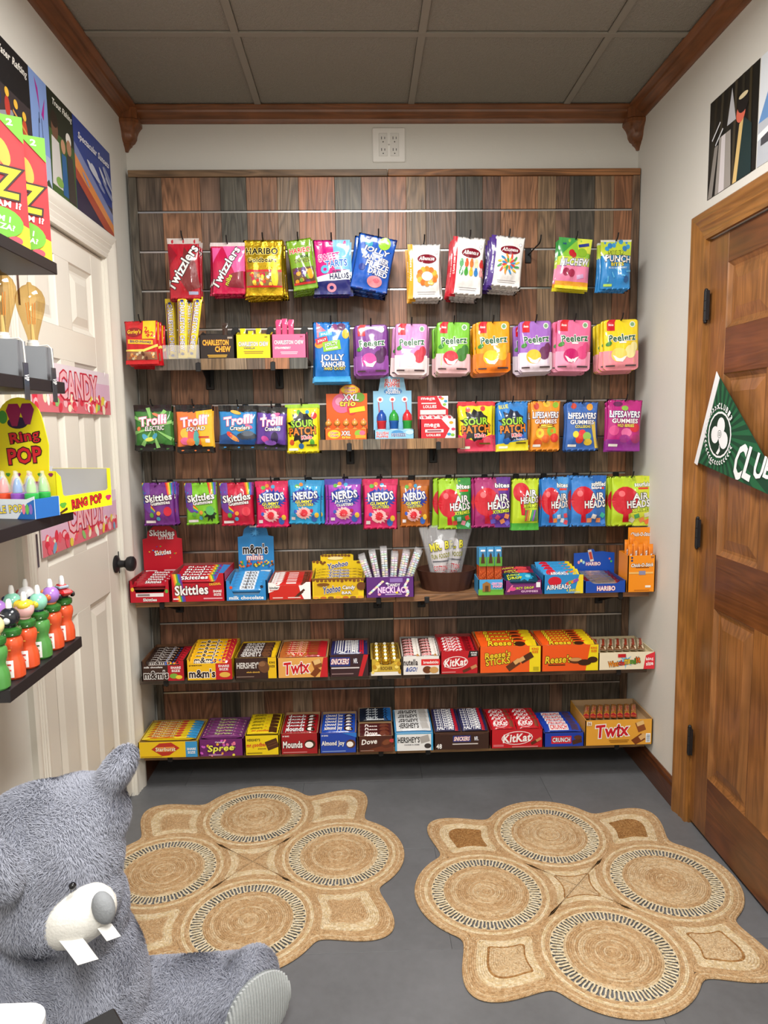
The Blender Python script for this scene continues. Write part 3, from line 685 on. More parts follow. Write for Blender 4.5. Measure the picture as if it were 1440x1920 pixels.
def alb(strip, extra, txt): return [('r', 0, 0, 15, 100, strip), ('t', txt, 7.5, 55, 70, 3.6, WT, None, 90), ('e', 58, 72, 30, 9, '7c1026'), ('t', 'Albanese', 58, 73, 48, 8, WT, None, 0, .25), ('e', 88, 84, 5, 3.5, 'b8b4b8'), ('e', 88, 84, 3.6, 2.5, WT), *lines(56, 12, 56, 2, 3.5, 'a8a4a8', .9)] + extra
ring = [('e', 58+26*math.cos(a), 40+13*math.sin(a), 8.5, 5.5, c) for a, c in [(i*.5236, ['ee8a2c', 'f2b03a', 'e8701e'][i % 3]) for i in range(12)]] + [('e', 58, 40, 17, 8.5, WT)]
bears = [('e', 30+16*i, 53-j*15, 6.5, 6.5-j*.5, c) for j, row in enumerate((['3f9a50', 'd85a2a', 'e0803a', 'f0dcae', 'c02a2a'], ['2f8a48', '3a9a30', 'e8c43a', '2a7ac0', 'e89a9a'])) for i, c in enumerate(row)] + [('e', 30+16*i, 59-j*15, 4, 3, c) for j, row in enumerate((['3f9a50', 'd85a2a', 'e0803a', 'f0dcae', 'c02a2a'], ['2f8a48', '3a9a30', 'e8c43a', '2a7ac0', 'e89a9a'])) for i, c in enumerate(row)]
worms = []
for i in range(12):
    a = i*.5236+.2; c = ['2a8ac0', 'd83a2a', 'e8c030', '3a9a50', 'e8802a'][i % 5]; c2 = ['e8c030', '3a9a50', 'd83a2a', 'e8902a', '2a8ac0'][i % 5]
    worms += [('e', 56+15*math.cos(a), 44+9*math.sin(a), 9, 2, c, math.degrees(a)), ('e', 56+27*math.cos(a), 44+16*math.sin(a), 8, 2, c2, math.degrees(a)+20)]
bag('white bag with a yellow side strip and an orange gummy ring print', (764, 458, 826, 560), 'e9e6e4', alb('e6a41c', ring, 'PEACH RINGS'), S1, 5, 'white bags with yellow edges', up=.02)
bag('white bag with a red side strip and a print of coloured gummy bears', (850, 445, 911, 553), 'e9e6e4', alb('c4182c', bears, '12 FLAVOR GUMMI BEARS'), S1, 8, 'white bags with red edges', tilt=-5)
bag('white bag with a purple side strip and a starburst of gummy worms', (922, 443, 986, 538), 'e9e6e4', alb('4c2c86', worms, 'MINI GUMMI WORMS'), S1, 7, 'white bags with purple edges', tilt=-6, step=.018)
peg(aty(990, 475, 0).x, S1, -.205, aty(1019, 447, -.2).z, 'empty black peg hook between the white bags and the green-topped fruit bag')
bag('bag with a lime top fading to pink, printed cherry and apple, near the empty hook', (1048, 447, 1111, 542), '8cc63c', [('p', [(0, 100), (60, 100), (0, 60)], '3f9a48'), ('p', [(55, 100), (100, 100), (100, 70), (60, 75)], 'd8e04a'), ('r', 0, 10, 100, 45, 'e884a8'), ('r', 0, 45, 100, 62, 'c8d84a'), ('r', 0, 0, 100, 14, 'e8a02c'), ('r', 0, 0, 100, 6, 'e8d82c'), ('e', 40, 70, 9, 7, 'c0202c'), ('e', 72, 72, 15, 9, '8cba2c'), ('e', 46, 66, 8, 6, 'c0202c'), ('t', 'HI-CHEW', 52, 52, 86, 14, WT, '1f2a80', 3, .15), ('e', 28, 32, 10, 8, '9c2048'), ('e', 45, 30, 10, 8, 'a8244c'), ('r', 62, 20, 82, 28, 'c8a0c8', 15), ('r', 60, 84, 92, 90, '2a3a90', 12), ('t', 'HI', 18, 88, 10, 4, '2a3a90')], S1, 4, 'lime and pink fruit bags', tilt=-5, step=.02)
fish = [('e', 20+i*23 % 80, 82+(i*41 % 17), 7, 5, '3a96d0') for i in range(4)]
bag('lime-topped blue bag with thick white lettering, last of the top row', (1126, 450, 1184, 543), '2f8ad0', [('r', 0, 68, 100, 100, 'c2d53c'), ('r', 0, 96, 100, 100, 'd8d8c8'), *fish, ('e', 30, 88, 8, 6, '2f80c4'), ('e', 78, 82, 8, 6, '2f80c4'), ('t', 'SOUR', 48, 73, 52, 10, 'c6dc3e', BK), ('t', 'PUNCH', 55, 61, 86, 14, WT, BK, -3), ('t', 'BITES', 52, 50, 42, 7, 'f0e04a', BK), ('t', 'BLUE RASPBERRY', 54, 43, 62, 4, 'd0e8f8'), *[('r', 20+i*17, 14+(i*29 % 20), 25+i*17, 26+(i*29 % 20), '5ab4e8', 25*i) for i in range(5)], ('e', 82, 20, 8, 7, '1c5a98'), ('r', 10, 6, 38, 11, 'b8dc60')], S1, 3, 'lime and blue bags', step=.02)
# --- second row
bag('short red bag with a yellow price corner hanging at the far left', (231, 602, 297, 683), 'c9151f', [('r', 56, 58, 94, 100, 'f0c81e'), ('t', '2', 66, 80, 10, 14, 'c9151f'), ('t', '$2', 80, 68, 22, 14, 'c9151f'), ('r', 64, 72, 78, 75, 'c9151f', 40), ("e", 30, 74, 26, 11, '8c1016'), ('t', "Gurley's", 30, 74, 42, 12, 'f0c81e'), ('r', 10, 46, 88, 56, 'f0c02a', -3), ('t', 'Bit-O-Honey', 50, 51, 66, 8, '24286c', None, -3), ('p', [(0, 34), (60, 34), (100, 46), (100, 40), (60, 28), (0, 30)], 'f0d860'), ('r', 4, 10, 96, 28, '9a6a4c'), *gum(50, 19, 80, 14, 16, ['e0a05a', 'c06a3a', 'e8d8b0', '6a3a24'], 4), ('r', 0, 0, 100, 9, 'c9151f')], S2, 7, 'red bags at the left end', Y=-.235, yaw=-8, step=.02, pegx=None)
jh = [('p', [(10, 100), (48, 78), (10, 74)], 'e8788c'), ('e', 60, 90, 10, 7, '7c2c6c'), ('e', 78, 92, 12, 6, '5a2458'), ('e', 90, 80, 10, 8, 'e8b030'), ('e', 15, 62, 12, 6, 'e89a3a'), ('r', 16, 76, 52, 85, '4aa8dc', 8), ('t', 'JOLLY', 34, 80, 28, 5, WT, None, 8), ('r', 6, 64, 40, 74, 'd83a4a', 14), ('t', 'JOLLY', 24, 69, 26, 5, WT, None, 14), ('r', 26, 52, 76, 68, '8cc63c', 8), ('t', 'JOLLY', 50, 62, 38, 7, WT, '2a4a18', 8), ('t', 'RANCHER', 52, 56, 34, 3.6, WT, None, 8), ('t', 'JOLLY', 52, 39, 66, 13, WT, '14286c'), ('t', 'RANCHER', 56, 29, 66, 9, WT, '14286c'), ('t', 'HARD CANDY', 58, 22, 60, 5, 'f0e04a', '14286c'), ('r', 0, 0, 100, 9, '3aa0dc')]
bag('tall blue hard candy bag with a lime centre label beside the small upper shelf', (586, 604, 655, 716), '1f74c8', jh, S2, 5, 'tall blue hard candy bags', t=.016)
def peel(c1, c2, fruit, fc2, leaf='3f8a34'): return [('r', 0, 0, 100, 38, c2), ('r', 10, 78, 32, 100, 'd01c2c'), ('t', 'Amos', 21, 90, 15, 5, WT), ('e', 82, 90, 8, 6, 'dfe8dc'), ('e', 82, 90, 5.5, 4, '7ca878'), ('t', 'Peelerz', 52, 64, 76, 14, '1f5a34', WT, 4), ('r', 44, 53, 62, 56, WT), ('e', 74, 36, 16, 13, fc2), ('e', 85, 46, 11, 10, fc2), ('e', 42, 30, 22, 14, fruit), ('p', [(24, 30), (34, 18), (52, 16), (64, 28), (44, 24)], WT), ('e', 45, 32, 14, 9, fruit), ('e', 14, 52, 9, 4, leaf, 30), ('r', 6, 7, 30, 9.5, '5a4a50'), ('r', 60, 7, 92, 10, '5a4a50')]
PZ = [((664, 609, 726, 704), '7c3f90', '8c4a9c', 'e0489c', '4c2050', 'deep purple pouch with pink fruit'), ((741, 607, 802, 703), 'd48cc4', 'f0dcde', 'f2e4e0', 'c83a4c', 'lavender pouch fading to cream with a white peeled fruit'), ((819, 604, 882, 700), '7cc23c', 'f0c0c4', 'd83040', '3f7a34', 'bright green pouch fading to pink with watermelon'), ((891, 603, 956, 699), 'f2a21e', 'ee7c1c', 'f6cc2a', 'f0b02c', 'orange pouch with a yellow mango'), ((973, 602, 1034, 697), 'a36cc4', 'e8d8e4', 'f2c02a', '6a2a58', 'violet pouch with a golden passion fruit'), ((1044, 600, 1109, 696), 'ee6f9c', 'f29ab8', 'c81c6c', 'e04a84', 'all-pink pouch with a magenta fruit'), ((1131, 599, 1197, 694), 'f3d522', 'f0909c', 'f0d86a', 'f6e8a0', 'yellow pouch fading to pink with a pale lemon')]
for i, (bx, c1, c2, f1, f2, lab) in enumerate(PZ):
    bag(lab+' in the second row', bx, c1, peel(c1, c2, f1, f2), S2, 7, lab.split(' pouch')[0]+' pouches in the second row', kind='pouch', name='candy_pouch', cat='candy pouch', t=.011, back='c02040', step=.018, spread=.008, tilt=-1.5 if i in (1, 2, 5) else 1)
# --- third row
def tro(sub, mid, extra, sub2=None, bot=BK): return [('r', 0, 0, 100, 12, bot), ('s', 50, 12, 48, 6, 16, .5, bot), ('r', 0, 86, 100, 100, BK), ('s', 50, 88, 50, 5, 16, .5, BK)] + extra + [('t', 'Trolli', 50, 66, 74, 20, 'fdf4f4', 'e884a8', 7, .12), ('t', sub, 55, 49, 52, 10, WT, BK, 3, .15)] + ([('t', sub2, 55, 41, 40, 5, 'f0e04a', BK)] if sub2 else [])
bag('black and green bag with pink-edged lettering and a blue worm, first of the third row', (250, 759, 322, 845), '3f7d38', tro('ELECTRIC', '3f7d38', [*[('p', [(50, 50), (50+60*math.cos(a), 50+45*math.sin(a)), (50+60*math.cos(a+.18), 50+45*math.sin(a+.18))], '8cc870') for a in (0.2, .9, 1.7, 2.5, 3.3, 4.1, 4.8, 5.6)], ('e', 28, 30, 10, 5, '4aa0c0', -50), ('e', 40, 25, 12, 4.5, 'd8e060', 10), ('e', 54, 32, 9, 4.5, '4aa0c0', 50), ('e', 12, 48, 6, 4, 'e07a4a', 70), ('e', 60, 78, 12, 3, 'e8845a', -20)]), S3, 3, 'black and green bags in the third row')
bag('black-edged orange and yellow bag with gummy shapes in the third row', (328, 759, 398, 848), 'ee7a3a', tro('SQUAD', 'ee7a3a', [('p', [(100, 90), (55, 86), (70, 12), (100, 12)], 'f0b82a'), ('e', 24, 40, 13, 11, 'f0c04a'), ('e', 24, 24, 13, 8, 'e86a9a'), ('e', 42, 36, 10, 18, 'e8605a'), ('e', 40, 22, 12, 8, 'ee8a3a'), ('e', 56, 30, 8, 16, '5ab0a8'), ('r', 62, 30, 90, 34, 'c03a28'), ('r', 80, 20, 92, 28, 'e8e0d8')]), S3, 3, 'orange and yellow bags in the third row')
bag('black-edged blue bag with a dark car shape in the third row', (409, 760, 484, 842), '2a84c4', tro('Crawlers', '2a84c4', [('p', [(0, 30), (30, 40), (60, 22), (100, 26), (100, 10), (0, 12)], '1f4e8c'), ('e', 72, 30, 26, 9, '3a404c'), ('e', 74, 36, 16, 6, '5a6472'), ('e', 38, 26, 16, 5, 'e89a4a', -35), ('e', 28, 34, 9, 5, 'e0483a', -40), ('e', 62, 46, 14, 4, 'f0b83a', 15), ('e', 78, 52, 10, 4, 'e86a9a', -20), ('e', 44, 84, 14, 4, 'e8b04a', -15)]), S3, 4, 'blue and black bags in the third row', tilt=-1, spread=.018)
bag('black-edged purple bag with a looping worm in the third row', (481, 763, 539, 843), '5c3a94', tro('Crawlers', '5c3a94', [('e', 30, 24, 14, 7, 'c84a9c', -30), ('e', 62, 28, 12, 14, '2c1c48'), ('e', 48, 16, 20, 6, '8c5ac4'), ('e', 62, 82, 16, 4, 'e86aa0', 15), ('e', 74, 50, 8, 6, '8cb8e8', 40)]), S3, 3, 'purple and black bags in the third row', tilt=-3, Y=-.196)
def spk(c, kids, splat, extra): return extra + [('s', 50, 52, 44, 36, 11, .72, splat), ('t', 'SOUR', 50, 60, 70, 15, 'a6d83a', '1f3a1c', 3), ('t', 'PATCH', 50, 45, 82, 16, 'f0842a', '2a1c10', 3), ('t', 'Kids', 62, 32, 32, 8, 'e03a4a', WT, 4), ('r', 6, 5, 34, 10, 'e8f0d8'), ('r', 60, 14, 92, 17, '6a5a1c')]
bag('bright yellow bag with a black splat left of the middle shelf', (534, 758, 597, 849), 'f0e01e', spk(0, 0, '1c1a1c', [('r', 0, 92, 100, 100, '9cc832'), ('e', 86, 76, 10, 7, 'd83a3a'), ('e', 16, 22, 7, 6, 'd8562a'), ('e', 44, 14, 8, 6, '2a7ac0'), ('e', 78, 20, 7, 8, '5aa83a'), ('e', 40, 84, 6, 5, '5aa83a'), ('e', 66, 84, 6, 4, '3a9ac8')]), S3, 3, 'yellow bags left of the middle shelf', tilt=1)
bag('yellow and pink strawberry bag with a black splat right of the middle shelf', (858, 753, 925, 846), 'f0d81e', spk(0, 0, '1c1a1c', [('p', [(0, 34), (40, 22), (100, 34), (100, 0), (0, 0)], 'd83a5a'), ('e', 24, 34, 14, 10, 'd83a4a'), ('e', 64, 16, 14, 8, 'c82040'), ('e', 84, 20, 12, 9, 'e05a6a'), ('r', 0, 92, 100, 100, 'd82a3a'), ('e', 28, 84, 7, 5, 'd83a3a'), ('e', 70, 86, 7, 5, 'd83a3a')]), S3, 6, 'yellow and pink bags', spread=.01, step=.018, back='c8203a')
bag('blue bag with a black splat and a yellow lower edge in the third row', (930, 753, 990, 845), '2a7cc8', spk(0, 0, '14203c', [('p', [(0, 14), (100, 22), (100, 0), (0, 0)], 'e8d828'), ('t', 'BLUE', 22, 90, 30, 8, 'f0e040', None, 6), ('e', 30, 22, 12, 9, '1f5aa8'), ('e', 76, 28, 12, 7, '3a5ab8'), ('t', 'Blue Raspberry', 68, 23, 54, 6, WT, '1c3a88')]), S3, 4, 'blue and yellow bags', tilt=1, step=.02)
def lsv(ex, g2, gc): return ex + [('t', 'LIFESAVERS', 50, 72, 88, 13, WT, '1c2a6c', 0, .1), ('t', 'GUMMIES', 50, 59, 76, 9, WT, gc)] + ([('t', g2, 52, 50, 50, 6, 'f0e04a', gc)] if g2 else []) + [('r', 8, 8, 34, 13, 'e8e4dc')]
bag('orange and yellow bag with ring gummies and dark-edged white lettering', (994, 752, 1051, 845), 'e8902a', lsv([('e', 20, 90, 9, 7, 'c03a2a'), ('e', 55, 94, 12, 6, 'e8c03a'), ('e', 84, 92, 10, 6, '8cb83a'), ('e', 30, 36, 14, 10, 'e8c83a'), ('e', 30, 36, 5, 4, 'e8902a'), ('e', 70, 40, 16, 10, '9ac03a'), ('e', 72, 40, 6, 4, 'e8902a'), ('e', 80, 26, 14, 9, 'd83a2a'), ('e', 50, 24, 14, 8, 'e86a2a'), ('e', 24, 16, 14, 8, 'd85a2a')], '5', 'a03a1c'), S3, 3, 'orange ring-gummy bags in the third row')
bag('blue bag with colourful gummy rings beside the orange one', (1061, 754, 1122, 845), '3a68b4', lsv([('e', 24, 92, 9, 6, 'c03a2a'), ('e', 74, 90, 10, 7, 'e8a03a'), ('e', 50, 36, 12, 8, 'e8404a'), ('e', 66, 30, 14, 9, '9ac85a'), ('e', 42, 24, 12, 9, 'd83a2a'), ('e', 70, 18, 14, 7, 'e8c83a'), ('e', 30, 34, 9, 7, 'e8d83a'), ('r', 86, 5, 100, 60, 'd8b84a', 12)], 'COLLISIONS', '24387c'), S3, 4, 'blue bags with gummy rings', pegx=None, tilt=-1)
bag('magenta berry bag, last of the third row', (1139, 750, 1205, 845), 'b8247c', lsv([('r', 0, 0, 100, 22, '8c2c8c'), ('e', 30, 92, 14, 5, '6a2458'), ('e', 20, 40, 14, 10, 'd84a8c'), ('e', 80, 46, 14, 9, 'd02a3a'), ('e', 56, 36, 15, 9, 'e06aa0'), ('e', 52, 24, 16, 8, '9c2c84'), ('e', 84, 24, 14, 9, 'a82a6c'), ('e', 50, 84, 10, 5, '8cb84a')], 'WILD BERRIES', '7c1c5c'), S3, 3, 'magenta berry bags', tilt=-2)
# --- fourth row
RB = ['d8282c', 'e8802a', 'e8c83a', '5aa83a', '2a6ac0', '6a3a94']
def skt(gum_c, splat=None):
    it = []
    for i, c in enumerate(RB):
        it += [('p', [(0, 100-i*2.0-(0)), (0+i*1.5, 100), (6+i*3.4, 100), (14+i*2.2, 60-i*5), (40, 38-i*1.2), (40, 35-i*1.2), (8+i*1.6, 56-i*5), (0, 84-i*8)], c)]
    for i, c in enumerate(RB): it += [('p', [(70+i*4.6, 100), (75+i*4.6, 100), (84+i*3, 72), (80+i*3, 70)], c)]
    if splat: it += [('s', 78, 26, 20, 20, 9, .6, splat)]
    return it + [('t', 'Skittles', 50, 66, 86, 17, WT, '2a1420', 6), ('t', 'Gummies', 56, 54, 62, 9, WT, '2a1420', 5), ('e', 78, 34, 13, 11, gum_c), ('e', 78, 35, 8, 6, WT if False else gum_c), ('e', 28, 26, 7, 6, '5aa83a'), ('e', 50, 30, 6, 5, 'e89a3a'), ('e', 48, 17, 6, 5, '4aa8c8'), ('r', 8, 7, 38, 13, 'e8e0e0')]
bag('purple rainbow gummies bag, first of the fourth row', (266, 905, 327, 986), '6c2a80', skt('c8283c'), S4, 4, 'purple rainbow bags', step=.02, spread=.01)
bag('green rainbow gummies bag in the fourth row', (345, 905, 406, 984), '79bc2a', skt('5ab05a', '1c2a14'), S4, 2, 'green rainbow bags', tilt=1)
bag('red rainbow gummies bag in the fourth row', (411, 905, 474, 986), 'c0183a', skt('d83a4c'), S4, 3, 'red rainbow bags', tilt=1)
def nrd(c2, sub, subc): return [('r', 0, 88, 100, 100, c2), ('s', 50, 62, 46, 20, 22, .86, '1f3a9c'), ('t', 'NERDS', 50, 66, 76, 17, WT, '14245c', 5), ('t', sub, 46, 52, 54, 7, subc, '14245c', 3), ('t', 'CLUSTERS', 50, 45, 50, 6, subc, '14245c', 3), ('s', 46, 26, 26, 15, 14, .8, 'f2b8b8'), ('s', 46, 26, 14, 10, 12, .75, 'd82a3a'), ('e', 36, 90, 6, 4, 'e8802a'), ('e', 24, 86, 7, 4, '5aa83a'), ('e', 54, 88, 6, 4, '3a9ac8'), ('e', 78, 14, 9, 8, '3a68c0'), ('e', 86, 22, 7, 6, 'e8c03a'), ('e', 20, 30, 5, 4, '3a5ab8'), ('r', 8, 10, 20, 17, 'e8e0e0'), ('e', 70, 32, 5, 4, 'b82848')]
bag('hot-pink bag with a blue splash, first of its kind in the fourth row', (478, 902, 540, 989), 'd81c5c', nrd('c4184e', 'GUMMY', 'e8e04a'), S4, 3, 'hot-pink bags left of the middle')
bag('sky-blue bag with a blue splash in the fourth row', (542, 900, 604, 983), '2a9cd0', nrd('2a8cc4', 'GUMMY', 'e8e04a'), S4, 3, 'sky-blue bags in the fourth row', tilt=-2, spread=.01)
bag('violet bag with a blue splash in the fourth row', (613, 898, 678, 984), 'a03ab0', nrd('4a3aa0', 'JUICY', WT), S4, 4, 'violet bags in the fourth row', spread=.012)
bag('hot-pink bag with a blue splash between the violet and brown ones', (681, 898, 746, 992), 'd02460', nrd('c01c52', 'GUMMY', 'e8e04a'), S4, 2, 'hot-pink bags left of the brown one', tilt=-1)
bag('brown-orange bag with a blue splash in the fourth row', (749, 900, 804, 988), 'b0601c', nrd('a4561a', 'GUMMY', 'e8e04a'), S4, 2, 'brown-orange bags')
def air(top, c2, sub, pieces, flav=True): return [('p', [(60, 100), (100, 100), (100, 0), (60, 0), (45, 30), (70, 60)], c2), ('e', 34, 52, 34, 28, 'c8182c'), ('p', [(28, 28), (40, 28), (46, 8), (30, 8)], 'c8182c'), ('e', 24, 66, 8, 6, 'e86a70')] + ([('t', top, 78, 84, 40, 9, WT, '2a4a2a')] if top else []) + [('r', 66, 74, 94, 78, 'd83a2a'), ('t', 'AIR', 74, 60, 42, 14, WT, '2a2a3a', 3), ('t', 'HEADS', 68, 45, 62, 15, WT, '2a2a3a', 3)] + ([('t', sub, 74, 33, 48, 7, 'd8e84a', '1f4a1c', 5)] if sub else []) + pieces
def bites(seed, cols): q = random.Random(seed); return [('r', a, b, a+13, b+9, q.choice(cols), q.uniform(-40, 40)) for a, b in ((58, 16), (72, 8), (84, 18), (46, 8), (86, 4))]
bag('lime-green bag with a red balloon, first of the balloon bags', (820, 897, 882, 992), '9cc82a', air('bites', '2f8a3c', 'XTREMES', bites(1, ['e8909c', '8ad0b8', 'e8b83a', 'd84a3a'])), S4, 5, 'lime-green balloon bags', spread=.01, step=.018)
bag('purple bag with a red balloon in the fourth row', (888, 895, 957, 989), 'a42a6c', air('bites', '5a2c8c', 'XTREMES', bites(2, ['c03a6a', '6a5ac0', 'e8905a', 'd84a8a'])), S4, 4, 'purple balloon bags', spread=.008)
bag('narrow lime bag with a red balloon and a green lower edge', (959, 897, 1011, 994), 'b8d02a', [('r', 0, 0, 100, 14, '4aa83a'), ('e', 34, 74, 30, 18, 'c8182c'), ('p', [(28, 60), (40, 60), (50, 30), (34, 30)], 'c8182c'), ('t', 'AIR', 68, 72, 44, 12, WT, '2a2a3a', 3), ('t', 'HEADS', 64, 59, 66, 13, WT, '2a2a3a', 3), ('t', 'XTREMES', 68, 48, 56, 6, 'e0f04a', '1f4a1c', 3), ('r', 46, 18, 92, 40, '5a8a4a'), *[('r', 50+i*7, 18, 55+i*7, 40, c, -12) for i, c in enumerate(['d84a4a', 'e8a03a', 'e8e04a', '4aa85a', '8a5ac0'])]], S4, 2, 'narrow lime bags')
bag('mid-blue bag with a red balloon in the fourth row', (1014, 895, 1066, 987), '2a78c4', air('bites', '4a98dc', None, bites(3, ['e88a3a', 'e8e8f0', '4ab85a', 'd84a5a'])), S4, 4, 'mid-blue balloon bags', spread=.012)
bag('wider blue bag with a red balloon beside the last lime one', (1070, 892, 1137, 987), '3a80cc', air('softfilled', '2a68b8', None, bites(4, ['3ab89a', 'e8e0d8', '4a8ad8', 'e8905a']))+[('t', 'bites', 72, 77, 30, 6, WT, '24387c')], S4, 5, 'wider blue balloon bags', spread=.008)
bag('lime-yellow bag with a red balloon, last of the fourth row', (1146, 893, 1221, 986), 'b4d02c', air('sourfuls', 'd0d83a', 'XTREMES', bites(5, ['e88a4a', 'd8d0b8', '4aa05a', 'e8703a'])), S4, 6, 'lime-yellow balloon bags', spread=.008, step=.018)
# ================================================================ shelves
BRK = '1a1a1c'
def shelf(label, x0, x1, ztop, d, colr, brackets, thick=.026, planks=None, lip=None, group=None):
    t = thing('display_shelf', label, 'shelf', ((x0+x1)/2, -d, ztop), group=group)
    w = x1-x0; fz = lip or thick
    b = mk(lambda m: m.bbox(-w/2, w/2, .004 if planks else 0, d-.0105, -thick, 0, 'ffffff', .0015), 'board', PLANKX, t); b.color = hx(colr)
    if planks:
        x = -w/2
        for pw, pc in planks:
            p = mk(lambda m: m.bbox(x, x+pw*w-.0004, 0, .0042, -fz, .0005, 'ffffff', .0006), 'edge_board', PLANKM, t); p.color = hx(pc); x += pw*w
    for bx in brackets:
        u = bx-(x0+x1)/2
        def br(m):
            m.prism([(-.004, -fz-.005), (-.004, -fz*.4), (-.0005, -fz*.3), (-.0005, -thick-.001), (d-.004, -thick-.001), (d-.004, -thick-.075), (d-.010, -thick-.075), (.05, -thick-.012), (0, -thick-.010)], 0, u-.0022, u+.0022, BRK)
            m.bbox(u-.009, u+.009, -.005, -.0008, -fz-.006, .004-fz*.45, BRK, .002); m.bbox(u-.016, u+.016, d-.008, d-.003, -thick-.085, -thick-.002, BRK, .002)
        mk(br, 'bracket', MATTE, t)
    return t
Z5, Z6, Z7 = .737, .440, .143
S5 = aty(742, 1130, -.25).x; S6 = aty(754, 1275, -.25).x; S7 = aty(744, 1415, -.25).x
for zt, sx, nm, c in ((Z5, S5, 'upper', '9a7048'), (Z6, S6, 'middle', '5a5048'), (Z7, S7, 'lowest', '94704c')):
    shelf('left board of the '+nm+' full-width shelf under the boxed candy', -.958, sx-.001, zt, .248, c, [-.86, -.06], group='full-width shelves')
    shelf('right board of the '+nm+' full-width shelf under the boxed candy', sx+.001, .960, zt, .248, {'9a7048': '8c6444', '5a5048': '6a5444', '94704c': '9a7850'}[c], [.12, .85], group='full-width shelves')
Z2 = aty(430, 672, -.2).z; Z3 = aty(735, 823, -.2).z
shelf('short upper shelf holding the black, yellow and pink boxes', aty(290, 682, -.2).x, aty(577, 682, -.2).x, Z2, .2, '6b5a4a', [aty(372, 690, -.2).x, aty(512, 690, -.2).x], planks=[(.08, '6a5c50'), (.22, '5f5850'), (.16, '7a6248'), (.14, '8a7660'), (.12, '6c5a4c'), (.16, 'a06c4a'), (.12, '585650')], thick=.016, lip=.040)
shelf('short middle shelf holding the lollipop and slush candy boxes', aty(598, 832, -.2).x, aty(872, 832, -.2).x, Z3, .2, '6b5a4a', [aty(655, 842, -.2).x, aty(822, 842, -.2).x], planks=[(.3, '8e6c4a'), (.12, '6c6458'), (.18, '7a5a44'), (.2, '9a7650'), (.2, '8a5c40')], thick=.016, lip=.038)
# ================================================================ boxes of bars
KR = 'a98a66'
def tx(s, x, y, w, h, c, o=None, r=0, sh=0): return ('t', s, x, y, w, h, c, o, r, sh)
def B(label, n, c, p=None, **k): return dict(label=label, n=n, c=c, p=p or [], **k)
rainbow = lambda x: [('p', [(x+i*3.2, 100), (x+3.2+i*3.2, 100), (x+14+i*2.6, 0), (x+10+i*2.6, 0)], c) for i, c in enumerate(RB)]
MM = lambda x, y, w, h, c='2a1810', o=WT: [('t', "m&m's", x, y, w, h, c, o)]
# ---- fifth row (upper full-width shelf)
rect = [(0, 0), (100, 0), (100, 100), (0, 100)]
carton('red carton with a tall red header card at the left end of the upper shelf', 244, 320, 1139, 1098, 1076, 'b81428', '7a2a28', [('r', 16, 26, 84, 42, 'e8e0e0'), ('r', 20, 29, 50, 39, '8a7a7a'), tx('Skittles', 50, 12, 34, 14, WT, '6a0c18', 0), ('e', 8, 60, 4, 9, 'e8c03a'), ('e', 92, 50, 4, 9, '5aa83a')], z=Z5+.0005, notch=(.55, .07),
    header=(266, 340, 986, [(0, 0), (100, 0), (100, 76), (88, 78), (86, 90), (70, 99), (30, 99), (14, 90), (12, 78), (0, 76)], 'b81428', [tx('Skittles', 50, 87, 64, 11, WT, '5a0a18'), tx('LITTLES', 60, 78.5, 38, 6, WT, '5a0a18'), tx('Skittles', 50, 52, 42, 9, WT, '5a0a18', 6), *gum(50, 52, 78, 22, 14, RB, 21, 2, 1.2), ('r', 5, 14, 34, 20, 'e8d8d8'), *lines(74, 20, 44, 2, 5, 'e8c8c8', 2)]),
    bars=[B('dark red bar with white lettering in the red carton with header', 5, 'a81428', [tx('Skittles', 55, 52, 44, 44, WT, '4a0812'), *gum(50, 50, 90, 60, 10, ['e8909c', 'e8e0e0', 'd84a5a'], 2, 1.2, 6)], T=.014, tilt=18)])
carton('red carton with a rainbow stripe and big white lettering on the upper shelf', 322, 423, 1135, 1083, 1064, 'b81628', '8a4a48', [*rainbow(0), ('p', [(0, 100), (22, 100), (40, 0), (16, 0), (0, 60)], 'b81628') if False else ('e', 14, 60, 5, 10, '5aa83a'), tx('Skittles', 38, 42, 62, 36, WT, '5a0a18', 2), tx('ORIGINAL', 82, 62, 22, 9, 'e8c03a', None, 4), tx('SHARE', 86, 36, 16, 9, WT), tx('SIZE', 86, 24, 14, 9, WT), ('r', 60, 8, 95, 13, 'e0a0a8'), ('r', 4, 8, 14, 13, 'e8e0e0')], z=Z5+.0005, notch=(.35, .10),
    bars=[B('red share-size pack with a blue end in the rainbow-striped carton', 5, 'b4162a', [*rainbow(62), ('r', 84, 0, 100, 100, '3a7ac0'), tx('Skittles', 40, 50, 56, 52, WT, '5a0a18', 2)], T=.012, tilt=24, ov=1.15)])
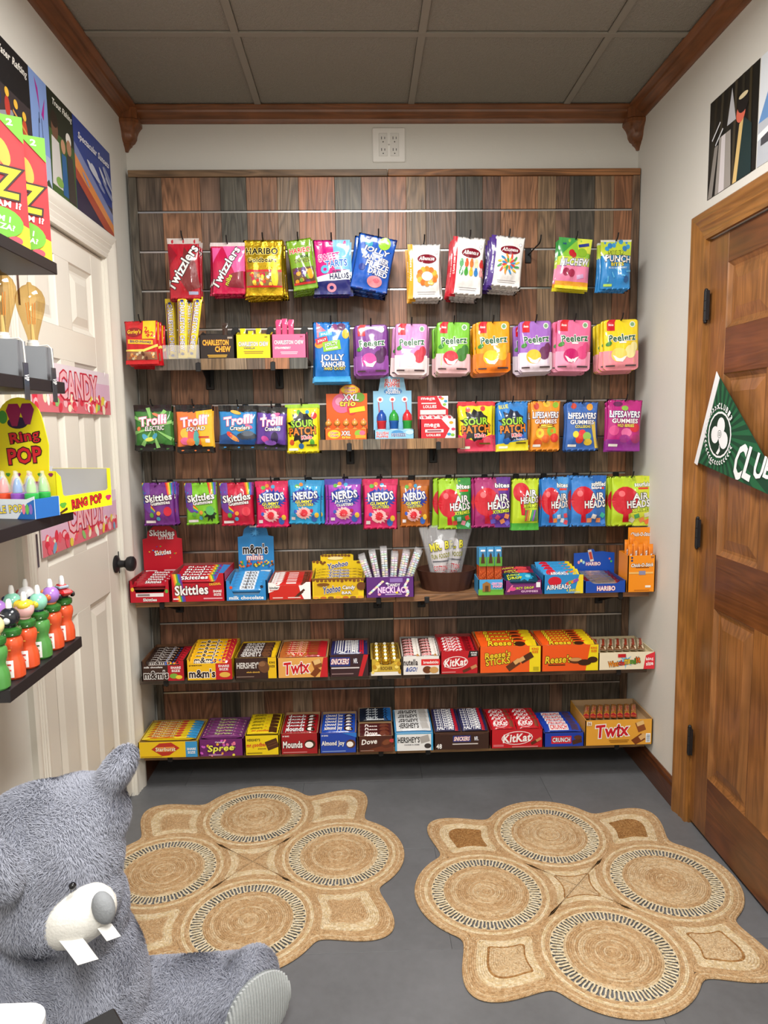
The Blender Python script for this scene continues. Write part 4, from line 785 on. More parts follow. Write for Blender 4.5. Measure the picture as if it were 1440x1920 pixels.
carton('light blue carton with a tall blue header card on the upper shelf', 424, 501, 1133, 1096, 1066, '2f86c8', '5a7a94', [tx('milk chocolate', 50, 14, 84, 18, WT), ('e', 13, 66, 4, 8, 'd84a2a'), ('e', 88, 68, 4, 8, '2a2a3a')], z=Z5+.0005, notch=(.72, .09),
    header=(445, 512, 984, [(0, 0), (100, 0), (100, 78), (86, 80), (82, 92), (66, 100), (34, 100), (18, 92), (14, 80), (0, 78)], '2f8acc', [('r', 34, 95, 66, 98.5, WT), tx("m&m's", 48, 56, 70, 18, '241c18', WT), tx('minis', 46, 41, 46, 10, WT, 'c83a3a'), *gum(50, 29, 94, 10, 46, ['d8382a', 'e8c83a', '4aa83a', '2a5ab8', 'e8802a', '6a3a24'], 4, 3, 2), ('r', 62, 12, 94, 18, 'e8f0f4'), ('r', 6, 10, 30, 15, 'b8d8ec'), ('s', 50, 86, 16, 7, 9, .5, '4aa0dc')]),
    bars=[B('light blue tube pack lying in the blue carton with the tall header', 6, '3a92d2', [('r', 30, 8, 70, 92, 'dfe8f0'), tx("m&m's", 50, 50, 30, 60, '2a1810')], T=.016, tilt=14)], zf=.3)
carton('low red carton of wrapped chocolate sticks on the upper shelf', 504, 583, 1132, 1100, 1070, 'c8281e', '9a5a44', [('p', [(0, 100), (10, 100), (20, 82), (28, 81), (24, 60), (0, 40)], WT), ('p', [(72, 81), (80, 82), (90, 100), (100, 100), (100, 0), (84, 0), (76, 40)], WT), ('r', 60, 20, 84, 34, '5a2c18', 40), ('r', 66, 34, 88, 46, '4a2414', 40), tx('kinder', 14, 70, 22, 14, '2a1810'), tx('bueno', 14, 56, 20, 10, 'c8281e'), ('r', 10, 8, 34, 14, 'e8c8c0'), ('r', 46, 8, 76, 14, 'e8c8c0')], z=Z5+.0005, notch=(.18, .1),
    bars=[B('red and white wrapped chocolate stick in the low red carton', 7, 'c4241e', [('p', [(0, 0), (20, 0), (32, 100), (0, 100)], 'e8e0dc'), ('p', [(76, 0), (90, 0), (100, 100), (84, 100)], '5a2c18'), ('r', 40, 36, 66, 64, 'e8d0cc')], T=.012, tilt=22, ov=1.2)])
yh = [(0, 0), (100, 0), (100, 72), (78, 72), (78, 96), (74, 100), (20, 100), (16, 96), (16, 72), (0, 72)]
drip = lambda y, n=13: [('e', 100*(i+.5)/n, y-(i*37 % 4)*1.1, 100/n*.42, 5+(i*53 % 3)*1.4, '7a4a18') for i in range(n)]
carton('yellow carton with brown drips and blue script lettering on the upper shelf', 585, 684, 1128, 1090, 1074, 'e8c81e', '8a7a3a', [('r', 4, 16, 88, 84, 'd8b018'), ('r', 0, 92, 100, 100, '7a4a18'), *drip(90), tx('Yoohoo', 38, 46, 34, 34, '2a3a8c', 'e8e0c0', 8, .2), tx('Candy', 70, 52, 24, 24, WT, '5a3414', 0, .2), tx('BAR', 66, 28, 18, 14, WT, '5a3414'), ('e', 94, 60, 9, 20, '6a3c1a'), ('e', 22, 70, 12, 8, '7a4a18'), *[('e', 8+i*14, 6, 6, 6, ['e0a03a', 'c06a2a', '8a5a2a'][i % 3]) for i in range(7)]], z=Z5+.0005,
    header=(585, 684, 1040, yh, 'e8c81e', [*drip(70, 15)[:4], *[('e', 20+i*6.2, 96-(i*37 % 3), 3, 5, '7a4a18') for i in range(9)], ('e', 44, 84, 15, 7, 'f0e0a0'), tx('Yoohoo', 48, 56, 40, 22, '2a3a8c', WT, 10, .2), ('e', 20, 62, 3, 4, '7a4a18'), ('e', 88, 66, 4, 4, '7a4a18')]),
    bars=[B('yellow bar pack lying in the yellow carton with brown drips', 4, 'e0bc1c', [*drip(86, 9), tx('Yoohoo', 50, 48, 44, 46, '2a3a8c', WT)], T=.014, tilt=10)])
# candy necklaces: clear packs of pastel beads
ct = carton('purple carton holding clear packs of pastel bead necklaces', 686, 777, 1126, 1088, 1078, '5c2a78', '4a2462', [('r', 50, 74, 76, 94, '8a6ab0'), tx('CANDY', 58, 60, 26, 16, WT), tx('NECKLACE', 56, 36, 62, 30, 'f0d8f0', 'a85ac0'), ('r', 40, 12, 74, 18, 'b8a0d0'), *[('e', 8+i*3.0, 20+i*6.5, 3, 5, ['f0c0d0', 'f0e8b0', 'c0e0e8', 'f4f0f0'][i % 4]) for i in range(10)], *[('e', 84+3*math.sin(i*.8), 8+i*8, 3, 5, ['f0c0d0', 'f0e8b0', 'c0e0e8', 'f4f0f0'][i % 4]) for i in range(11)], ('e', 28, 16, 3.5, 6, 'e89ab8'), ('e', 64, 24, 3, 5, 'e8d03a'), ('e', 44, 70, 3, 5, 'e8f0f0')], z=Z5+.0005, d=.14)
def necklace(i, x, y, tl, tz, L):
    cx, z = ct[5], ct[6]; t = thing('candy_necklace', 'clear pack of pastel candy beads in the purple carton, '+('front', 'back')[i//6]+' row '+ORD[i % 6]+' from left', 'candy pack', (cx+x, SHELFY+y, z+.004), (math.radians(-tz), math.radians(tl), 0), 'bead necklace packs')
    q = random.Random(i); m = MB()
    for k in range(int(L/.0085)):
        for s in (-1, 1):
            c = q.choice(['f0b8c8', 'f2e8b4', 'bfe0ea', 'f4f0ee', 'd8c8e8', 'c8e8c8']); m.ball((s*.0055+q.uniform(-.001, .001), 0, .006+k*.0085), (.0052, .0048, .0042), c, 8, 5)
    m.build('candy_bead_string', MATTE, t, True)
    BagShape(.026, L+.02, .0075, i).body(w := MB(), 'e8e8ee'); w.v = [(a, b, c+L+.02) for a, b, c in w.v]; w.build('clear_wrapper', CLEAR, t, 'all')
for i in range(12):
    x = -.072+(i % 6)*.0285; y = .035+(i//6)*.045
    necklace(i, x*.78, y+.006*(i % 2), -18+(i % 6)*7.5, 0, .135+.02*((i*7) % 3)/2)
# brown pleated bucket with bags of spun sugar
bc = aty(837, 1124, -.20); bw = aty(893, 1072, -.20).x-aty(781, 1072, -.20).x; bh = aty(837, 1071, -.20).z-Z5
t = thing('pleated_bucket', 'round brown pleated bucket holding clear bags of cotton candy', 'bucket', (aty(837, 1100, -.15).x, -.142, Z5+.0005))
m = MB(); n = 72; R0, R1 = bw*.40, bw*.50
for j in range(9):
    for ring_ in (0,):
        pass
def bkt(r, k, amp): return r*(1+amp*abs(math.sin(k*math.pi/4)))
V = []; F = []
zz = [0, .1, .85, .93, 1.0]; rr = [R0, R0*1.03, R1*.97, R1, R1*1.015]
for j, (zv, rv) in enumerate(zip(zz, rr)):
    for k in range(n):
        a = 2*math.pi*k/n; r = bkt(rv, k, .035 if j < 3 else .008); V.append((r*math.cos(a), .80*r*math.sin(a), zv*bh))
for j, (zv, rv) in enumerate(zip(zz[::-1], rr[::-1])):
    for k in range(n):
        a = 2*math.pi*k/n; r = rv-.004; V.append((r*math.cos(a), .80*r*math.sin(a), max(.004, zv*bh)))
for j in range(9):
    for k in range(n): F.append((j*n+k, j*n+(k+1) % n, (j+1)*n+(k+1) % n, (j+1)*n+k))
F.append(tuple(range(n))); F.append(tuple(9*n+k for k in range(n)))
m.add(V, F, '4a2c20'); m.build('bucket_wall', MATTE, t, True)
MRB = [('t', 'MR. B', 50, 66, 62, 13, 'd8d03a', '3a3a1c', 5), ('t', 'FUN FOODS', 52, 50, 66, 8, '8a8a2a', None, 3), ('r', 20, 40, 84, 42.5, '6a6a70'), ('t', 'COTTON', 50, 30, 60, 9, 'b82a3c', WT), ('t', 'CANDY', 50, 20, 50, 8, 'b82a3c', WT)]
for i, (x, y, tl, lab) in enumerate(((-.034, -.022, -3, 'clear bag of white cotton candy at the left of the brown bucket'), (.034, .020, 3, 'clear bag of white cotton candy at the right of the brown bucket'))):
    W_, H_ = .150, .235; sh = BagShape(W_, H_, .018, 40+i); tt = thing('cotton_candy_bag', lab, 'candy bag', (t.location.x+x, t.location.y+y, Z5+.014+H_), (0, math.radians(tl), 0))
    fm = sh.body(MB(), 'e8eaee'); tp = lambda a, b, c: (a*(1.02+.60*c/H_), b, c); fm.v = [tp(*p) for p in fm.v]; fm.build('clear_film', CLEAR, tt, 'all')
    printed(MRB, W_, H_, lambda a, b, l: tp(*sh.surf(a, b, l+.0006)), W_*.1).build('printed_front', FILM, tt, weld=False)
    q = MB(); q.ball((0, 0, -.125), (.046, .011, .070), 'f0e8ea', 20, 14)
    qm = q.v; rr_ = random.Random(i); q.v = [tp(a*(1+.07*math.sin(40*c+9*a*30)), b*(1+.1*math.sin(70*a+30*c)), c) for a, b, c in qm]; q.build('spun_sugar', MATTE, tt, 'all')
# tall critter tubes
ct = carton('small blue and green carton of tall brown-orange candy tubes', 897, 944, 1124, 1095, 1090, '4aa0d8', '5a6a5a', [('r', 0, 0, 100, 34, '6cb03a'), *[('p', [(i*7, 30), (i*7+3.5, 46), (i*7+7, 30)], '6cb03a') for i in range(15)], ('p', [(16, 24), (48, 24), (48, 74), (32, 88), (16, 74)], '9a6a34'), ('r', 26, 24, 40, 62, '5a3a1c'), tx('CRITTER', 74, 74, 44, 14, 'e87ac0', WT), tx('POOP', 76, 56, 36, 14, 'e87ac0', WT)], z=Z5+.0005, d=.10)
w_ = ct[1]
for r_ in range(2):
    for c_ in range(3):
        Lh = aty(920, 1024, SHELFY+.03+r_*.035).z-Z5-.006; xx = ct[5]+(c_-1)*w_*.31
        t = thing('candy_tube', 'square candy tube in the blue and green carton, '+('front', 'back')[r_]+' row '+('left', 'middle', 'right')[c_], 'candy tube', (xx, SHELFY+.028+r_*.034, Z5+.004), (0, 0, 0), 'square candy tubes'); hwid = w_*.145
        q = MB(); q.bbox(-hwid, hwid, -hwid, hwid, 0, Lh*.60, 'b84a1c', .002); q.bbox(-hwid, hwid, -hwid, hwid, Lh*.60, Lh, '4a98cc', .002); q.build('tube', PLAST, t)
        printed([*[('e', 8+(i*37 % 90), 4+(i*53 % 52), 4.5, 1.6, ['d8602a', '8a3014', 'e07a3a'][i % 3]) for i in range(46)], ('r', 0, 60, 100, 80, '5a9a34'), ('p', [(22, 66), (34, 84), (50, 90), (66, 84), (78, 66)], '4a2c18'), ('r', 20, 92, 80, 96, 'e8e8f0')], 2*hwid, Lh, lambda x, y, l: (x, -hwid-l, y)).build('printed_label', PLAST, t, weld=False)
# juicy packs
carton('purple and teal carton of juicy gummy packs on the upper shelf', 947, 1016, 1124, 1098, 1066, '7a2a70', '5a2a58', [('r', 0, 0, 100, 30, '5a1f58'), tx('JUICY DROP', 50, 44, 56, 22, 'd8e04a', '2a1030', 2), tx('GUMMIES', 66, 22, 46, 14, 'e8c0e0'), ('p', [(4, 20), (18, 68), (22, 66), (12, 20)], 'e87a9a'), ('r', 84, 50, 95, 86, 'e8e8e8'), ('e', 20, 40, 9, 14, 'd84a8a')], z=Z5+.0005, notch=(.3, .1),
    bars=[B('teal pack with yellow-green lettering in the front of the juicy carton', 1, '14465c', [('s', 62, 50, 30, 46, 9, .7, '2a9cc8'), tx('JUICY', 30, 62, 44, 26, 'e0e84a', BK, 6), tx('DROP', 32, 34, 44, 26, 'e0e84a', BK, 6), ('e', 72, 50, 8, 16, '7ad0e8')], T=.012, s=(.06, .44), tilt=14, jit=.3),
          B('red-violet pack with yellow lettering in the back of the juicy carton', 2, '7a1f3c', [('s', 66, 50, 28, 46, 9, .7, 'd84a4a'), tx('JUICY', 28, 64, 40, 26, 'e0d84a', BK, 6), tx('DROP', 30, 36, 42, 26, 'e0d84a', BK, 6)], T=.013, s=(.48, 1.0), tilt=26)], zf=.7, zb=.9)
carton('blue carton with a red balloon disc and yellow corner on the upper shelf', 1019, 1093, 1123, 1088, 1066, '2a86c4', '4a6a84', [('p', [(78, 0), (100, 0), (100, 100), (90, 100), (84, 50)], 'e8d02a'), ('e', 28, 66, 17, 25, 'c8182c'), tx('AIRHEADS', 38, 36, 62, 26, WT, '1c2a5c', 3), tx('6 BARS', 70, 18, 24, 14, 'e8e04a', '1c2a5c'), *[('r', 56+i*6, 50+i*4, 70+i*6, 64+i*4, c, 30) for i, c in enumerate(['d84a3a', '4aa85a', 'e8802a', '8a4ab0'])], ('r', 62, 5, 92, 9, 'a8c8e0')], z=Z5+.0005,
    bars=[B('blue six-bar pack with a red balloon in the blue carton', 4, '3a94d0', [('p', [(78, 0), (100, 0), (100, 100), (88, 100)], 'e8d02a'), ('e', 22, 58, 13, 34, 'c8182c'), tx('AIRHEADS', 44, 40, 50, 36, WT, '1c2a5c', 2), *[('r', 62+i*6, 50, 74+i*6, 64, c, 30) for i, c in enumerate(['d84a3a', '4aa85a', 'e8802a'])]], T=.012, tilt=26, ov=1.2)], zf=.75, zb=.9)
carton('deep blue carton of foil candy rolls with a blue header card on the upper shelf', 1096, 1173, 1121, 1099, 1082, '1c4aa8', '2a4a8a', [tx('HARIBO', 52, 36, 44, 40, WT, 'c8202c')], z=Z5+.0005, notch=(.25, .12),
    header=(1076, 1152, 1030, [(0, 0), (100, 0), (100, 86), (84, 88), (70, 92), (52, 90), (48, 100), (36, 100), (34, 88), (0, 86)], '1f52b4', [tx('HARIBO', 48, 46, 36, 13, WT, 'c8202c'), ('r', 37, 54, 46, 98, 'd8d4d0', 14), ('r', 38, 62, 45, 90, 'c84a3a', 14), ('e', 12, 52, 3, 6, 'e8a0a8'), ('e', 18, 58, 3, 6, 'e8e8a0'), ('e', 24, 52, 3, 6, 'a0d8e8'), ('e', 88, 64, 2.5, 4, 'e86a5a'), ('e', 92, 54, 2.5, 4, '5ac05a')]),
    bars=[B('foil roll with a red band lying in the deep blue carton', 4, 'b8b0b0', [('r', 0, 0, 16, 100, 'c02a3a'), ('r', 84, 0, 100, 100, 'c02a3a'), ('r', 30, 20, 70, 80, 'd8c0b8')], T=.016, tilt=8, mat=FOIL)], zf=.4, zb=.7)
ct = carton('tall orange carton of orange wrapped sticks at the right end of the upper shelf', 1176, 1227, 1121, 1053, 1050, 'ee8f1c', 'c87818', [('e', 14, 94, 4, 3, '2a3a6a'), ('e', 14, 86, 4, 3, '2a3a6a'), tx('24', 88, 95, 10, 5, '2a2a4a'), tx('Chick-O-Stick', 52, 74, 82, 10, WT, '6a3410', 2, .15), ('r', 28, 66, 76, 68, '6a3410'), ('r', 4, 50, 92, 55, 'e8b86a'), ('r', 40, 47, 64, 58, '8a8aa8'), ('r', 64, 12, 84, 18, 'f0e8d8'), ('r', 24, 4, 80, 6, 'b86a14')], z=Z5+.0005, d=.10,
    header=(1178, 1226, 989, rect, 'ee8f1c', [tx('Chick-O-Stick', 50, 84, 80, 9, WT, '6a3410', 0, .15)]))
sb, sp = bar_meshes(.165, .018, .012, 'e8841a', [('r', 10, 10, 90, 90, 'e07a18'), ('t', 'Chick-O-Stick', 50, 50, 60, 44, WT, '5a2c0c')], crimp=.012)
for i in range(9):
    o = obj('candy_bar', sb); obj('printed_wrapper', sp, o); xx = -.038+(i % 5)*.019; yy = .022+(i//5)*.036
    o.location = (ct[5]+xx, SHELFY+yy, Z5+.012+.083+(.03 if i == 6 else .0)+(.012*(i % 2))); o.rotation_euler = (0, math.radians(-90+(i-2)*.6), math.radians(0)); o.rotation_euler = (math.radians(90), 0, 0)
    o.rotation_euler = Matrix(((0, 1, 0), (0, 0, -1), (-1, 0, 0))).transposed().to_euler() if False else Matrix(((0, -1, 0), (0, 0, -1), (1, 0, 0))).to_euler()
    tag(o, 'orange wrapped stick in the tall orange carton, '+('front', 'back')[i//5]+' row '+ORD[i % 5]+' from left', 'candy bar', 'orange wrapped sticks')
# ---- sixth row (middle full-width shelf)
Z = Z6+.0005
def mmbar(c, lc, oc): return [('r', 78, 0, 100, 100, 'b81c2c'), tx("m&m's", 38, 50, 54, 70, lc, oc), *gum(66, 34, 26, 40, 8, ['d8382a', 'e8c83a', '4aa83a', '2a5ab8', 'e8802a'], 3, 2.5, 14)]
carton('dark brown carton with a red corner at the left end of the middle shelf', 267, 346, 1283, 1246, 1208, '3a241c', '6a4a34', [('p', [(62, 0), (100, 0), (100, 100), (95, 100), (89, 78), (62, 78)], 'b01c28'), tx('milk chocolate', 28, 70, 44, 9, WT), tx("m&m's", 34, 32, 58, 42, '2a1810', WT), tx('SHARE', 81, 66, 24, 12, WT), tx('SIZE', 81, 50, 20, 12, WT), ('e', 76, 24, 10, 13, '7aa83a'), ('e', 88, 18, 8, 10, 'e8c83a')], z=Z, notch=(.22, .05), bars=[B('brown share-size pack with a red end in the dark brown carton', 7, '2a1a16', mmbar('', '1c1210', 'e8e0d8'), T=.0105, tilt=26, ov=1.2)])
carton('yellow carton with a red corner and brown lettering on the middle shelf', 351, 436, 1281, 1243, 1198, 'ecb81c', 'c89a3a', [('p', [(64, 0), (100, 0), (100, 100), (95, 100), (89, 80), (64, 80)], 'c02028'), tx('peanut', 20, 71, 28, 9, '2a1810'), tx("m&m's", 34, 32, 58, 42, '2a1810', WT), tx('SHARE', 82, 67, 24, 12, WT), tx('SIZE', 82, 51, 20, 12, WT), ('e', 84, 24, 12, 13, 'e0b04a')], z=Z, notch=(.2, .05), bars=[B('yellow share-size pack with brown lettering in the yellow carton', 6, 'ecb41c', mmbar('', '2a1810', 'f4ecd8'), T=.0125, tilt=30, ov=1.25)], zb=.92)
carton('dark brown carton with a yellow edge and silver lettering on the middle shelf', 441, 519, 1278, 1239, 1214, '3a2420', 'd8b024', [('r', 80, 0, 100, 100, 'e8bc1c'), tx("HERSHEY'S", 34, 64, 58, 30, 'd8d4d0'), tx('KING', 90, 76, 14, 11, '2a1810'), tx('SIZE', 90, 58, 13, 11, '2a1810'), ('e', 70, 56, 13, 30, '6a442c', 20), ('e', 66, 70, 8, 12, '8a6040'), tx('whole almonds', 44, 32, 32, 8, 'e0b04a'), ('r', 4, 8, 46, 12, '8a7468')], z=Z, bars=[B('dark brown bar with silver lettering in the yellow-edged carton', 4, '3a2622', [tx("HERSHEY'S", 34, 50, 56, 70, 'd8d4d0'), ('e', 76, 50, 12, 44, '6a442c'), ('r', 90, 0, 100, 100, 'e8bc1c')], T=.012, tilt=20)], zf=.85)
twx = lambda: [tx('Twix', 34, 50, 40, 80, 'c81c24', 'e8d8b8', 0, .15), ('r', 62, 22, 82, 70, '8a4a20'), ('r', 86, 0, 100, 100, 'b82028')]
carton('tan carton with red slanted lettering on the middle shelf', 521, 615, 1275, 1238, 1199, 'e0a455', KR, [tx('Twix', 38, 50, 52, 62, 'c81c24', WT, 5, .12), ('r', 70, 46, 88, 88, '8a4a20', 20), ('r', 72, 66, 86, 90, 'e0b878', 20), ('r', 66, 10, 86, 40, '7a3c18', 50), ('p', [(84, 0), (100, 0), (100, 100), (92, 100)], 'c02028')], z=Z, bars=[B('gold and red bar in the tan carton with red lettering', 6, 'a8262a', [('r', 0, 0, 60, 100, 'b0622c'), *twx()], T=.013, tilt=24, ov=1.15)], zf=.9)
hal = lambda: [tx('HALFTIME', 42, 52, 66, 70, WT, '1c2a6c', 0, .15), ('r', 78, 0, 90, 100, 'b82030')]
carton('dark brown carton with white lettering and a diagonal red stripe on the middle shelf', 618, 693, 1273, 1233, 1197, '3a2226', '6a4a3c', [('r', 2, 48, 52, 90, '24387c'), tx('SNICKERS', 27, 70, 44, 26, WT, 'b82030', 0, .15), tx('NFL', 66, 72, 10, 22, WT, '24387c'), *lines(40, 40, 70, 1, 8, 'd8d0d0', 6), ('p', [(72, 0), (82, 0), (98, 100), (86, 100)], 'c02028'), ('r', 6, 10, 60, 15, '8a7070')], z=Z, bars=[B('dark blue and brown bar with white lettering in the red-striped carton', 7, '2a2a5c', hal(), T=.013, tilt=26, ov=1.15)], zf=.9)
# gold foil chocolates
ct = carton('small white and gold carton of round gold-wrapped chocolates', 696, 752, 1270, 1240, 1206, 'c8a83a', 'b89a4a', [('r', 0, 0, 100, 22, 'e8e4dc'), tx('ROCHER', 52, 44, 40, 22, '6a4a18'), *gum(12, 50, 22, 60, 7, ['e0b838', 'b88a24', 'f0d870'], 2, 7, 12), *gum(90, 50, 16, 60, 6, ['e0b838', 'b88a24', 'f0d870'], 3, 7, 12)], z=Z, notch=(.35, .16))
gm = MB(); gm.ball((0, 0, 0), .0155, 'e0b63a', 16, 11)
qr = random.Random(1); gm.v = [(a*(1+.05*math.sin(900*c+a*700)), b*(1+.05*math.sin(800*c)), c) for a, b, c in gm.v]; gme = gm.mesh('gold_chocolate', FOIL, 'all')
sm = MB(); sm.lathe([(0, .0), (.006, 0), (.006, .0006), (0, .0007)], 'f0ecd8', 12); sme = sm.mesh('sticker', PAPER)
cup = MB(); cup.lathe([(.010, -.014), (.0145, -.004), (.0150, -.003), (.0142, -.003), (.0098, -.0135)], '5a3218', 14); cupm = cup.mesh('paper_cup', PAPER)
ang = math.atan2(ct[4]*.80-ct[3]*.55, ct[2]-.03)
mk(lambda m: m.prism([(.006, ct[3]*.42), (ct[2]-.006, ct[4]*.72), (ct[2]-.006, ct[4]*.72-.002), (.006, ct[3]*.42-.002)], 0, -ct[1]/2+.004, ct[1]/2-.004, 'b89a4a'), 'insert', CARD, ct[0])
for i in range(5):
    for j in range(3):
        f = (i+.5)/5; o = obj('gold_chocolate', gme); obj('sticker', sme, o).location = (0, -.009, .0127); o.children[0].rotation_euler = (math.radians(35), 0, 0); obj('paper_cup', cupm, o)
        o.location = (ct[5]+(j-1)*.0325, SHELFY+.02+f*(ct[2]-.036), Z+ct[3]*.42+f*(ct[4]*.72-ct[3]*.42)+.0165); tag(o, 'round gold foil chocolate in the gold carton, '+ORD[i]+' row from front, '+('left', 'middle', 'right')[j], 'chocolate', 'gold foil chocolates')
nut = lambda: [('r', 0, 0, 100, 40, 'e8e4e0'), ('r', 62, 50, 100, 100, 'e8e0d8'), tx('nutella', 34, 66, 54, 40, 'c8242a', WT), ('e', 86, 40, 10, 24, 'c08a4a')]
carton('white carton with red lowercase lettering and brown packs on the middle shelf', 755, 825, 1268, 1234, 1193, 'e8e4e0', '8a8a88', [('r', 50, 50, 100, 84, 'd82a2a'), tx('breadsticks', 76, 67, 40, 16, WT), tx('nutella', 22, 68, 38, 34, '2a1a1a', None), tx('&GO!', 24, 30, 30, 26, '2a4a9c', None, 0, .2), ('e', 66, 26, 12, 20, '6a3a1c'), ('e', 84, 24, 12, 18, 'c89a5a')], z=Z, bars=[B('brown, white and red snack pack in the white carton', 6, '5a2c24', nut(), m=2, T=.013, tilt=34, ov=1.25)], zf=.7)
kk = lambda x, y, w, h, r=4: [('e', x, y, w*.56, h*.80, WT, r), ('e', x, y, w*.53, h*.72, 'c01828', r), tx('KitKat', x, y, w, h, WT, None, r, .15)]
carton('red carton with a white oval and a black corner on the middle shelf', 826, 897, 1266, 1224, 1188, 'b81824', '8a3a38', [('p', [(72, 70), (100, 76), (100, 100), (76, 100)], '1c1414'), *kk(40, 50, 58, 34), tx('KING', 88, 92, 16, 7, WT), tx('SIZE', 88, 82, 14, 7, WT), ('r', 58, 10, 80, 22, '5a2c18', 25), ('r', 80, 22, 96, 36, 'c08a5a', 25), ('r', 4, 6, 40, 10, 'd88a88')], z=Z, bars=[B('red bar pack in the red carton with a black corner', 6, 'b41622', [*kk(36, 50, 50, 60, 0), ('r', 72, 10, 92, 90, '7a1018')], T=.013, tilt=26, ov=1.2)])
rse = lambda s=None: [tx("Reese's", 40, 54, 52, 64, 'e8c82a', '3a2010', 0, .15), ('r', 80, 0, 100, 100, 'e8c81e'), ('e', 70, 40, 10, 28, '3a2012')]
carton('orange carton with a cut wafer stick picture and a yellow edge on the middle shelf', 899, 1013, 1264, 1216, 1191, 'e85c1c', '9a7a4a', [('r', 82, 0, 100, 100, 'ecd41e'), tx("Reese's", 30, 70, 42, 24, 'e8c82a', '3a2010', 6, .15), tx('STICKS', 30, 44, 40, 26, 'e8c82a', '3a2010', 6), ('r', 44, 16, 66, 40, '5a3018', 35), ('r', 56, 34, 66, 50, 'd8a868', 35), ('r', 66, 44, 88, 68, '4a2814', 30), ('r', 64, 42, 74, 58, 'd8a868', 30), tx('KING', 91, 90, 11, 9, 'd84a1c'), tx('SIZE', 91, 78, 10, 9, 'd84a1c'), ('r', 88, 6, 97, 20, 'b8a818')], z=Z, bars=[B('orange pack with yellow lettering in the wafer-stick carton', 4, 'e4581a', rse(), T=.012, tilt=22, ov=1.08)], zf=.85, zb=.9)
carton('orange carton with yellow lettering and peanut-butter cups on the middle shelf', 1015, 1121, 1262, 1214, 1189, 'e8581a', '9a7a4a', [('p', [(78, 0), (100, 0), (100, 100), (86, 100)], 'ecd41e'), tx("Reese's", 30, 46, 46, 30, 'e8c82a', '3a2010', 2, .15), ('r', 12, 22, 42, 26, '3a2010'), ('e', 60, 40, 12, 12, '5a3018'), ('e', 60, 44, 11, 7, 'c8945a'), ('e', 76, 32, 12, 12, '3a2012'), ('e', 90, 42, 9, 12, '3a2012'), tx('KING', 92, 88, 11, 9, 'd84a1c'), tx('SIZE', 92, 76, 10, 9, 'd84a1c')], z=Z, bars=[B('orange pack with yellow lettering in the peanut-butter carton', 6, 'e4561a', rse(), T=.013, tilt=24, ov=1.15)], zf=.85, zb=.9)
carton('cream carton with jagged multi-coloured lettering at the right end of the middle shelf', 1122, 1231, 1260, 1228, 1206, 'e8dcc0', 'c8b894', [('p', [(80, 0), (100, 0), (100, 100), (84, 80)], 'd82c3a'), tx('king', 91, 58, 13, 22, WT, None, 6), tx('size', 91, 32, 13, 22, WT, None, 6), ('s', 48, 50, 16, 44, 8, .3, '7ab8d8'), tx('What', 26, 34, 18, 34, 'e88a1c', '3a2418', 6), tx('cha', 41, 40, 11, 30, 'd8342a', '3a2418', -4), tx('ma', 51, 46, 10, 30, 'e8c02a', '3a2418', 6), tx('call', 61, 48, 11, 32, '5a9a34', '3a2418', -4), tx('it', 70, 56, 7, 36, 'e86a1c', '3a2418', 8), ('r', 34, 72, 48, 92, 'c02028')], z=Z, bars=[B('cream and brown bar with red lettering in the cream carton', 1, 'e0cfae', [('p', [(0, 0), (30, 0), (20, 100), (0, 100)], '6a3a1c'), tx('Whatchamacallit', 58, 50, 70, 50, 'd84a2a', '3a2418'), ('r', 90, 0, 100, 100, '8a5a2c')], m=7, rz=72, T=.018, s=(0.02, .98), jit=1.5)], zf=.8, zb=.86)
# ---- seventh row (lowest shelf)
Z = Z7+.0005
carton('long yellow carton with a red diamond badge and blue end on the lowest shelf', 256, 371, 1425, 1396, 1358, 'e8c01c', 'a88a4a', [('r', 80, 0, 100, 100, '3a94cc'), ('p', [(22, 54), (36, 92), (56, 96), (70, 60), (52, 14), (40, 10)], 'b83424'), ('r', 30, 38, 62, 68, 'e89a4a'), tx('Starburst', 46, 54, 34, 26, 'f4e4c0', '9a2418'), tx('SHARE', 90, 52, 15, 16, WT), tx('SIZE', 90, 30, 13, 16, WT), ('r', 4, 6, 40, 11, 'b89018')], z=Z, bars=[B('yellow stick pack with a blue end in the long yellow carton', 7, 'e8c820', [('p', [(8, 50), (16, 100), (66, 100), (60, 0), (16, 0)], 'c8641e'), tx('Starburst', 38, 50, 42, 60, 'f4dca0', '8a2c14'), ('e', 66, 50, 6, 36, 'd8483a'), ('r', 82, 0, 100, 100, '3a94cc')], T=.016, jit=.4)], zf=.9, zb=.92)
carton('purple carton with yellow script lettering and candy dots on the lowest shelf', 374, 457, 1420, 1389, 1353, '6c2468', '7a4a74', [*gum(50, 50, 100, 90, 26, ['e87a9a', 'e8a83a', '8ac04a', 'c85ac0', 'e8d84a'], 6, 3.4, 7), tx('Spree', 50, 46, 60, 50, 'e8e85a', '3a1238', 3, .2), tx('Original', 48, 86, 22, 10, WT), ('r', 22, 8, 52, 13, 'c8a8c8')], z=Z, bars=[B('purple roll with pale dots lying in the purple carton', 6, '7c3a74', [tx('Spree', 50, 50, 40, 60, 'e8e0a0', '3a1238'), *gum(50, 50, 96, 60, 10, ['e8a0b8', 'd8d0d8', '8ac07a'], 5, 2, 12)], T=.017, jit=.4)], zf=.85, zb=.9)
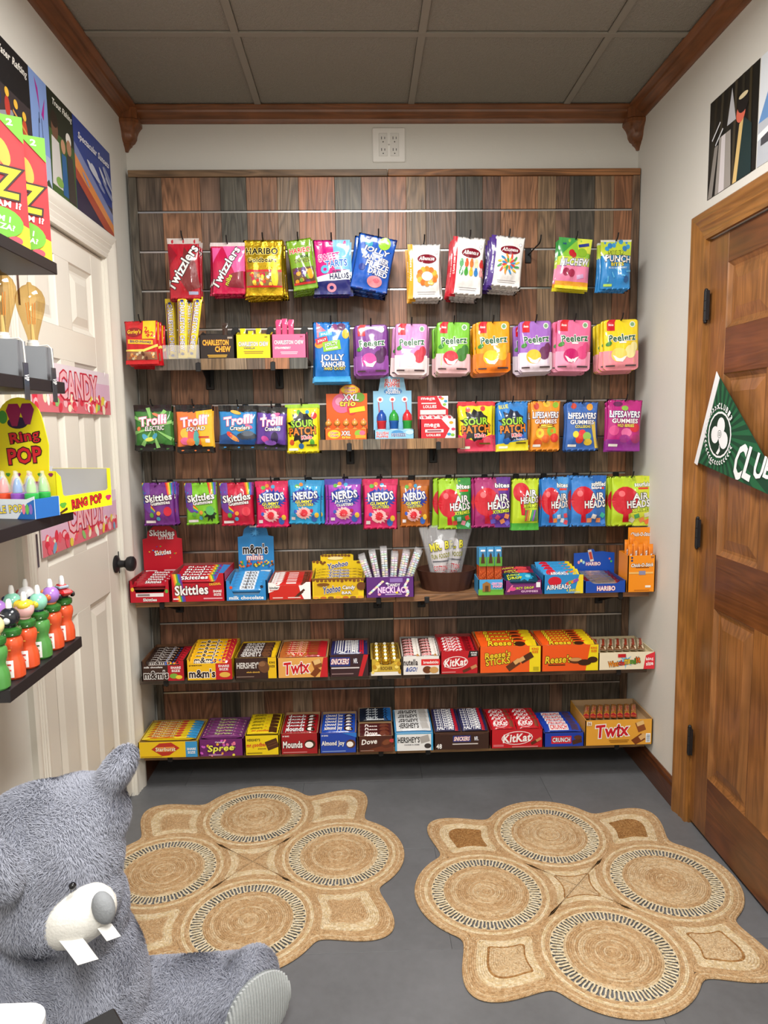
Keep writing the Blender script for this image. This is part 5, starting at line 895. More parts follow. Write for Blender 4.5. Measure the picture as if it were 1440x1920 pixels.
carton('yellow carton with red lettering and a chocolate block picture on the lowest shelf', 460, 524, 1417, 1381, 1342, 'e8cc1c', '5a4a1c', [tx("HERSHEY'S", 26, 78, 38, 14, '2a1810'), tx('mr.goodbar', 34, 50, 58, 26, 'c8202a', None, 3), ('r', 62, 30, 98, 78, '4a2a18', 20), ('r', 66, 46, 94, 50, '6a4228', 20), ('r', 66, 60, 94, 63, '6a4228', 20), ('r', 6, 8, 50, 13, '8a7a14'), tx('peanuts', 50, 32, 24, 7, '2a1810')], z=Z, bars=[B('yellow bar with red lettering in the yellow chocolate-block carton', 5, 'e4c61c', [tx("HERSHEY'S", 28, 72, 40, 28, '2a1810'), tx('mr.goodbar', 44, 34, 60, 34, 'c8202a'), ('r', 70, 10, 96, 90, '4a2a18')], T=.010, tilt=18, ov=1.1)], zf=.95, zb=.94)
mnd = lambda s, o: [tx(s, 34, 52, 56, 62, 'f4ecec', o), ('e', 80, 50, 14, 34, '3a2014'), ('e', 82, 48, 10, 22, 'f0ece8')]
carton('dark red carton with white lettering and a coconut bar picture on the lowest shelf', 527, 597, 1414, 1376, 1337, '9c1c24', KR, [tx('Mounds', 32, 46, 52, 34, WT, '2a1010'), ('e', 78, 46, 15, 22, '3a2014'), ('e', 76, 44, 11, 15, 'f0ece8'), tx('24 BARS', 14, 88, 18, 7, WT), ('r', 6, 6, 70, 11, 'c87a7c')], z=Z, bars=[B('dark red bar with white lettering in the dark red carton', 5, '9a1820', mnd('Mounds', '2a1010'), T=.013, tilt=22, ov=1.1)], zf=.85)
carton('royal blue carton with white lettering on the lowest shelf', 600, 669, 1411, 1374, 1336, '1f44a8', KR, [tx('Almond Joy', 36, 46, 62, 30, WT, '14245c'), ('e', 84, 44, 13, 22, '5a3420'), ('e', 82, 42, 9, 14, 'f0ece8'), tx('24 BARS', 14, 88, 18, 7, WT), ('r', 6, 6, 70, 11, '7a94d0'), ('p', [(60, 100), (100, 100), (100, 76)], '2a74cc')], z=Z, bars=[B('royal blue bar with white lettering in the royal blue carton', 5, '1f48ac', mnd('Almond Joy', '14245c'), T=.013, tilt=22, ov=1.1)], zf=.85)
carton('dark brown carton with white script lettering and chocolate swirl on the lowest shelf', 672, 738, 1409, 1380, 1353, '4a241c', KR, [('e', 70, 10, 60, 26, '6a3420', 10), ('e', 82, 54, 18, 30, '5a2c1c', 20), ('e', 80, 60, 12, 16, '7a4428', 20), ('e', 96, 70, 8, 12, 'b83a3a'), tx('Dove', 32, 66, 44, 34, 'f0ece8', None, 4, .2), ('r', 6, 6, 44, 11, '9a7a6c')], z=Z, d=.11, bars=[B('dark brown bar with pale script in the dark brown front carton', 3, '4a1c1c', [tx('Dove', 36, 50, 40, 60, 'e8dcd8', None, 0, .2), ('e', 78, 50, 16, 40, '6a3424')], T=.012, tilt=26, ov=1.2)], zf=.75)
carton('low kraft carton of dark blue bars standing behind the dark brown one', 672, 737, 1391, 1362, 1326, '1c2a4a', KR, [], Y=SHELFY+.118, z=Z, d=.115, bars=[B('dark blue and black bar in the carton behind the dark brown one', 4, '1c2434', [tx('dark', 40, 50, 40, 60, 'c8d0d8'), ('r', 76, 0, 100, 100, '2a6ab0')], T=.012, tilt=24, ov=1.2)], zf=.98, zb=.9)
hcc = lambda: [tx("HERSHEY'S", 36, 52, 60, 60, '2a2424'), ('r', 72, 20, 94, 90, 'b8b4b0', 12)]
carton('white carton with a blue edge and black lettering on the lowest shelf', 741, 812, 1407, 1374, 1330, 'e8e8e8', '4a94c8', [('r', 0, 0, 5, 100, '3a9cd0'), ('r', 95, 0, 100, 100, '3a9cd0'), ('r', 0, 94, 100, 100, '3a9cd0'), tx("HERSHEY'S", 36, 62, 58, 34, '1c1a1c'), ('r', 66, 46, 90, 84, 'a8a4a0', 15), ('e', 86, 26, 9, 14, '3a3434'), tx('COOKIES N CREME', 44, 34, 40, 8, '6a6a70')], z=Z, sidec='4aa4d4', bars=[B('silver-white bar with black lettering in the blue-edged white carton', 4, 'd4d4d4', hcc(), T=.010, tilt=20, ov=1.05)], zf=.98, zb=.95)
carton('wide dark brown carton with a small white-lettered badge in the middle of the lowest shelf', 814, 918, 1406, 1376, 1326, '38221c', '5a4030', [('r', 34, 46, 66, 86, '24387c'), tx('SNICKERS', 50, 66, 28, 26, WT, 'b82030', 0, .15), tx('NFL', 76, 66, 7, 24, WT, '24387c'), tx('48', 9, 22, 10, 30, WT), *lines(56, 34, 46, 1, 8, 'd0c8c4', 7), ('r', 10, 92, 90, 100, '4a3028')], z=Z, bars=[B('dark blue bar in the wide dark brown carton', 8, '28264c', hal(), m=2, T=.013, tilt=26, ov=1.2)], zf=.95, zb=.93)
carton('bright red carton with a big white oval on the lowest shelf', 921, 1018, 1404, 1370, 1335, 'c01a26', '9a3a3c', [*kk(50, 54, 54, 46, 3), ('r', 76, 24, 94, 40, '5a2c18', 30), ('r', 86, 36, 97, 50, 'c08a5a', 30), ('r', 4, 8, 24, 20, 'd06a70'), ('r', 40, 4, 90, 8, 'e09a9c')], z=Z, bars=[B('red bar pack in the bright red carton', 4, 'bc1824', [*kk(40, 54, 56, 52, 0), ('r', 76, 16, 94, 84, '8a4a38')], m=2, T=.013, tilt=26, ov=1.15)], zf=.92)
carton('cobalt blue carton with a red and white badge on the lowest shelf', 1020, 1095, 1403, 1378, 1345, '1c3ca4', '4a4a6c', [('r', 18, 22, 68, 78, 'd8242c'), tx('CRUNCH', 43, 50, 44, 34, WT, '14245c'), ('r', 70, 20, 94, 52, '4a2a18', 15), ('e', 84, 66, 10, 16, '5a3420')], z=Z, bars=[B('cobalt blue bar with a white badge in the cobalt carton', 5, '1f40a8', [('r', 14, 12, 66, 88, 'e8e0e0'), tx('CRUNCH', 40, 50, 46, 60, 'd8242c', WT), ('r', 74, 12, 94, 88, '4a3a5a')], T=.012, tilt=26, ov=1.15)], zf=.92)
carton('large golden carton with red slanted lettering at the right end of the lowest shelf', 1097, 1230, 1399, 1352, 1335, 'e0a038', KR, [tx('Twix', 40, 58, 50, 52, 'c81c28', WT, 4, .12), ('r', 76, 52, 88, 92, '8a4820', 20), ('r', 76, 76, 87, 92, 'e0b878', 20), ('r', 70, 4, 88, 34, '7a3c18', 35), ('r', 80, 22, 90, 40, 'd8a868', 35), ('r', 90, 8, 97, 44, 'f0f0f0'), *[('r', 91, 11+i*5, 96, 13.5+i*5, '7a8a9a') for i in range(6)], ('r', 2, 80, 9, 96, 'e8e0d0'), tx('36', 5.5, 88, 5, 12, '8a4a14'), *lines(50, 20, 30, 2, 7, 'a06a1c', 3.5)], z=Z, sidetop=1.0, bars=[B('gold and red bar standing on edge in the large golden carton', 1, 'b8782c', [tx('Twix', 50, 50, 44, 70, 'c81c28', 'e8d0a0'), ('r', 0, 0, 16, 100, '9a2428'), ('r', 86, 0, 100, 100, '9a2428')], m=8, rz=70, T=.022, s=(.04, .92), x=(.08, .92), jit=.8)], zf=.82, zb=.80)
# ================================================================ boxes on the short shelves
Z = Z2+.0005; YS = -.196
fine = lambda x, y, w, c: lines(x, y, w, 2, 7, c, 4)
def chew(label, x0, x1, c, items, barc, lab2, blob):
    ct = carton(label, x0, x1, 672, 628, 626, c, '2a2220' if c != 'f0dc1c' else 'd8c41a', items, Y=YS, z=Z, d=.11)
    w, d, hf, cx = ct[1], ct[2], ct[3], ct[5]
    # black oval price tab standing at the back corner
    q = MB(); P = [(.016*math.cos(a), .022+.024*math.sin(a)) for a in [2*math.pi*i/20 for i in range(20)]]; q.prism([(x, y+hf-.004) for x, y in P], 1, d-.009, d-.0075, '161414'); q.v = [(x+w*.40, y, z_) for x, y, z_ in q.v]; q.build('tab', CARD, ct[0])
    body, pr = bar_meshes(.075, .020, .012, barc, [], crimp=.010)
    mk(lambda m: m.box(-w/2+.004, w/2-.004, .004, d-.010, hf*.55, hf*.56, '2a2220'), 'insert', CARD, ct[0])
    for i in range(blob[0]):
        o = obj('candy_bar', body); o.location = (cx+(w*.22 if blob[0] == 1 else -w*.30)+(i % 3)*.028*blob[1], YS+.020+(i//3)*.022, Z+hf*.56+.006+.030+blob[2]*(1 if i % 2 else .6)); o.rotation_euler = Matrix(((0, -1, 0), (0, 0, -1), (1, 0, 0))).to_euler()
        tag(o, lab2+', '+('front', 'back')[i//3]+' row '+ORD[i % 3]+' from left', 'candy bar', lab2)
CH = 'CHARLESTON'
chew('black box with orange-yellow block lettering on the short upper shelf', 375, 441, '2a211e', [tx(CH, 46, 68, 74, 24, 'f0b83a', '8a3a1c'), tx('CHEW', 66, 40, 44, 24, 'f0b83a', '8a3a1c'), *fine(50, 14, 56, 'd8a83a'), ('r', 80, 84, 94, 92, 'a89a8a')], '3a2a22', 'dark wrapped bar standing in the black box', (1, 1.0, .012))
chew('yellow box with blue-edged lettering between the black and pink boxes', 443, 509, 'f0dc1c', [tx('CHARLESTON CHEW', 50, 60, 84, 19, WT, '2a2a6a'), tx('VANILLA', 38, 43, 32, 9, '2a2a6a'), *fine(50, 28, 56, 'a88a2a'), tx('24', 86, 90, 8, 7, '4a3a1a')], 'f0d81c', 'yellow wrapped bar standing in the yellow box', (3, 1.0, -.022))
chew('pink box with blue-edged lettering at the right end of the short upper shelf', 510, 575, 'ee6a94', [tx('CHARLESTON CHEW', 50, 66, 84, 18, WT, '5a2a6a'), tx('STRAWBERRY', 32, 42, 46, 10, WT), *fine(50, 24, 50, 'f0c0d0'), tx('24', 86, 90, 8, 7, '8a2a4a')], 'e0487c', 'crinkled pink wrapped bar standing in the pink box', (6, .8, .020))
# tall yellow bars leaning in a clear holder
hx0, hx1 = aty(309, 668, -.165).x, aty(382, 668, -.165).x
t = thing('clear_holder', 'clear plastic holder around the tall yellow bars on the short upper shelf', 'holder', ((hx0+hx1)/2, -.19, Z)); hw_ = (hx1-hx0)/2
def holder(m):
    m.box(-hw_, hw_, 0, .0015, 0, .05, 'f4f4f4'); m.box(-hw_, hw_, .12, .1215, 0, .09, 'f4f4f4'); m.box(-hw_, -hw_+.0015, .0015, .12, 0, .05, 'f4f4f4'); m.box(hw_-.0015, hw_, .0015, .12, 0, .05, 'f4f4f4'); m.box(-hw_+.0015, hw_-.0015, .0015, .12, 0, .0015, 'f4f4f4')
mk(holder, 'clear_tray', CLEAR, t)
cb, cp = bar_meshes(.222, .034, .013, 'f0d41c', [('t', 'CHARLESTON CHEW', 48, 52, 78, 50, 'f4f0f0', '2a2a7a'), ('r', 8, 12, 92, 19, '2a2a7a'), ('r', 8, 20, 92, 23, 'b82a3a'), ('s', 93, 50, 3, 26, 8, .5, '2a3a8c'), ('s', 8, 50, 3, 26, 8, .5, '2a3a8c')], crimp=.012)
for i, (x, tl, yy) in enumerate(((322, -1, .085), (343, 2, .030), (355, 4, .055), (366, 9, .030))):
    for kk_ in range(2 if i != 3 else 1):
        o = obj('candy_bar', cb); obj('printed_wrapper', cp, o); p = aty(x, 612, -.19+yy)
        mrot = Matrix(((0, -1, 0), (0, 0, -1), (1, 0, 0))).to_4x4(); mrot = Matrix.Rotation(math.radians(tl+180), 4, 'Y') @ mrot
        o.rotation_euler = mrot.to_euler(); o.location = (p.x, -.19+yy+kk_*.017, Z+.114+.002)
        tag(o, 'tall yellow bar with purple-edged lettering, '+ORD[i]+' from left, '+('in front', 'behind')[kk_], 'candy bar', 'tall yellow bars')
# lollipop carton
Z = Z3+.0005
ct = carton('orange lollipop carton with a flower-shaped badge on the short middle shelf', 609, 689, 823, 803, 800, 'e8641c', 'b8501c', [('e', 22, 50, 15, 40, 'f0c81e'), tx('Chupa', 22, 62, 20, 24, 'c8202a', WT), tx('Chups', 22, 34, 20, 24, 'c8202a', WT), tx('XXL', 50, 58, 22, 44, WT, '4a2a2a', 0, .1), tx('trio', 50, 22, 20, 24, 'e8d84a'), ('e', 80, 54, 10, 34, '8ab83a'), ('r', 72, 10, 96, 40, 'e8a02a'), ('e', 88, 60, 7, 22, 'e86a8a')], Y=YS, z=Z, d=.10,
    header=(611, 688, 722, [(0, 0), (100, 0), (100, 82), (84, 82), (82, 92), (68, 100), (48, 100), (34, 92), (32, 82), (0, 82)], 'e4601a', [('e', 58, 90, 22, 9, 'f0c41e'), tx('Chupa', 58, 93, 26, 6, 'c8202a', WT), tx('Chups', 58, 86, 26, 6, 'c8202a', WT), ('e', 38, 62, 24, 20, 'e06a94'), ('e', 32, 66, 10, 8, 'f0a0bc'), ('e', 62, 50, 12, 12, 'd83a3a'), ('e', 80, 74, 14, 10, '6a9a2c'), tx('XXL', 60, 74, 40, 14, 'e8e4e8', '4a2a3a', 0, .1), tx('trio', 52, 62, 40, 12, 'e8d84a', 'a83a1c', 0, .15), ('r', 56, 44, 94, 54, 'e8d82a', 8)]))
lm = MB(); lm.ball((0, 0, 0), (.0125, .0115, .0115), 'd89a4a', 12, 8); lm.v = [(a*(1+.1*math.sin(300*c+500*b)), b, c) for a, b, c in lm.v]; lme = lm.mesh('wrapped_ball', FILM, True)
lw = MB(); lw.tube([(0, 0, .010), (0, 0, .062)], .0016, 'f0ece4', 6); lwe = lw.mesh('stick', PLAST)
lt = MB(); lt.lathe([(.004, .010), (.003, .013), (.010, .022)], 'e8d0a0', 10); lte = lt.mesh('wrapper_twist', CLEAR)
mk(lambda m: m.box(-ct[1]/2+.004, ct[1]/2-.004, .004, .085, ct[3]*.5, ct[3]*.51, 'b8501c'), 'insert', CARD, ct[0])
for i in range(10):
    o = obj('lollipop', lme); o.color = (1, 1, 1, 1); obj('stick', lwe, o); obj('wrapper_twist', lte, o)
    o.location = (ct[5]-.065+(i % 5)*.0325, YS+.018+(i//5)*.008, Z+ct[3]*.51+.0125+(i//5)*.0265); o.rotation_euler = (math.radians(-50), math.radians(40-(i*53 % 80)), 0) if False else (math.radians(-74), math.radians(-6+(i*53 % 12)), 0)
    tag(o, 'wrapped lollipop in the orange lollipop carton, '+('front', 'back')[i//5]+' row '+ORD[i % 5]+' from left', 'lollipop', 'wrapped lollipops')
# slush squeeze cups
ct = carton('pale blue carton with stepped header holding domed slush cups', 702, 777, 823, 806, 804, '8ac4e4', '9ac8e0', [tx('SLUSH', 20, 62, 30, 36, 'c8283c', WT), tx('PUPPIE', 20, 24, 30, 26, 'c8283c', WT), ('e', 58, 60, 16, 34, '4a90c8'), tx('SQUEEZE', 60, 40, 36, 40, '24488c', WT), ('e', 88, 70, 10, 26, 'b8dcf0')], Y=YS, z=Z, d=.10, sidetop=.9,
    header=(699, 771, 706, [(0, 0), (100, 0), (100, 75), (86, 75), (82, 90), (80, 100), (20, 100), (18, 90), (14, 75), (0, 75)], '8ec6e6', [tx('SLUSH', 50, 92, 38, 7, 'c8283c', WT), tx('PUPPIE', 50, 84.5, 40, 7, 'c8283c', WT), ('e', 52, 74, 24, 6, '4a8ac4'), tx('DOUBLE', 52, 77, 28, 4, WT), tx('SQUEEZE', 52, 72, 38, 5, WT, '24488c'), *[('e', 18+i*32, 60, 8, 5, 'e8f0f8') for i in range(3)], *[('e', 18+i*32, 60, 4, 2.6, 'd84a4a') for i in range(3)], *[('r', 14+i*36, 20, 17+i*36, 56, 'b85a6a', 4) for i in range(3)]]))
for i, (px, c1, c2) in enumerate(((716, '1f4aa0', 'c82c34'), (739, '2f9a3c', '1f5aa8'), (764, 'c82c34', '2f9a3c'))):
    p = aty(px, 815, YS+.03); t = thing('slush_cup', 'slush squeeze cup with a '+['blue dome', 'green dome', 'red dome'][i]+' in the pale blue carton', 'candy cup', (p.x, YS+.032, Z+.0022))
    mk(lambda m: m.lathe([(0, 0), (.013, 0), (.014, .004), (.0175, .058), (.0185, .060), (.0185, .064), (.017, .065)], c2, 18), 'cup', PLAST, t, True)
    mk(lambda m: m.lathe([(.0185, .065), (.0182, .078), (.015, .088), (.009, .096), (.006, .099), (.0055, .104), (0, .105)], c1, 18), 'dome_lid', PLAST, t, True)
    mk(lambda m: m.lathe([(.0152, .016), (.0166, .034)], 'd8e8f0', 18), 'label_band', PAPER, t, True)
# mega lollies
carton('red and white spotted lolly carton at the right end of the short middle shelf', 788, 854, 823, 787, 784, 'cc2230', 'e8e0dc', [('p', [(70, 0), (100, 0), (100, 100), (60, 100), (84, 50)], 'f0ecea'), *[('e', x, y, 6, 8, c) for x, y, c in ((88, 80, 'e8a02a'), (94, 46, 'e84a6a'), (82, 20, '3a9ac0'), (92, 16, '8ac04a'))], tx('mega', 34, 64, 44, 24, WT), ('r', 14, 30, 66, 46, 'f0ecea'), tx('LOLLIES', 38, 16, 40, 12, WT), ('r', 20, 34, 60, 42, '8a3a4a')], Y=YS, z=Z, d=.10, sidetop=.95,
    header=(783, 840, 743, rect, 'cc2230', [tx('mega', 34, 91, 46, 9, WT), ('p', [(64, 100), (100, 100), (100, 60), (80, 70)], 'f0ecea'), *[('e', x, y, 6, 4, c) for x, y, c in ((80, 92, 'e8a02a'), (92, 84, '3a9ac0'), (88, 74, '8ac04a'), (74, 96, 'e84a6a'))], tx('LOLLIES', 40, 68, 44, 9, WT), ('r', 12, 76, 60, 80, 'f0d0d0'), ('r', 8, 44, 92, 58, 'e8d8d8')]),
    bars=[B('white wrapped lolly in the red and white spotted carton', 2, 'e8e0e0', [('e', 50, 50, 20, 30, 'd84a5a')], m=4, T=.016, tilt=20)], zf=.8, zb=.85)
# ================================================================ left wall: black shelves and what stands on them
SHX, SY0, SY1 = -.80, -1.505, -1.147
SZ = [1.742, 1.474, 1.178, .867]
for i, z in enumerate(SZ):
    t = thing('floating_shelf', ['top black floating shelf under the two game boxes', 'black floating shelf holding the bulb lamps', 'black floating shelf under the ring candy box', 'lowest black floating shelf holding the juice bottles'][i], 'shelf', (XL, (SY0+SY1)/2, z), group='black floating shelves')
    mk(lambda m: m.bbox(.0005, SHX-XL, SY0-(SY0+SY1)/2, SY1-(SY0+SY1)/2, -.026, 0, '1d191b', .0012), 'board', MATTE, t)
    for yy in (-.12, .12): mk(lambda m: m.lathe([(0, -.0275), (.008, -.0275), (.009, -.026), (0, -.026)], '6a6a6c', 12, .06, yy), 'fixing_cap', STEEL, t)
# game boxes, turned towards the room
HB = [('r', 0, 0, 100, 100, 'c2232c'), ('p', [(0, 0), (100, 0), (100, 16), (90, 20), (60, 14), (40, 22), (0, 24)], 'f0d21c'), ('p', [(40, 100), (76, 100), (98, 76), (98, 62), (60, 62), (46, 80)], 'c8282e'), ('p', [(45, 100), (66, 100), (78, 88), (70, 70), (50, 70)], 'f0c81c'),
      ('e', 66, 82, 10, 9, 'e8b04a'), ('e', 80, 72, 6, 11, 'e0a83c', 15), ('e', 66, 79, 8, 8.5, 'eeb48c'), ('r', 57, 84, 76, 89, 'c8303c', -6), ('r', 60, 85, 69, 92, 'f0ece4', -6), ('e', 62.5, 79, 1.3, 1.4, '3a2a24'), ('e', 69, 78.5, 1.3, 1.4, '3a2a24'), ('e', 66, 74.5, 2.4, .8, 'b84a4a'), ('p', [(56, 62), (78, 62), (76, 70), (60, 71)], 'ee6a3c'),
      ('p', [(74, 100), (100, 100), (100, 80)], '6cb22e'), ('t', '2', 88, 95, 6, 5, WT), ('t', 'HEDBAN', 32, 50, 58, 22, 'f4dc1e', '2a1010', -4), ('t', 'Z', 81, 49, 27, 23, 'f4dc1e', '2a1010', -6),
      ('t', 'WHAT AM I?', 66, 34, 56, 5, WT, None, -6), ('e', 74, 19, 21, 11.5, '6cb22e', -12), ('t', 'AM I', 74, 22, 18, 4.5, WT, None, -10), ('t', 'PIZZA?', 74, 16, 25, 4.5, WT, None, -10), ('t', '6+', 48, 5, 8, 4, 'b8402a'), ('e', 86, 5, 7, 3.5, 'd84a5a')]
for i, (px, py, lab) in enumerate(((-.802, -1.165, 'red and yellow game box standing at the far end of the top black shelf'), (-.802, -1.272, 'red and yellow game box standing nearest on the top black shelf'))):
    Wb, Hb, Db = .20, .262, .055; a = math.radians(30)
    t = thing('game_box', lab, 'game box', (px, py, SZ[0]+.0005), (0, 0, a), 'two game boxes')
    m = MB(); m.bbox(-Wb, 0, 0, Db, 0, Hb, 'c2232c', .0012); m.build('box', CARD, t)
    printed(HB, Wb, Hb, lambda x, y, l: (x-Wb/2, -l, y)).build('printed_front', CARD, t, weld=False)
# bulb lamps
AMB = glassmat('amber_glass', 'f5e2b8')
for i, (lx, ly) in enumerate(((-.845, -1.195), (-.845, -1.330), (-.845, -1.462))):
    t = thing('bulb_lamp', ['grey block lamp with an amber bulb at the far end of its shelf', 'grey block lamp with an amber bulb in the middle of its shelf', 'grey block lamp at the near end of its shelf'][i], 'lamp', (lx, ly, SZ[1]+.0005), group='bulb lamps')
    mk(lambda m: m.prism([(.040*math.cos(math.radians(30+60*k)), .040*math.sin(math.radians(30+60*k))) for k in range(6)], 2, 0, .074, '74777c'), 'block', MATTE, t)
    mk(lambda m: m.lathe([(.013, .074), (.013, .084), (.011, .086), (.011, .090)], 'd8d4cc', 16), 'socket', PLAST, t, True)
    pr = [(.010, .088), (.012, .100), (.020, .128), (.027, .152), (.0305, .172), (.030, .184), (.025, .197), (.015, .207), (.006, .211), (.004, .216), (0, .217)]
    mk(lambda m: m.lathe(pr, 'f2cf8c', 28), 'glass_bulb', AMB, t, 'all')
    mk(lambda m: [m.tube([(.007*math.cos(k*1.57), .007*math.sin(k*1.57), .125), (.010*math.cos(k*1.57), .010*math.sin(k*1.57), .172)], .0009, 'e8a04a', 6) for k in range(4)], 'filament', MATTE, t)
    mk(lambda m: m.tube([(0, 0, .09), (0, 0, .125)], [.005, .003], 'e8e0d0', 8), 'glass_stem', PLAST, t, True)
    mk(lambda m: m.tube([(.008, -.004, .0765), (.036, -.010, .0775), (.0445, -.012, .070), (.0455, -.012, .045), (.046, -.012, .020)], .0016, 'e8e4dc', 6), 'cord', PLAST, t, True)
    g = mk(lambda m: m.bbox(.0455, .0475, -.024, -.002, -.048, .028, '3c3c40', .0006), 'tag', PLAST, t)
    printed([('t', 'VIP', 50, 60, 60, 26, 'e8e8e8', None, -90)], .022, .076, lambda x, y, l: (.0475+l, x-.013, y-.048)).build('printed_tag', PLAST, g, weld=False)
# ring candy box, corner towards the viewer
K = Vector((-.787, -1.262, SZ[2]+.0005)); be = math.radians(74)
t = thing('ring_candy_box', 'yellow ring candy box with a tall rounded header on the black shelf', 'candy box', K, (0, 0, be))     # local x runs along the right face, y along the left face
RW, RL, RH = .195, .165, .096; YEL = 'efe01c'
rp = mk(lambda m: (m.prism([(0, 0), (RW, 0), (RW, RH*.82), (RW*.90, RH), (0, RH)], 1, 0, .0015, YEL) if False else m.prism([(0, 0), (RW, 0), (RW, RH*.95), (RW-.012, RH*.95), (RW-.012, RH*.44), (RW-.018, RH*.40), (.026, RH*.40), (.020, RH*.44), (.016, RH*.86), (0, RH)], 1, 0, .0016, YEL)), 'front_panel', CARD, t)
gem = lambda x, y, s, c: [('p', [(x-s*.6, y+s*.9), (x-s, y+s*.3), (x-s*.35, y-s*1.1), (x+s*.35, y-s*1.1), (x+s, y+s*.3), (x+s*.6, y+s*.9)], c)]
printed([('t', 'RING POP', 52, 20, 56, 22, 'c8202c', '3a1418', 3), *gem(9, 20, 6, '5aa83a'), *gem(93, 22, 6, 'c02a6a'), ('r', 2, 3, 16, 9, '4a2a18', 20)], RW, RH, lambda x, y, l: (x+RW/2, -l, y)).build('printed_front', CARD, rp, weld=False)
sp_ = mk(lambda m: m.prism([(0, 0), (RL, 0), (RL, RH), (0, RH)], 0, 0, .0016, YEL), 'side_panel', CARD, t)
printed([*gem(66, 58, 20, 'a01c5c'), ('e', 62, 20, 14, 8, '3f8a34'), ('t', '24 CT', 84, 16, 20, 12, '3a3018'), *[q for k in range(6) for q in gem(8+k*17, 92, 4, ['c8202c', '3f8a34', '8a1c5c'][k % 3])]], RL, RH, lambda x, y, l: (-l, RL/2-x, y)).build('printed_side', CARD, sp_, weld=False)
mk(lambda m: (m.box(RW-.0016, RW, .0017, RL, 0, RH*.95, YEL), m.box(RW-.003, RW-.0017, .002, RL-.002, .001, RH*.94, 'b8b8bc')), 'side_panel', CARD, t)
mk(lambda m: m.box(.0017, RW-.0017, RL-.0016, RL, 0, RH, 'b8b8bc'), 'back_panel', CARD, t)
mk(lambda m: m.box(.0017, RW-.0032, .0017, RL-.0017, 0, .0012, 'b8b8bc'), 'base', CARD, t)
HWd, HHt = .135, .165; cv = [(-HWd/2, 0), (HWd/2, 0), (HWd/2+.004, .06), (HWd*.46, .105)] + [(HWd*.44*math.cos(a), .110+.055*math.sin(a)) for a in [math.pi*k/12 for k in range(1, 12)]] + [(-HWd*.46, .105), (-HWd/2-.004, .06)]
hd = mk(lambda m: m.prism([(RL*.56-x, RH*.98+z) for x, z in cv], 0, .010, .0116, YEL), 'header_card', CARD, t)
printed([('e', 46, 66, 20, 8, '2a1440'), *gem(40, 78, 15, '9c1c54'), *gem(66, 79, 14, '8a1c5c'), ('e', 18, 74, 9, 9, '4a9a3c'), ('t', 'Ring', 58, 46, 58, 18, 'cc1f2c', '2a1014', 8), ('t', 'POP', 56, 22, 66, 22, 'cc1f2c', '2a1014', 4)], HWd, HHt, lambda x, y, l: (.010-l, RL*.56-x, RH*.98+y)).build('printed_header', CARD, hd, weld=False)
wm = MB(); wm.ball((0, 0, 0), (.018, .013, .013), '8cc43c', 12, 8)
for s in (-1, 1): wm.face([(s*.014, -.004, 0), (s*.034, -.014, .004), (s*.034, .014, -.004), (s*.014, .004, 0)], 'b8dc6a')
for i, (x, y, c, lab) in enumerate(((.060, .045, '8cc43c', 'green wrapped candy in the yellow ring candy box'), (.095, .050, 'c83a6c', 'pink wrapped candy in the yellow ring candy box'), (.045, .100, '2a6ac0', 'blue wrapped candy in the yellow ring candy box'))):
    m = MB(); m.v = list(wm.v); m.f = list(wm.f); m.c = [c]*len(wm.f); o = m.build('wrapped_candy', FILM, None, True)
    R_ = Matrix.Rotation(be, 4, 'Z'); p = K + R_ @ Vector((x, y, 0)); o.location = (p.x, p.y, K.z+.0165); o.rotation_euler = (0, 0, be+.3+i*.9); tag(o, lab, 'candy')
# bottle candy tray
t = thing('bottle_candy_tray', 'white and blue tray of cone-shaped bottle candies on the black shelf', 'candy box', (-.800, -1.345, SZ[2]+.0005), (0, 0, math.radians(-16))); tw, td, thh = .15, .075, .042
fp_ = mk(lambda m: m.prism([(-tw, 0), (0, 0), (0, thh*1.15), (-.02, thh), (-tw, thh)], 1, 0, .0015, 'dce4ec'), 'front_panel', CARD, t)
printed([('p', [(70, 0), (100, 0), (100, 100), (88, 80)], '2a6ab8'), ('t', 'BOTTLE POP', 44, 46, 72, 40, 'f0d83a', '2a4a9c', 4), *[('e', 82+i*6, 50, 3, 26, ['e87a9a', '6ac05a', '8a6ac0'][i]) for i in range(3)]], tw, thh, lambda x, y, l: (x-tw/2, -l, y)).build('printed_front', CARD, fp_, weld=False)
mk(lambda m: (m.box(-.0015, 0, .0016, td, 0, thh, '2a6ab8'), m.box(-tw, -tw+.0015, .0016, td, 0, thh, '2a6ab8'), m.box(-tw, 0, td, td+.0015, 0, thh, 'dce4ec'), m.box(-tw+.0015, -.0015, .0016, td, 0, .0012, 'dce4ec')), 'tray_walls', CARD, t)
Rt = Matrix.Rotation(t.rotation_euler.z, 4, 'Z')
for i in range(8):
    p = t.location + Rt @ Vector((-.022-(i % 4)*.035, .020+(i//4)*.036, .0014)); c = ['2fa84a', '8a4ab0', 'd84a2a', '2a7ac0'][i % 4]
    b = thing('bottle_candy', 'cone-shaped bottle candy with a '+['green', 'purple', 'red', 'blue'][i % 4]+' collar, '+['front', 'back'][i//4]+' row of the tray', 'candy', p)
    mk(lambda m: m.lathe([(0, 0), (.012, 0), (.013, .03), (.0145, .034), (.0145, .050), (.012, .052)], c, 14), 'collar', PLAST, b, True)
    mk(lambda m: m.lathe([(.0145, .052), (.013, .066), (.008, .082), (.004, .090), (.004, .097), (0, .098)], 'f0f4f4', 14), 'clear_dome', CLEAR, b, True)
    mk(lambda m: m.lathe([(.010, .053), (.009, .066), (.005, .080), (0, .086)], ['8ac86a', '5a8ac8', 'e87a7a', '6aa8e0'][i % 4], 12), 'candy_tip', PLAST, b, True)
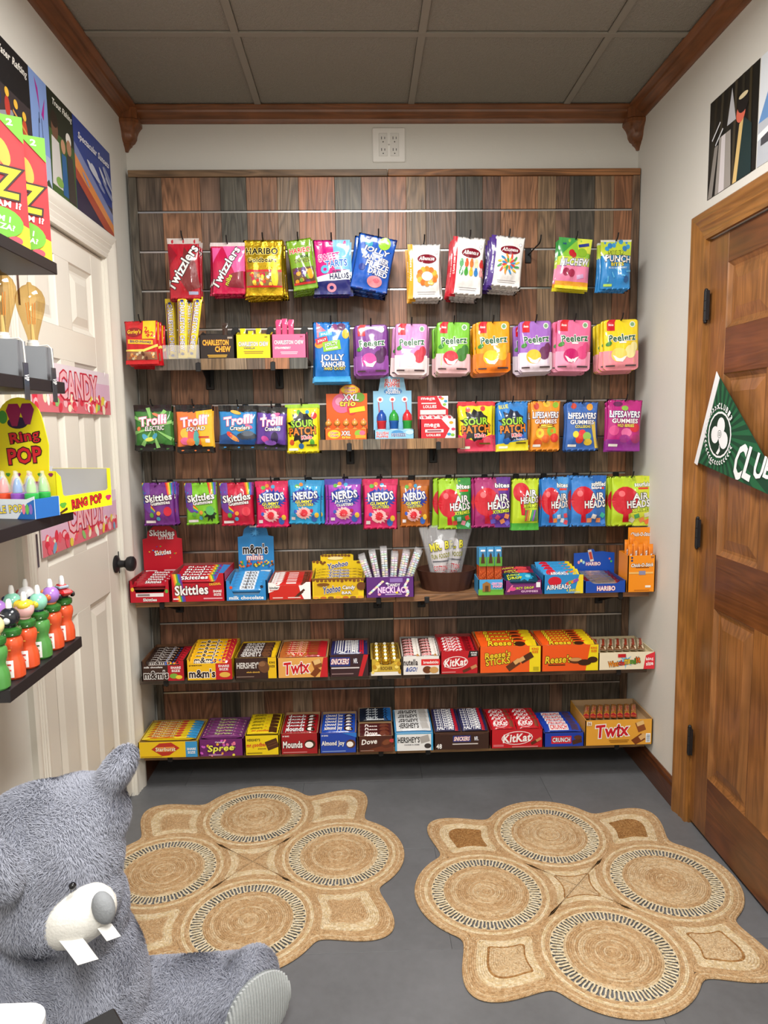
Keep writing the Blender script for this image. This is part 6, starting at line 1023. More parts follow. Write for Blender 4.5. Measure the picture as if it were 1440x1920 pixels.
# juice bottles with toy tops
def bottle(label, x, y, body, top):
    t = thing('juice_bottle', label, 'juice bottle', (x, y, SZ[3]+.0005), (0, 0, math.radians(-40)), 'juice bottles with toy tops')
    prof = [(0, 0), (.019, 0), (.0225, .004), (.023, .020), (.0215, .034), (.0175, .044), (.0165, .050), (.0195, .060), (.0215, .070), (.0205, .080), (.016, .086), (.013, .088)]
    mk(lambda m: m.lathe(prof, body, 22), 'body', PLAST, t, True)
    lb = MB(); W_ = .030
    def cyl(x_, y_, l): 
        z = y_+.006; r = np.interp(z, [p[1] for p in prof], [p[0] for p in prof])+l+.0004; a = x_/.022-math.pi/2+.5; return (r*math.cos(a), r*math.sin(a), z)
    ink = 'd84a3a' if body != '4f8f46' else '3a6a34'
    printed([('r', 0, 0, 100, 44, 'f2eeea'), ('e', 30, 34, 7, 4, ink), ('e', 30, 20, 7, 4, ink), ('r', 44, 32, 86, 36, ink), ('r', 44, 18, 86, 22, ink), ('e', 62, 6, 12, 5, '6a9a2c'), ('r', 10, 64, 40, 82, 'f0dcd4'), ('r', 50, 70, 90, 74, 'f0b04a'), *[('r', -60+i*5, 6, -57+i*5, 36, '4a4a50') for i in range(7)]], W_, .078, cyl, .006, clip=False).build('printed_label', PAPER, t, weld=False)
    mk(lambda m: m.lathe([(.0135, .086), (.0195, .089), (.021, .094), (.0205, .100), (.015, .104), (.010, .105)], '2f6a2c', 22), 'leaf_collar', PLAST, t, True)
    printed([('r', 0, 30, 40, 60, 'e8f0e4', 8), ('r', 50, 30, 96, 50, 'e8f0e4', -6)], .034, .016, lambda x_, y_, l: (.0213*math.cos(x_/.021-math.pi/2+.6), .0213*math.sin(x_/.021-math.pi/2+.6), .089+y_*.7)).build('printed_collar', PAPER, t, weld=False)
    zt = .105; kind, c1, c2, c3 = top; m = MB()
    if kind == 'car':
        m.bbox(-.026, .028, -.015, .015, zt+.006, zt+.020, c1, .006); m.bbox(-.016, .010, -.012, .012, zt+.019, zt+.031, c1, .006); m.bbox(-.012, .0115, -.0125, .0125, zt+.021, zt+.028, c2, .002)
        to = m.build('toy_car', PLAST, t); zs = zt+.031
        for sx in (-.016, .017):
            for sy in (-1, 1): mk(lambda w: w.lathe([(0, -.003), (.006, -.003), (.007, 0), (.006, .003), (0, .003)], '1c1a1c', 14), 'wheel', PLAST, to, True).matrix_local = Matrix.Translation((sx, sy*.0155, zt+.007)) @ Matrix.Rotation(math.pi/2, 4, 'X')
        mk(lambda w: w.lathe([(.012, zt-.001), (.014, zt+.003), (.012, zt+.006)], '3a3a3c', 16), 'toy_base', PLAST, to, True)
    else:
        m.ball((0, 0, zt+.020), (.021, .019, .020), c1, 18, 12); to = m.build('toy_head', PLAST, t, 'all'); zs = zt+.037
        if kind == 'hair':
            mk(lambda w: [w.ball((.004*k-.008, -.004+.008*(k % 2), zt+.030), (.013, .014, .010), c2, 12, 8) for k in range(5)] and w.ball((-.012, 0, zt+.022), (.013, .018, .015), c2, 12, 8), 'toy_hair', PLAST, to, 'all')
        elif kind == 'helmet':
            mk(lambda w: (w.ball((.013, -.012, zt+.016), (.007, .007, .007), c2, 12, 8), w.tube([(-.016, -.013, zt+.026), (0, -.0185, zt+.029), (.012, -.0155, zt+.027)], .0009, c2, 5), w.tube([(-.018, -.010, zt+.012), (-.006, -.0185, zt+.012), (.004, -.0195, zt+.017)], .0009, c2, 5)), 'toy_visor', PLAST, to, True)
        else:
            mk(lambda w: (w.ball((.011, -.011, zt+.018), (.0085, .0085, .0085), c2, 12, 8), w.ball((-.006, -.012, zt+.028), (.007, .007, .006), c3, 10, 7)), 'toy_patch', PLAST, to, 'all')
        mk(lambda w: w.lathe([(.010, zt-.002), (.012, zt+.002), (.010, zt+.005)], c3, 16), 'toy_base', PLAST, to, True)
    mk(lambda w: w.lathe([(.0058, zs-.002), (.006, zs+.010), (.0048, zs+.017), (.003, zs+.020), (0, zs+.0205)], 'f0eeec', 14), 'spout', PLAST, t, True)
ORG, GRN = 'd8532c', '4f8f46'
TOPS = [('orange juice bottle topped with a red toy car at the far end', ORG, ('car', 'c4262a', '8aa0b0', '')), ('orange juice bottle topped with a lilac and orange ball toy', ORG, ('ball', 'a878c8', 'e8703a', 'e8844a')), ('green juice bottle topped with a mint ball toy', GRN, ('ball', '8ccdb4', 'd8c83a', '24284c')), ('orange juice bottle topped with a yellow-haired toy in the front row', ORG, ('hair', 'eab8b4', 'e8c83a', 'e0b0ac')), ('orange juice bottle topped with a black helmet toy', ORG, ('helmet', '23262c', 'd8dce0', '1c1c20')), ('green juice bottle topped with a pale yellow ball toy nearest in front', GRN, ('ball', 'ece0a0', 'f0e8c0', 'e8d890'))]
for i, (lab, bc_, tp_) in enumerate(TOPS): bottle(lab, -.826, -1.178-.0635*i, bc_, tp_)
for i, (lab, bc_, tp_) in enumerate((('orange juice bottle topped with a white ball toy in the back row', ORG, ('ball', 'e4e2e4', 'd0ccd0', 'b84a50')), ('green juice bottle topped with a mint ball toy in the back row', GRN, ('ball', '8ccdb4', 'd8c83a', '24284c')), ('orange juice bottle topped with a lilac ball toy in the back row', ORG, ('ball', 'a878c8', 'e8c0d0', 'e8844a')), ('orange juice bottle topped with a crimson ball toy in the back row', ORG, ('ball', 'b8244c', 'd84a6c', '8a1c34')))): bottle(lab, -.884, -1.235-.065*i, bc_, tp_)
# candy signs on the white door
BEANS = ['d8344a', 'e85a6c', 'f0b8c0', 'f2e6c8', 'e8d04a', '8ac070', 'f4f0ec', '7aa8c8', 'e8884a']
for i, (z0, z1, lab) in enumerate(((1.415, 1.556, 'upper pink candy sign hanging on the white door'), (1.018, 1.156, 'lower pink candy sign hanging on the white door'))):
    SW, SH = .60, z1-z0; t = thing('candy_sign', lab, 'sign', (XL-.0035, -.605, z0), group='pink candy signs')
    mk(lambda m: m.bbox(-.0005, .003, -SW/2, SW/2, 0, SH, 'e6cdd6', .0008), 'board', CARD, t); q = random.Random(i)
    bn = [('e', q.uniform(3, 97), y, 2.6*q.uniform(.8, 1.2), 8*q.uniform(.8, 1.2), BEANS[min(8, int(abs(q.gauss(0, 3.4))))], q.uniform(0, 180)) for y in [34-k*.42 for k in range(80)] if y > 9]
    printed([('r', 0, 32, 100, 72, 'dcb4cc'), ('r', 0, 72, 100, 100, 'e4d6de'), ('r', 0, 0, 100, 34, 'd8707c'), *bn, ('t', 'CANDY', 55, 58, 50, 58, 'eab4bc', 'c42840')], SW, SH, lambda x, y, l: (.0031+l, x, y), eps=.00002).build('printed_face', CARD, t, weld=False)
    for yy in (-.27, .26): mk(lambda m: m.tube([(.0035, yy, SH-.012), (.0045, yy, SH-.004), (.003, yy, SH+.004), (-.001, yy, SH+.006)], .0012, 'd8d4d0', 6), 'hook', STEEL, t)
# posters
def poster(label, ya, yb, items, side, base):
    w, h = abs(yb-ya), .285; yc = (ya+yb)/2; x = XL if side < 0 else XR; sg = 1 if side < 0 else -1
    t = thing('poster', label, 'poster', (x, yc, 2.047))
    mk(lambda m: m.box(min(0, sg*.0012), max(0, sg*.0012), -w/2, w/2, 0, h, base), 'sheet', CARD, t)
    printed(items, w, h, lambda a, b, l: (sg*(.0012+l), (a if side < 0 else -a), b), eps=.0001).build('printed_face', CARD, t, weld=False)
cloud = lambda sd, n, cols, y0, y1: (lambda q: [('e', q.uniform(4, 96), q.uniform(y0, y1), q.uniform(6, 18), q.uniform(1.5, 4), q.choice(cols), q.uniform(-40, -10)) for _ in range(n)])(random.Random(sd))
poster('sunset poster with a blue sky and orange horizon nearest the corner', -.497, -.168, [('r', 0, 0, 100, 34, '2c2440'), ('r', 0, 44, 100, 100, '2a3f8a'), ('p', [(0, 58), (100, 12), (100, 26), (0, 72)], '7a84b0'), ('p', [(0, 44), (100, 2), (100, 14), (0, 60)], 'd88a4a'), ('p', [(0, 34), (70, 2), (100, 0), (100, 4), (0, 46)], 'a84a34'), *[c for c in cloud(2, 14, ['4a5a9c', 'c8ccd8', '8a94b8'], 40, 72) if True], ('t', 'Spectacular Sunsets', 52, 82, 84, 10, 'e8e8f0', None, 0, .25)], -1, '2a3f8a')
poster('dark fishing poster with people beside the sunset poster', -.680, -.499, [('r', 0, 62, 100, 100, '22281c'), ('r', 0, 0, 100, 62, '3f5a2c'), ('e', 22, 66, 13, 13, '6a4a38'), ('e', 22, 74, 14, 8, '2a2018'), ('p', [(2, 8), (42, 8), (36, 54), (8, 56)], 'c8c4c0'), ('e', 52, 54, 9, 7, 'b88a6c'), ('p', [(42, 4), (64, 4), (62, 46), (44, 46)], '2a5a8c'), ('e', 76, 66, 11, 7, 'e0dcd4'), ('e', 76, 58, 10, 8, 'a87a5c'), ('p', [(64, 2), (96, 2), (90, 50), (66, 50)], '3a3430'), ('e', 30, 14, 14, 5, '7aa04a'), ('t', 'Trout Fishing', 56, 90, 78, 8, 'e0e0d4', None, 0, .25)], -1, '22281c')
poster('sky-blue poster with a purple kite', -.790, -.682, [('r', 0, 0, 100, 30, 'a8b4d0'), ('p', [(28, 96), (46, 88), (52, 66)], 'a82a8c'), ('p', [(84, 84), (60, 66), (72, 62)], 'a82a8c'), ('r', 44, 56, 47, 66, '2a2a3a'), ('r', 60, 30, 62, 62, '2a2a3a', 4), ('r', 38, 36, 40, 60, '2a2a3a', -6), ('p', [(20, 0), (40, 6), (60, 2), (80, 8), (100, 0)], '3a4a3a')], -1, '7f9ad0')
poster('dark rafting poster nearest on the left wall', -1.075, -.792, [('r', 0, 0, 100, 60, '3a3234'), ('p', [(0, 20), (60, 44), (100, 20), (100, 0), (0, 0)], '8a8890'), *[('e', 20+i*16, 52-i*4, 5, 9, c) for i, c in enumerate(['a83030', '2a3050', 'b03a30', '2a2a3c', 'b84a30'])], *[('e', 20+i*16, 64-i*4, 4, 4, 'e0b040') for i in range(5)], ('r', 60, 36, 98, 38.5, 'c8904a', -24), ('e', 40, 26, 26, 6, 'e0b838'), ('t', 'White Water Rafting', 50, 88, 90, 9, 'e8e4dc', None, 0, .25)], -1, '1e1c1e')
poster('dark forest poster with silvery metal shapes above the wooden door', -.832, -.556, [*[('r', 8+i*15, 0, 13+i*15, 100, c, (i*37 % 9)-4) for i, c in enumerate(['2c261c', '3a3428', '26221a', '40382a', '2e2a20', '38301f'])], ('p', [(40, 62), (58, 62), (48, 96)], 'b8b8bc'), ('p', [(18, 0), (52, 0), (48, 56), (24, 56)], '9c9690'), ('p', [(26, 0), (38, 0), (37, 56), (29, 56)], 'd4ced0'), ('p', [(2, 0), (12, 0), (22, 50), (14, 50)], '8a847e'), ('p', [(58, 0), (92, 0), (90, 46), (72, 60)], '1c3234'), ('p', [(56, 0), (64, 0), (74, 58), (66, 54)], 'd8b878'), ('e', 68, 64, 9, 9, 'd86a54'), ('e', 72, 72, 11, 9, '1c1818'), ('e', 72, 79, 9, 2.5, 'd8c8a0'), ('r', 6, 64, 28, 66, 'd8d8dc', 38), ('r', 14, 56, 34, 58, 'd8d8dc', 38)], 1, '1a1814')
poster('pale snow and blue poster at the right edge above the wooden door', -1.110, -.838, [('r', 0, 0, 100, 40, 'b8bcc4'), ('p', [(0, 40), (24, 78), (50, 40)], '6a94c8'), ('p', [(40, 44), (76, 90), (100, 44)], '88aad4'), ('r', 6, 18, 40, 30, '4a4a50'), ('p', [(0, 30), (100, 44), (100, 40), (0, 24)], 'e8ecf0')], 1, 'dde2e8')
# pennant on the wooden door
PG, PG2 = '0f3d27', '1b5c38'; oy, oz = -.575, 1.150
t = thing('pennant_flag', 'green triangular pennant with a white clover emblem on the wooden door', 'pennant', (XR-.0165, oy, oz))
OUT = [(.0, .085), (.004, .10), (.121, .356), (.132, .348), (.517, .010), (.510, .004)]
def pw(u, v, l): return (-.0015*math.sin(u*14)-l, -u, v)
def cloth(poly, col, nm, par, l=0):
    m = MB(); m.prism([(-u, v) for u, v in poly], 0, -l, -l+.0012, col); return m.build(nm, PAPER, par)
cloth(OUT, PG, 'cloth', t)
EC = (.152, .172); m = MB(); n = 30
def inside(u, v):
    c = False; j = len(OUT)-1
    for i in range(len(OUT)):
        (a, b), (p, q) = OUT[i], OUT[j]
        if (b > v) != (q > v) and u < (p-a)*(v-b)/(q-b)+a: c = not c
        j = i
    return c
def reach(a):
    lo, hi = 0, .6
    for _ in range(24):
        md = (lo+hi)/2
        if inside(EC[0]+md*math.cos(a), EC[1]+md*math.sin(a)): lo = md
        else: hi = md
    return lo*.995
for k in range(n):
    a0, a1 = 2*math.pi*k/n, 2*math.pi*(k+.5)/n; r0, r1 = reach(a0), reach(a1)
    m.face([(-.0002, -(EC[0]+r*math.cos(a)), EC[1]+r*math.sin(a)) for a, r in ((a0, .02), (a0, r0), (a1, r1), (a1, .02))], PG2)
m.build('rays', PAPER, t, weld=False)
m = MB(); m.prism([(-u, v) for u, v in ((-.004, .080), (.017, .074), (.139, .340), (.119, .362))], 0, -.0018, -.0004, 'e4e4e6'); m.build('white_edge', PAPER, t)
em = []; R = .066
def E_(u, v, ru, rv, c, rot=0): em.append(('e', u, v, ru, rv, c, rot))
S = .2    # emblem sheet is S wide and high, percent coordinates about its middle
for r, c in ((70, 'e8e8ea'), (64, '0b2e1d')): E_(50, 50, r*.5, r*.5, c)
E_(54, 63, 11.5, 13, 'e8e8ea'); E_(37, 50, 12, 13, 'e8e8ea'); E_(63, 42, 12.5, 13, 'e8e8ea'); em.append(('p', [(48, 46), (53, 46), (50, 30), (42, 22), (48, 20), (54, 26)], 'e8e8ea')); E_(50.5, 51, 6, 6, '0b2e1d'); E_(50.5, 51, 5.2, 5.2, 'e8e8ea'); em.append(('t', '13', 50.5, 51, 6, 6, '0b2e1d'))
for k in range(26):
    a = math.radians(100+k*9.4)
    for s, rr_ in ((1, 40.5), (-1, 44)): E_(50+rr_*math.cos(a), 50+rr_*math.sin(a), 2.6, 1.1, 'e8e8ea', math.degrees(a)+90+s*32)
for k, ch in enumerate('CLUB13'): a = math.radians(90-k*11); em.append(('t', ch, 50+43*math.cos(a), 50+43*math.sin(a), 5.5, 9, 'e8e8ea', None, math.degrees(a)-90))
em.append(('t', 'EST', 31, 11, 7, 3.4, 'e8e8ea', None, -24)); em.append(('t', '1999', 29, 6.5, 9, 3.4, 'e8e8ea', None, -24))
printed(em, S, S, lambda x, y, l: (-.0016-l, -(EC[0]+x), EC[1]+y-S/2), eps=.00006).build('emblem', PAPER, t, weld=False)
printed([('t', 'C', 15, 50, 24, 92, 'e8e8ea', None, -14, .15), ('t', 'L', 40, 46, 20, 80, 'e8e8ea', None, -14, .15), ('t', 'U', 64, 42, 22, 60, 'e8e8ea', None, -14, .15), ('t', 'B', 86, 38, 18, 46, 'e8e8ea', None, -14, .15)], .21, .12, lambda x, y, l: (-.0016-l, -(.348+x), .038+y)).build('lettering', PAPER, t, weld=False)
# ================================================================ round-medallion jute rugs
JT = ['be9b72', 'c4a37b', 'b79369', 'caab84', 'c09e75']
JL = ['dac5a1', 'd3bc96', 'e2cfae', 'd1b88e']; JM = ['caad86', 'd0b48e', 'c3a47c', 'd4bc98']; JW = ['e0d0b0', 'd8c6a4', 'e6d8bc']; JD = ['9c7042', 'a67a4b', '93683c', 'ad8351']
RUGM = colmat('jute_fibre', .85, vary=.28, vscale=160, bump=[(420, .55, 'n'), (150, .4, 'n')], spec=.15)
def rope(mb, pts, r, pal, q, closed=True, flat=.8, z0=0, n=6, ctr=None):
    P = np.array(pts, float); N_ = len(P)
    T = (np.roll(P, -1, 0)-np.roll(P, 1, 0)) if closed else np.gradient(P, axis=0)
    T /= np.linalg.norm(T, axis=1)[:, None]+1e-12; A = np.stack([T[:, 1], -T[:, 0]], 1)
    if ctr: A = P-np.array(ctr); A /= np.linalg.norm(A, axis=1)[:, None]+1e-9
    base = len(mb.v)
    for i in range(N_):
        for k in range(n):
            a = 2*math.pi*k/n; mb.v.append((P[i, 0]+A[i, 0]*r*math.cos(a), P[i, 1]+A[i, 1]*r*math.cos(a), z0+r*flat+r*flat*math.sin(a)))
    for i in range(N_ if closed else N_-1):
        j = (i+1) % N_; c = q.choice(pal)
        for k in range(n): mb.f.append((base+i*n+k, base+i*n+(k+1) % n, base+j*n+(k+1) % n, base+j*n+k)); mb.c.append(c)
def circ(r, c=(0, 0)): m_ = max(16, int(r*560)); return [(c[0]+r*math.cos(2*math.pi*k/m_), c[1]+r*math.sin(2*math.pi*k/m_)) for k in range(m_)]
RD0 = .272; RR = RD0/math.sqrt(2)
def arcs(s, c, n=14, trim=(0, 0)):
    out = []
    for cx, cy, a0 in ((RD0, 0, 135), (0, RD0, 225), (-RD0, 0, 315), (0, -RD0, 45)):
        A = []
        for k in range(n+1): a = math.radians(a0+trim[0]+(90-trim[0]-trim[1])*k/n); A.append((c[0]+s*(cx+RR*math.cos(a)), c[1]+s*(cy+RR*math.sin(a))))
        out.append(A)
    return out
def astroid(s, c, n=14):
    P = []
    for cx, cy, a0 in ((RD0, 0, 135), (0, RD0, 225), (-RD0, 0, 315), (0, -RD0, 45)):      # concave sides: arcs of the four neighbouring circles, rotated 45 degrees in the rug
        for k in range(n): a = math.radians(a0+90*k/n); P.append((cx+RR*math.cos(a), cy+RR*math.sin(a)))
    return [(c[0]+p[0]*s, c[1]+p[1]*s) for p in P]
def blunt(s, c):
    P = astroid(s, c, 20); cap = .70*RD0/math.sqrt(2)*s; out = []
    for x, y in P:
        d = math.hypot(x-c[0], y-c[1]); k = min(1, cap/d) if d > 1e-9 else 1; out.append((c[0]+(x-c[0])*k, c[1]+(y-c[1])*k))
    return out
def make_rug(label, cx, cy, rot, seed, contrast):
    q = random.Random(seed); t = thing('jute_rug', label, 'rug', (cx, cy, .0004), (0, 0, math.radians(rot)), 'jute rugs')
    for k in range(4):
        a = k*math.pi/2; C = (RD0*math.cos(a), RD0*math.sin(a)); m = MB(); r = .004
        while r < .121: rope(m, circ(r, C), .0036, JT if q.random() < .6 else JM, q); r += .0058
        m.build('medallion', RUGM, t, True, weld=False)
        m = MB(); NL = 44; pts = []
        for i in range(NL*12): ph = 2*math.pi*i/(NL*12); rr_ = .1415+.0165*math.sin(NL*ph); th_ = ph-.0175*math.sin(2*NL*ph); pts.append((C[0]+rr_*math.cos(th_), C[1]+rr_*math.sin(th_)))
        rope(m, pts, .0027, JW, q, z0=.001, n=5); rope(m, circ(.1235, C), .0022, JL, q, n=5); rope(m, circ(.1600, C), .0022, JL, q, n=5); m.build('lattice_ring', RUGM, t, True, weld=False)
        m = MB()
        for i in range(6): r = .1645+i*(RR-.0030-.1645)/5; rope(m, circ(r, C), .0037, JL if i in (2, 3) else JT, q)
        m.build('outer_coil', RUGM, t, True, weld=False)
    # outline of the whole rug: round lobes on the axes, blunt corners between them
    def edge(deg):
        d = abs((deg+45) % 90-45); a = math.radians(d); Rl = RR+.018; s2 = Rl*Rl-(RD0*math.sin(a))**2; lobe = RD0*math.cos(a)+math.sqrt(max(0, s2)) if s2 > 0 else 0
        return max(lobe, float(np.interp(d, [22, 25, 28, 32, 36, 39, 42, 43.5, 45], [.0, .412, .424, .452, .492, .518, .538, .543, .544])))
    NB = 480; ra = np.array([edge(360*i/NB) for i in range(NB)])
    for _ in range(14): ra = (np.roll(ra, 1)+2*ra+np.roll(ra, -1))/4
    th_ = np.arange(NB)*2*math.pi/NB; m = MB()
    for k in range(4): rr_ = ra-.004-.0062*k; rope(m, np.stack([rr_*np.cos(th_), rr_*np.sin(th_)], 1), .0042, JT if k != 2 else JM, q, ctr=(0, 0))
    m.build('border', RUGM, t, True, weld=False)
    for k in range(5):
        if k == 0: c = (0, 0); P = astroid(1.0, c, 20); nm = 'centre_diamond'; cap = .70*RD0/math.sqrt(2)
        else:
            a = math.radians(45+90*(k-1)); c = (.385*math.cos(a), .385*math.sin(a)); nm = 'corner_diamond'; cap = 1
            # the inner half follows the two medallions, the outer half follows the border
            P = []
            for i in range(72):
                d = (math.cos(a+2*math.pi*i/72), math.sin(a+2*math.pi*i/72)); lo, hi = 0, .3
                def ok(r_):
                    x, y = c[0]+d[0]*r_, c[1]+d[1]*r_; dg_ = math.degrees(math.atan2(y, x)) % 360
                    if math.hypot(x, y) > float(np.interp(dg_, np.append(np.degrees(th_), 360), np.append(ra, ra[0])))-.026: return False
                    return all((x-RD0*math.cos(j*math.pi/2))**2+(y-RD0*math.sin(j*math.pi/2))**2 > RR*RR for j in range(4))
                for _ in range(18):
                    md_ = (lo+hi)/2
                    if ok(md_): lo = md_
                    else: hi = md_
                P.append((c[0]+d[0]*lo, c[1]+d[1]*lo))
        P = np.array(P); D = P-np.array(c); Ld = np.linalg.norm(D, axis=1)
        if k == 0: Pb = np.array(c)+D*np.minimum(1, cap/Ld)[:, None]
        else: Pb = np.array(c)+D*np.minimum(1, .135/Ld)[:, None]
        for _ in range(2): Pb = (np.roll(Pb, 1, 0)+2*Pb+np.roll(Pb, -1, 0))/4
        m = MB(); s = .975
        while s > .03:
            pal = JT if s > .84 else (JL if s > .58 else (JD if s > .48 and contrast else (JM if s > .48 else JT if not contrast else JM)))
            if contrast and k in (1, 2) and s < .5: pal = JD
            rope(m, np.array(c)+(Pb-np.array(c))*s, .0040, pal, q, ctr=c); s -= .055
        for i in range(len(P)): j = (i+1) % len(P); m.face([(*P[i], .0042), (*P[j], .0042), (*c, .0042)], 'bb976d')
        m.build(nm, RUGM, t, True, weld=False)
    return t
make_rug('round-medallion jute rug partly behind the grey plush bear', -.480, -.735, 6, 3, False)
make_rug('round-medallion jute rug with brown corner squares by the wooden door', .500, -.905, 2.5, 4, True)
# ================================================================ big grey plush bear
bt = thing('plush_bear', 'large grey-blue plush bear with a white muzzle slumped on the floor', 'plush toy', (-.72, -1.52, 0))
OB = Vector((-.72, -1.52, 0))
def ell(bm, c, r, rot=(0, 0, 0)):
    M_ = Matrix.Translation(Vector(c)-OB) @ Matrix.Rotation(rot[2], 4, 'Z') @ Matrix.Rotation(rot[1], 4, 'Y') @ Matrix.Rotation(rot[0], 4, 'X') @ Matrix.Diagonal((*r, 1))
    bmesh.ops.create_icosphere(bm, subdivisions=3, radius=1, matrix=M_)
bm = bmesh.new()
ell(bm, (-.748, -1.53, .535), (.150, .140, .145)); ell(bm, (-.715, -1.56, .470), (.118, .115, .085)); ell(bm, (-.69, -1.50, .60), (.10, .10, .08))
ell(bm, (-.612, -1.485, .688), (.030, .050, .058), (0, math.radians(34), 0)); ell(bm, (-.640, -1.49, .648), (.028, .042, .036)); ell(bm, (-.752, -1.690, .612), (.038, .030, .060), (0, math.radians(-16), 0)); ell(bm, (-.752, -1.655, .585), (.034, .04, .04))
ell(bm, (-.752, -1.50, .225), (.178, .160, .222)); ell(bm, (-.735, -1.50, .40), (.13, .125, .12)); ell(bm, (-.74, -1.50, .125), (.185, .175, .122))
for a, b, r0, r1 in (((-.66, -1.42, .105), (-.43, -1.375, .098), .098, .082), ((-.68, -1.60, .10), (-.50, -1.72, .09), .095, .085)):
    for k in range(7): f = k/6; ell(bm, tuple(a[i]+(b[i]-a[i])*f for i in range(3)), ((r0+(r1-r0)*f),)*2+(min(r0+(r1-r0)*f, .098),))
ell(bm, (-.395, -1.385, .108), (.060, .092, .104), (0, math.radians(12), math.radians(-30))); ell(bm, (-.465, -1.735, .105), (.060, .09, .10), (0, 0, math.radians(-35)))
for k in range(6): f = k/5; ell(bm, (-.83+.09*f, -1.62-.10*f, .36-.20*f), (.062-.004*f,)*3)
me0 = bpy.data.meshes.new('bear_lumps'); bm.to_mesh(me0); bm.free(); o0 = obj('bear_lumps', me0)
md = o0.modifiers.new('r', 'REMESH'); md.mode = 'VOXEL'; md.voxel_size = .011; ms = o0.modifiers.new('s', 'SMOOTH'); ms.iterations = 5; ms.factor = .5
dg = bpy.context.evaluated_depsgraph_get(); dg.update(); bme = bpy.data.meshes.new_from_object(o0.evaluated_get(dg)); bpy.data.objects.remove(o0); bme.name = 'plush_body'
FURC = '989ba8'
ca = bme.attributes.new('Col', 'FLOAT_COLOR', 'CORNER'); ca.data.foreach_set('color', np.tile(np.array(hx('858895'), np.float32), len(bme.loops)))
for p in bme.polygons: p.material_index = 0
bme.materials.clear(); PLUSH = colmat('plush_cloth', .95, vary=.2, vscale=60, spec=.1); bme.materials.append(PLUSH); bme.shade_smooth(); obj('body', bme, bt)
# fur: short combed tufts on the body surface
bme.calc_loop_triangles(); nv = len(bme.vertices); V = np.empty(nv*3); bme.vertices.foreach_get('co', V); V = V.reshape(-1, 3)
Tn = np.empty(len(bme.loop_triangles)*3, int); bme.loop_triangles.foreach_get('vertices', Tn); Tn = Tn.reshape(-1, 3)
VN = np.empty(nv*3); bme.vertices.foreach_get('normal', VN); VN = VN.reshape(-1, 3)
rg = np.random.default_rng(7); ar = np.linalg.norm(np.cross(V[Tn[:, 1]]-V[Tn[:, 0]], V[Tn[:, 2]]-V[Tn[:, 0]]), axis=1); NF = 190000
ti = rg.choice(len(Tn), NF, p=ar/ar.sum()); b1, b2 = rg.random(NF), rg.random(NF); fl_ = b1+b2 > 1; b1[fl_], b2[fl_] = 1-b1[fl_], 1-b2[fl_]; b0 = 1-b1-b2
P = V[Tn[ti, 0]]*b0[:, None]+V[Tn[ti, 1]]*b1[:, None]+V[Tn[ti, 2]]*b2[:, None]; Nn = VN[Tn[ti, 0]]*b0[:, None]+VN[Tn[ti, 1]]*b1[:, None]+VN[Tn[ti, 2]]*b2[:, None]; Nn /= np.linalg.norm(Nn, axis=1)[:, None]
comb = np.stack([.5*np.sin(P[:, 1]*38+P[:, 2]*17)+.4*np.sin(P[:, 0]*61+2), .5*np.cos(P[:, 0]*33-P[:, 2]*21)+.3*np.sin(P[:, 2]*57), -.75+.5*np.sin(P[:, 0]*29+P[:, 1]*43)], 1)+rg.normal(0, .28, (NF, 3))
comb -= Nn*(comb*Nn).sum(1)[:, None]; comb /= np.linalg.norm(comb, axis=1)[:, None]+1e-9
Ln = rg.uniform(.006, .012, NF)[:, None]; Sd = np.cross(Nn, comb); Sd /= np.linalg.norm(Sd, axis=1)[:, None]+1e-9; Wd = rg.uniform(.0005, .0010, NF)[:, None]
mid = P+Nn*Ln*.42+comb*Ln*.32; tip = P+Nn*Ln*.55+comb*Ln*.95
FV = np.stack([P-Sd*Wd, P+Sd*Wd, mid+Sd*Wd*.8, mid-Sd*Wd*.8, tip], 1).reshape(-1, 3); ids = np.arange(NF)[:, None]*5
quads = ids+np.array([[0, 1, 2, 3]]); tris = ids+np.array([[3, 2, 4]])
fme = bpy.data.meshes.new('fur'); fme.vertices.add(NF*5); fme.vertices.foreach_set('co', FV.ravel())
fme.loops.add(NF*7); lp = np.concatenate([quads, tris], 1).ravel(); fme.loops.foreach_set('vertex_index', lp)
fme.polygons.add(NF*2); st = (np.arange(NF)[:, None]*7+np.array([[0, 4]])).ravel(); fme.polygons.foreach_set('loop_start', st.astype(np.int32)); fme.update(calc_edges=True)
sh_ = rg.uniform(.88, 1.14, NF); cc = np.array(hx(FURC)); fc = np.repeat((cc[None, :]*sh_[:, None]), 7, axis=0); fc[:, 3] = 1
ca = fme.attributes.new('Col', 'FLOAT_COLOR', 'CORNER'); ca.data.foreach_set('color', fc.astype(np.float32).ravel()); fme.materials.append(colmat('plush_fur', .8, vary=0, spec=.25))
fo = obj('fur', fme, bt); fo['kind'] = 'stuff'
def loc(v): return tuple(Vector(v)-OB)
def blob(name, c, r, rot, col, mat, ns=3):
    b_ = bmesh.new(); ell(b_, c, r, rot); mm = bpy.data.meshes.new(name); b_.to_mesh(mm); b_.free()
    a = mm.attributes.new('Col', 'FLOAT_COLOR', 'CORNER'); a.data.foreach_set('color', np.tile(np.array(hx(col), np.float32), len(mm.loops))); mm.materials.append(mat); mm.shade_smooth(); return obj(name, mm, bt)
SUEDE = colmat('white_suede', .8, vary=.06, vscale=30, bump=[(200, .15, 'n')], spec=.2)
blob('muzzle', (-.655, -1.622, .478), (.090, .060, .052), (0, math.radians(-26), math.radians(-22)), 'e6e4de', SUEDE)
blob('nose', tuple(aty(194, 1702, -1.672)), (.023, .017, .029), (0, math.radians(-15), math.radians(-30)), '8f9296', SUEDE)
blob('eye', tuple(aty(136, 1661, -1.646)), (.0065, .0065, .0065), (0, 0, 0), '101014', PLAST)
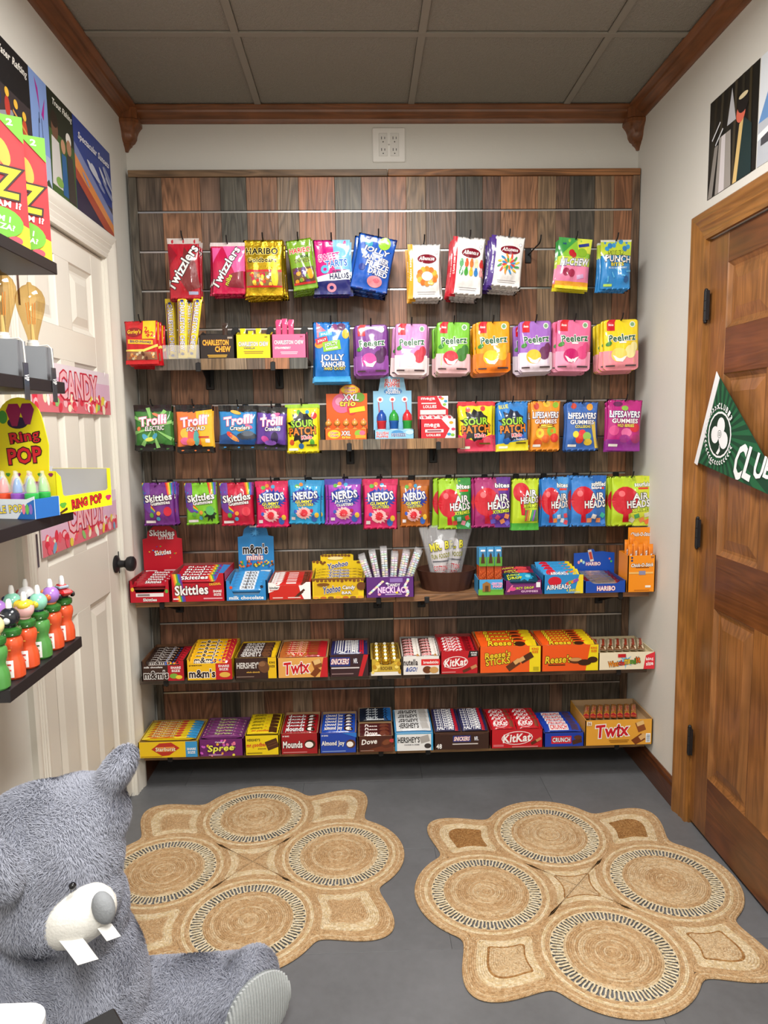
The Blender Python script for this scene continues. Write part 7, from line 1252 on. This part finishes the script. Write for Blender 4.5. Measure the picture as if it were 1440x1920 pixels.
def strip(pts, w, nm):
    m = MB(); L_ = [aty(x, y, Y) for x, y, Y in pts]; 
    for i in range(len(L_)-1):
        a, b = L_[i]-OB, L_[i+1]-OB; s = Vector((w/2, .004, w*.06)); n_ = Vector((.0008, -.0014, 0))
        m.face([a-s, a+s, b+s, b-s], 'ecebe8'); m.face([a-s+n_, a+s+n_, b+s+n_, b-s+n_], 'ecebe8'); m.face([a-s, b-s, b-s+n_, a-s+n_], 'ecebe8'); m.face([a+s, b+s, b+s+n_, a+s+n_], 'ecebe8')
    return m.build(nm, PAPER, bt)
strip([(122, 1748, -1.668), (142, 1772, -1.690), (165, 1803, -1.700)], .033, 'paper_strip'); strip([(196, 1736, -1.668), (205, 1748, -1.676), (213, 1759, -1.680)], .022, 'paper_strip')
# ribbed sole of the near foot
m = MB(); c0 = Vector((-.362, -1.432, .106))-OB; nn_ = Vector((.66, -.74, -.05)).normalized(); ux = nn_.cross(Vector((0, 0, 1))).normalized(); uz = ux.cross(nn_).normalized()
NR = 24
for k in range(NR):
    f = -1+2*(k+.5)/NR; hgt = .088*math.sqrt(max(.02, 1-f*f)); p = c0+ux*(f*.082)
    bul = lambda g: nn_*(.020*math.sqrt(max(0, 1-f*f*.8))*math.sqrt(max(0, 1-g*g*.85)))
    m.tube([p+uz*(hgt*g)+bul(g) for g in (-1, -.75, -.4, 0, .4, .75, 1)], .0040, 'b4b8b9', 8)
m.build('foot_sole', SUEDE, bt, True)
q_ = MB(); NP = 24; q_.face([c0+ux*(.082*math.cos(2*math.pi*k/NP))+uz*(.088*math.sin(2*math.pi*k/NP))+nn_*.001 for k in range(NP)], 'a0a4a6')
for k in range(NP):
    a0, a1 = 2*math.pi*k/NP, 2*math.pi*(k+1)/NP; pr_ = lambda a, f: c0+ux*(.082*f*math.cos(a))+uz*(.088*f*math.sin(a))+nn_*(.018*math.sqrt(max(0, 1-f*f)))
    for f0, f1 in ((1, .85), (.85, .6), (.6, .3), (.3, 0)): q_.face([pr_(a0, f0), pr_(a1, f0), pr_(a1, f1), pr_(a0, f1)] if f1 else [pr_(a0, f0), pr_(a1, f0), pr_(0, 0)], 'a0a4a6')
q_.build('sole_pad', SUEDE, bt, True)
# ================================================================ things at the lower left edge
t = thing('white_side_table', 'white rounded side table at the lower left corner', 'table', (-.672, -2.13, 0))
P = []; tx0, tx1, ty0, ty1, rr_ = -.16, .137, -.16, .152, .03
for cx_, cy_, a0 in ((tx1-rr_, ty1-rr_, 0), (tx0+rr_, ty1-rr_, 90), (tx0+rr_, ty0+rr_, 180), (tx1-rr_, ty0+rr_, 270)):
    for k in range(7): a = math.radians(a0+15*k); P.append((cx_+rr_*math.cos(a), cy_+rr_*math.sin(a)))
mk(lambda m: m.prism(P, 2, .588, .610, 'e9e9ea'), 'table_top', PLAST, t)
for sx in (-1, 1):
    for sy in (-1, 1): mk(lambda m: m.tube([(sx*.11, sy*.11, 0), (sx*.10, sy*.10, .588)], [.010, .013], 'e0e0e2', 10), 'leg', PLAST, t, True)
o = mk(lambda m: m.bbox(-.13, .13, -.10, .10, 0, .006, 'f0f0f0', .0006), 'paper_stack', PAPER); o.location = (-.720, -2.095, .6105); o.rotation_euler = (0, 0, math.radians(-12)); tag(o, 'stack of white paper lying on the white side table', 'paper')
t = thing('black_box', 'black upright box with its corner showing at the bottom edge', 'box', (-.456, -2.053, 0), (0, 0, math.radians(38)))
mk(lambda m: m.bbox(-.043, .043, -.053, .053, 0, .588, '151517', .003), 'box_body', MATTE, t); mk(lambda m: m.bbox(-.045, .045, -.055, .055, .588, .604, '1c1c1e', .003), 'box_lid', MATTE, t)
